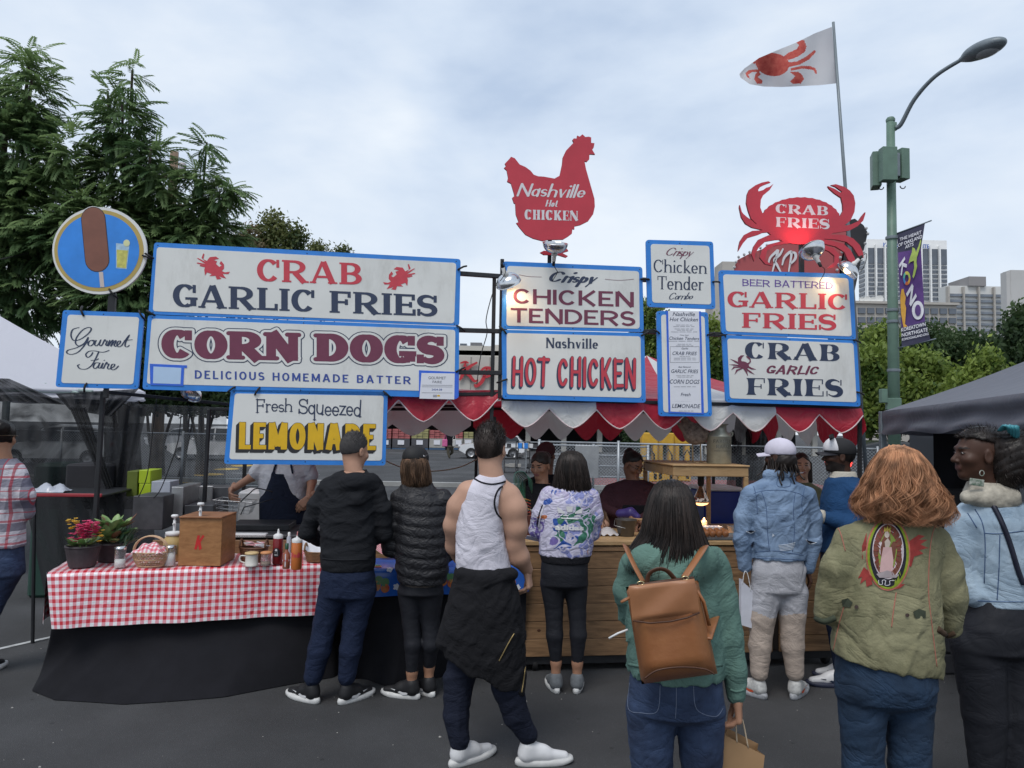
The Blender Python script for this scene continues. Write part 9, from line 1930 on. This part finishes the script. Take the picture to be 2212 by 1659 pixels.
for q,m_,l_ in(([(1912,1148),(1922,1148),(1934,1165),(1938,1190),(1932,1225),(1926,1222),(1900,1225),(1897,1200),(1902,1170)],gcl,.0095),([(1908,1182),(1926,1182),(1930,1210),(1928,1234),(1900,1236),(1903,1208)],rcl,.0105),(ell(1916,1155,5.5,7,12),scl_,.0105),([(1911,1170),(1918,1162),(1924,1172),(1920,1184),(1912,1182)],scl_,.0112),([(1909,1148),(1911,1138),(1914,1144),(1917,1136),(1920,1144),(1923,1139),(1924,1149)],fcl,.0105),([(1893,1240),(1918,1230),(1942,1242),(1936,1248),(1900,1248)],mat('patch grey',(.28,.24,.25),.85),.0108)):sticker(o,[q],m_,'patch_figure',l_)
for k in range(26):a=k*2*math.pi/26;seam(o,[(1917+20*math.cos(a),1190+38*math.sin(a)),(1917+31*math.cos(a),1190+56*math.sin(a))],rp,'patch_ray',.0010,.0095,2)
seam(o,[(1898,1253),(1899,1262),(1906,1262),(1906,1254),(1913,1254),(1912,1264),(1922,1263),(1922,1255),(1932,1254)],signw,'patch_lettering',.0012,.009)
gar(rt,'jeans',mat('dark teal denim',(.012,.030,.062),.85,var=.4,vs=6,bump=.2,bs=220,crease=.34,cs=3.6),Y,[(1400,1814,2014,.135),(1470,1808,2016,.142),(1505,1812,2012,.125)],LG,addf(folds(75,.005,(8,8,30)),folds(76,.002,(40,40,60))))
HRg=hr_(Y,[(962,1918,1950,.02),(972,1900,1972,.07),(1000,1886,1990,.10),(1040,1874,2002,.115),(1075,1866,2016,.12),(1100,1868,2020,.115),(1116,1884,2012,.10)],-.02)
hair_rings(rt,HRg,hor,5200,.0010,.17,36,clump=46,jit=.055,seed=9,tail=.28,massdisp=.016,steps=26)
b=MB()
for k in range(26):q=W(1995,1062+r.uniform(-10,12),Y-.02);b.tube(catmull([q,W(2025,1066+r.uniform(-8,10),Y),W(2050+r.uniform(-6,12),1076+r.uniform(-6,4),Y)],3),.0016,4)
b.build('blown_lock',hor,rt,True)
feet(rt,Y,LG,((0,1,0),(0,1,0)),bshoe,wsole,L_=.25)
Y=3.3;rt=person('woman with puffed black hair in pale denim jacket and black trousers at the right edge',2150,Y)
LG=[[(2112,1390,0,.110),(2128,1540,0,.088),(2132,1730,0,.055)],[(2190,1390,0,.110),(2195,1540,0,.088),(2195,1730,0,.055)]]
HR=[(1076,2108,2180,.07),(1092,2080,2225,.10),(1125,2066,2245,.125),(1200,2086,2236,.135),(1270,2096,2226,.13),(1304,2092,2222,.13)]
pdn=mat('pale denim',(.25,.35,.46),.85,var=.18,vs=5,bump=.25,bs=200,c2=(.38,.48,.57),crease=.34,cs=3.6)
bo,gg,M=body(rt,Y,(2113,983,-.01),R(84),.02,sk3,HR,LG,sc=1.0,face=True)
o=gar(rt,'denim_jacket',pdn,Y,HR,[[(2082,1128,0,.068),(2070,1185,0,.066),(2074,1240,.0,.060),(2100,1285,-.04,.050)],[(2230,1128,0,.068),(2245,1200,0,.064),(2240,1270,0,.056)]],addf(folds(81,.007,(10,10,12)),folds(82,.003,(40,40,50))),h=.008)
for q in([(2128,1152),(2160,1153),(2211,1147)],[(2106,1100),(2122,1130),(2128,1175),(2126,1260)],[(2112,1298),(2160,1300),(2211,1300)],[(2160,1156),(2158,1230),(2154,1296)],[(2090,1108),(2110,1140)]):seam(o,q,dst_,'seam',.0022,.0005)
b=seam(o,[(2118,1070),(2140,1085),(2160,1120),(2180,1170),(2200,1235),(2211,1262)],mat('navy bag strap',(.012,.014,.03),.5),'bag_strap',.011,.004,8)
gar(rt,'trousers',lg,Y,[(1288,2092,2224,.12),(1350,2070,2238,.145),(1400,2068,2240,.14)],LG,addf(folds(84,.005,(8,8,20)),))
scf=mat('cream patterned scarf',(.52,.48,.40),.85,var=.5,vs=28,c2=(.50,.46,.38),bump=.3,bs=60);o=gar(rt,'scarf',scf,Y,[(1040,2096,2160,.07),(1060,2088,2178,.085),(1082,2084,2196,.10),(1092,2090,2190,.10)],(),folds(86,.012,(20,20,30)),extra=lambda v:v.cap(W(2090,1075,Y-.06),W(2190,1070,Y-.08),.03,.03,.04))
v=Vol();v.ell(gg(0,-.012,.038),(.084,.104,.092),M,.02);v.ell(gg(0,-.14,.0),(.115,.10,.125),M,.04);v.ell(gg(0,-.11,-.07),(.10,.08,.08),M,.04)
def cutf_(X,Y_,Z):q=[X-gg(0,0,0)[0],Y_-gg(0,0,0)[1],Z-gg(0,0,0)[2]];f=sum(M[1,i]*q[i]for i in range(3));u=sum(M[2,i]*q[i]for i in range(3));return np.maximum(u-(.072-.22*np.clip(.05-f,0,.3)),.0-f-.03)
v.op(cutf_,gg(0,.06,0)-.15,gg(0,.06,0)+.15,.006,True);P,F=v.mesh(.007,folds(88,.008,(90,90,90),.5,4));mkv('hair',(P,F),hb_,rt)
vs_,fs_=[],[];nb=0;Nn=P-P.mean(0)
for i in range(2600):
 q=P[r.randint(len(P))];l_=(q-gg(0,-.09,.0));l_/=np.linalg.norm(l_);s_=r.normal(size=3);s_/=np.linalg.norm(s_);e_=q+l_*r.uniform(.008,.026)+r.normal(size=3)*.006;vs_.append(np.array([q-s_*.0012,q+s_*.0012,e_]));fs_.append([nb,nb+1,nb+2]);nb+=3
mk('curls',np.concatenate(vs_),fs_,hb_,rt)
b=MB();b.tube([W(2121+5*math.cos(t*.63),1022+6*math.sin(t*.63),Y-.09)for t in range(11)],.0018,5,caps=False);b.bbox(W(2110,1042,Y-.095),(.062,.006,.03),b=.002,ax=(Vector((1,0,-.12)).normalized(),Vector((0,1,0)),Vector((.12,0,1)).normalized()));b.build('earring',mat('white and green earring',(.55,.56,.5),.3,c2=(.03,.09,.05),vs=70),rt)
teal=mat('teal satin',(.05,.24,.28),.3,var=.3)
for k in range(4):b=MB();b.tube(catmull([W(2160+8*k,930-2*k,Y-.09),W(2172+8*k,919+k,Y-.13),W(2180+6*k,934+4*k,Y-.10)],5),.012,7,flat=.5);b.build('hair_tie',teal,rt,True)
feet(rt,Y,LG,((0,1,0),(0,1,0)),bshoe,wsole,L_=.25)
Y=5.45;rt=person('bearded man in blue sweater and white trucker cap in profile at the counter',1815,Y)
LG=[[(1815,1280,-.05,.105),(1812,1350,-.05,.085),(1818,1442,-.05,.055)],[(1825,1280,.10,.105),(1822,1350,.12,.085),(1830,1430,.14,.055)]]
HR=[(1024,1800,1842,.07),(1040,1786,1862,.12),(1080,1776,1875,.16),(1130,1774,1874,.16),(1193,1772,1868,.155)];hw=W(1774,1116,Y-.12)
bls=cot('navy blue knit',(.018,.060,.150));crm=cot('cream rib',(.50,.47,.40));brd=mat('short beard',(.018,.012,.010),.8)
bo,gg,M=body(rt,Y,(1812,986),R(80),.05,sk3,HR,LG,[(hw,W(1752,1120,Y-.12)-hw,Vector((0,0,-1)),.7,1.,1)],sc=1.04,face=True,beard=brd)
gar(rt,'sweater',bls,Y,HR,[[(1846,1062,-.11,.078),(1858,1112,-.15,.074),(1840,1136,-.17,.064),(1782,1118,-.13,.048)],[(1846,1062,.11,.075),(1850,1120,.15,.065),(1790,1118,.15,.045)]],addf(folds(91,.006,(12,12,14)),))
b=MB();b.tube([W(1779,1117,Y-.13),W(1768,1115,Y-.125)],.049,12);b.build('cuff',crm,rt,True);gar(rt,'collar',crm,Y,[(1018,1798,1846,.072),(1036,1792,1852,.09)])
gar(rt,'trousers',nv,Y,[(1185,1776,1864,.14),(1280,1776,1860,.14)],LG,folds(93,.004,(10,10,20)))
cp_=capm(rt,gg,M,1.04,mat('black mesh cap',(.014,.014,.016),.8),.075,mat('black brim',(.014,.014,.02),.6));v=Vol();v.ell(gg(0,.012,.055),(.090,.100,.088),M,.005)
c_=gg(0,.022,.045);v.op(lambda X,Y_,Z:(X-c_[0])*(M[1][0]-.2*M[2][0])+(Y_-c_[1])*(M[1][1]-.2*M[2][1])+(Z-c_[2])*(M[1][2]-.2*M[2][2]),c_-.3,c_+.3,.004,True);v.op(lambda X,Y_,Z:(Z-gg(0,0,.04)[2]),c_-.3,c_+.3,.004,True);fpn=mkv('front_panel',v.mesh(.005),signw,rt);sticker(fpn,[[(1790,940),(1800,936),(1803,946),(1792,951)]],lbk,'badge',.003)
feet(rt,Y,LG,((-1,.1,0),(-1,.1,0)),wsh,mat('navy sole',(.02,.025,.05),.5),accent=nv,L_=.3)
short_hair(rt,gg,M,1.04,hb_,n=300,ln=.006,thick=.003,nape=-.05,front=.02)
def server(label,Y,hc,yaw,pit,sk,HR,limbs,top,m,hands=(),sc=.97,face=True,sleeves=None,ez=0.):
 rt=person(label,hc[0],Y);x=hc[0];LGs=[[(x-16,1180,0,.09),(x-16,1250,0,.07),(x-16,1340,0,.05)],[(x+16,1180,0,.09),(x+16,1250,0,.07),(x+16,1340,0,.05)]]
 bo,gg,M=body(rt,Y,hc,yaw,pit,sk,HR,LGs+[[(a,c,dy,r_*.82)for a,c,dy,r_ in lm]for lm in limbs],hands,sc,face,eyesz=ez)
 o=gar(rt,top,m,Y,HR,sleeves if sleeves is not None else limbs,addf(folds(int(hc[0])%90,.005,(14,14,14)),),h=.009);gar(rt,'trousers',nv,Y,[(HR[-1][0]-6,HR[-1][1]+4,HR[-1][2]-4,.11),(HR[-1][0]+40,HR[-1][1]+4,HR[-1][2]-4,.12)],LGs);return rt,o,gg,M
btee=cot('black tee',(.010,.010,.013))
rt,o,gg,M=server('young woman worker in black sweatshirt with tied back hair behind the rooster sculpture',6.3,(1167,1006),R(152),-.22,sk2,[(1044,1150,1192,.06),(1054,1130,1210,.10),(1085,1116,1222,.125),(1150,1120,1218,.13)],[[(1126,1068,0,.06),(1112,1110,0,.05),(1120,1150,-.15,.038)],[(1214,1068,0,.06),(1224,1110,0,.05),(1205,1150,-.15,.038)]],'sweatshirt',btee,ez=.003)
HB=lambda gg,M,extra=None,drop=.0:(lambda v:(v.ell(gg(0,-.03,.040),(.080,.090,.085),M,.01),v.ell(gg(0,-.075,.03),(.06,.05,.06),M,.03),v))(Vol())[-1]
def sleek(rt,gg,M,m,front=.045,bun=None,sides=False):
 v=Vol();v.ell(gg(0,-.016,.034),(.080,.100,.088),M,.01)
 if sides:
  for s in(-1,1):v.cap(gg(s*.075,-.02,.02),gg(s*.085,-.03,-.14),.024,.022,.02)
  v.ell(gg(0,-.06,-.06),(.08,.06,.11),M,.03)
 if bun:v.ell(gg(*bun),(.045,.045,.045),M,.01)
 def cf(X,Y_,Z):q=[X-gg(0,0,0)[0],Y_-gg(0,0,0)[1],Z-gg(0,0,0)[2]];x=sum(M[0,i]*q[i]for i in range(3));f=sum(M[1,i]*q[i]for i in range(3));u=sum(M[2,i]*q[i]for i in range(3));return np.maximum(np.maximum(u-(front+.028-.63*np.abs(x)),-f+.0-.0),np.abs(x)-.085)
 v.op(cf,gg(0,.08,0)-.13,gg(0,.08,0)+.13,.008,True);return mkv('hair',v.mesh(.0055,folds(5,.004,(70,70,20))),m,rt)
sleek(rt,gg,M,hb_,.035,(0,-.12,.05));lettering('mpion',((1137,1096),(1168,1100),(1168,1107),(1137,1104)),'lettering',signw,o,lambda x,y,off=0.:(lambda h:(h[0]or atY(x,y,6.1))-h[1]*off)(hit(o,x,y)),.005,th=.12,tn=.08,ser=0,slant=.3,xh=.55)
rt,o,gg,M=server('person in burgundy cap and black top standing behind the young worker',6.9,(1180,985),R(150),-.5,sk4,[(1024,1165,1196,.06),(1036,1140,1222,.1),(1070,1128,1230,.125),(1140,1132,1226,.13)],[[(1138,1050,0,.06),(1124,1100,0,.05)],[(1222,1050,0,.06),(1232,1100,0,.05)]],'black_top',btee,face=False)
capm(rt,gg,M,1.0,mat('burgundy cap',(.055,.012,.016),.8),.07)
rt,o,gg,M=server('woman worker with glasses and maroon shirt preparing food behind the counter',6.5,(1367,1004),R(-140),-.42,sk4,[(1036,1348,1392,.06),(1048,1316,1424,.10),(1085,1302,1428,.125),(1150,1308,1422,.13)],[[(1318,1062,0,.060),(1294,1092,-.05,.050),(1345,1115,-.22,.036)],[(1420,1062,0,.06),(1432,1100,-.03,.05),(1385,1120,-.25,.036)]],'maroon_shirt',cot('maroon cotton',(.045,.018,.024)),[(W(1352,1112,6.26),Vector((1,-.3,-.2)),Vector((0,-.3,-1)),.6,1,1),(W(1385,1120,6.25),Vector((-.6,-.5,-.5)),Vector((0,-.2,-1)),.6,.95,-1)])
sleek(rt,gg,M,hb_,.055,(0,-.08,.08));pg=mat('purple glove',(.05,.035,.16),.4);v=Vol();v.chain([(W(1340,1110,6.28),.040),(W(1362,1108,6.24),.044),(W(1376,1116,6.22),.030)],.02);mkv('glove',v.mesh(.007,folds(3,.004,(40,40,40))),pg,rt)
for s in(-1,1):b=MB();b.tube([Vector(gg(s*.031+.021*math.cos(t*.6283),.103,.004+.015*math.sin(t*.6283)))for t in range(11)],.0022,5,caps=False);b.tube([Vector(gg(s*.052,.10,.008)),Vector(gg(s*.079,.0,.008))],.002,5);b.build('glasses',rubber,rt,True)
gar(rt,'apron',btee,6.5,[(1088,1322,1412,.137),(1160,1312,1420,.142)])
tag(MB().bbox(W(1378,1122,6.15),(.16,.03,.018),R(-25)).build('bread_roll',kraft,None,loc=W(1378,1122,6.15)),'long roll held in the gloved hand of the worker with glasses','food')
rt,o,gg,M=server('smiling woman in olive and white tank top behind the counter next to the white cap',6.7,(1731,1006),R(170),.0,sk1,[(1042,1716,1750,.055),(1054,1700,1772,.09),(1090,1692,1780,.115),(1150,1694,1778,.12)],[[(1700,1064,0,.05),(1690,1110,0,.042)],[(1776,1064,0,.05),(1788,1110,0,.042),(1785,1150,-.1,.034)]],'tank_top',cot('olive knit',(.11,.105,.06)),sleeves=());sleek(rt,gg,M,hb_,.05,None,True)
plate([[(1724,1018),(1729,1020),(1734,1020),(1738,1018),(1734,1022.5),(1728,1022.5)]],lambda x,y,off=0.:atY(x,y,6.7-.088*.97-off),.002,None,'teeth',signw,rt)
Y=6.55;rt,o,gg,M=server('cook in white tee and dark apron working the fryers under the lemonade sign',Y,(612,948),R(165),-.3,sk2,[(982,590,632,.065),(992,562,662,.10),(1025,556,668,.135),(1090,566,660,.135),(1150,566,662,.135)],[[(568,1002,-.02,.055),(545,1030,-.06,.044),(500,1058,-.12,.036)],[(662,1002,0,.055),(674,1040,-.02,.046),(668,1075,-.15,.038)]],'white_tee',cot('white tee cotton',(.50,.50,.52)),[(W(502,1056,Y-.12),W(496,1072,Y-.2)-W(502,1056,Y-.12),Vector((1,0,-.2)),.9,1,1),(W(668,1075,Y-.15),Vector((-.6,-.3,-.6)),Vector((0,1,0)),.8,1,-1)],sc=1.03,sleeves=[[(568,1002,-.02,.066),(552,1022,-.05,.062)],[(662,1002,0,.066),(672,1028,-.01,.062)]])
short_hair(rt,gg,M,1.03,hdk,n=200);gar(rt,'apron',cot('dark blue apron',(.012,.016,.03)),Y,[(1022,586,634,.150),(1045,576,646,.152),(1080,562,662,.15),(1160,562,664,.15)],[[(590,1022,-.14,.010),(596,1000,-.12,.010)],[(632,1022,-.14,.010),(628,1000,-.12,.010)]])
rt=person('bending woman with brown hair seen low behind the counter right of the floral jacket',1295,6.1);HR=[(1150,1285,1305,.06),(1162,1265,1325,.1),(1200,1262,1328,.13)];bo,gg,M=body(rt,6.1,(1290,1128),R(60),-.9,sk1,HR,face=True,sc=.95);gar(rt,'grey_top',cot('grey top',(.2,.19,.2)),6.1,HR);hair_rings(rt,hr_(6.1,[(1098,1286,1300,.02),(1106,1278,1310,.06),(1125,1276,1314,.08),(1150,1280,1316,.07)]),hbr,300,.002,.1,40,clump=6,jit=.01,seed=3,azr=(-1.2,2.2))
Y=5.3;rt=person('woman in red and white plaid shirt cut off by the left edge',5,Y);LG=[[(-45,1240,0,.10),(-70,1320,0,.07),(-95,1410,0,.05)],[(14,1235,0,.10),(-22,1315,0,.075),(-50,1400,0,.05)]];HR=[(990,-12,30,.06),(1004,-38,48,.10),(1050,-44,54,.13),(1110,-40,44,.13),(1181,-48,48,.14)]
pl=mat('plaid cotton',(.48,.46,.50),.9,var=0,crease=.34);t,b,l=nodes(pl);co=t.nodes.new('ShaderNodeTexCoord');s=t.nodes.new('ShaderNodeSeparateXYZ');l(co.outputs['Object'],s.inputs[0]);prev=None
for ax_,fr_,ph_,th_,c_ in(('X',6.5,.1,.5,(.07,.07,.11)),('Z',6.5,.4,.5,(.07,.07,.11)),('X',6.5,.45,.12,(.36,.03,.05)),('Z',6.5,.0,.14,(.36,.03,.05)),('X',6.5,.8,.07,(.36,.03,.05)),('Z',6.5,.6,.07,(.40,.04,.06))):
 a=t.nodes.new('ShaderNodeMath');a.operation='MULTIPLY_ADD';a.inputs[1].default_value=fr_;a.inputs[2].default_value=5+ph_;l(s.outputs[ax_],a.inputs[0]);f_=t.nodes.new('ShaderNodeMath');f_.operation='FRACT';l(a.outputs[0],f_.inputs[0]);g_=t.nodes.new('ShaderNodeMath');g_.operation='LESS_THAN';g_.inputs[1].default_value=th_*.72;l(f_.outputs[0],g_.inputs[0]);k_=t.nodes.new('ShaderNodeMath');k_.operation='MULTIPLY';k_.inputs[1].default_value=.72;l(g_.outputs[0],k_.inputs[0]);mx=t.nodes.new('ShaderNodeMixRGB');mx.inputs['Color2'].default_value=c_+(1,);mx.inputs['Color1'].default_value=(.50,.48,.52,1);l(k_.outputs[0],mx.inputs['Fac'])
 if prev:l(prev.outputs[0],mx.inputs['Color1'])
 prev=mx
l(prev.outputs[0],b.inputs['Base Color'])
bo,gg,M=body(rt,Y,(5,945),R(10),-.1,sk2,HR,LG,sc=1.)
gar(rt,'plaid_shirt',pl,Y,HR,[[(38,1026,0,.064),(56,1070,0,.060),(56,1106,.05,.052),(25,1135,.2,.042)],[(-40,1026,0,.06),(-55,1080,0,.055)]],addf(folds(95,.007,(12,10,12)),));seam(bpy.data.objects[-1]if 0 else bo,[(0,1),(1,2)],rubber)
gar(rt,'jeans',jn,Y,[(1172,-46,44,.13),(1240,-46,46,.14)],LG,folds(96,.005,(10,10,20)));feet(rt,Y,LG,((0,1,0),(.3,1,0)),bshoe,wsole)
v=Vol();v.ell(gg(0,-.016,.03),(.085,.105,.095),M,.01);v.ell(gg(.02,-.10,.06),(.07,.06,.06),M,.02);mkv('hair',v.mesh(.007,folds(7,.008,(50,50,50))),hb_,rt);b=MB();b.tube([Vector(gg(.088*math.cos(a*.3-1.9),.106*math.sin(a*.3-1.9)-.016,.0+.02*a*.1))for a in range(12)],.010,6,flat=.4);b.build('headband',mat('patterned headband',(.14,.10,.06),.7,c2=(.05,.03,.02),vs=60),rt,True)
Y=42.;rt=person('pedestrian in black top with pink and white bags walking by the produce pallets',971,Y);HR=[(936,967,975,.10),(940,963,980,.15),(958,964,980,.15),(964,965,979,.15)];LG=[[(969,965,0,.11),(968,978,0,.08),(971,988,0,.06)],[(975,965,0,.11),(977,977,.2,.08),(970,984,.4,.06)]]
body(rt,Y,(972,931),0,0,sk3,HR,LG,hb=.03);gar(rt,'black_top',btee,Y,HR,[[(964,942,0,.07),(961,955,0,.05)],[(980,942,0,.07),(982,955,0,.05)]],h=.03);gar(rt,'trousers',cot('khaki trousers',(.09,.08,.06)),Y,[(960,965,979,.15),(966,965,979,.15)],LG,h=.03);mkv('hair',(lambda v:(v.ell(W(972,929,Y),(.13,.13,.15)),v)[1])(Vol()).mesh(.03),hb_,rt)
for px_,c_,lab in((961,(.55,.12,.28),'pink shoulder bag of the walking pedestrian'),(981,(.5,.5,.48),'white shoulder bag of the walking pedestrian')):b=MB();c=W(px_,957,Y-.1);b.bbox(c,(.30 if px_<970 else.18,.12,.42),b=.04);b.tube([c+Vector((-.08,0,.2)),c+Vector((0,0,.6)),c+Vector((.08,0,.2))],.02,5);tag(b.build('bag',mat('bag %d'%px_,c_,.7),None,loc=c),lab,'bag')
b=MB();r_=random.Random(11)
for i in range(260):
 c=Vector((r_.uniform(-4,4),r_.uniform(2.4,6),.001));q=r_.uniform(.002,.006)*(1 if i%9 else 1.8);b.add([c+Vector((q*math.cos(t*1.57+i),q*.8*math.sin(t*1.57+i),0))for t in range(4)]+[c+Vector((0,0,q*.7))],[(0,1,4),(1,2,4),(2,3,4),(3,0,4)])
b.build('gravel',mat('pale grit',(.30,.29,.27),.9,var=.3),kind='stuff')
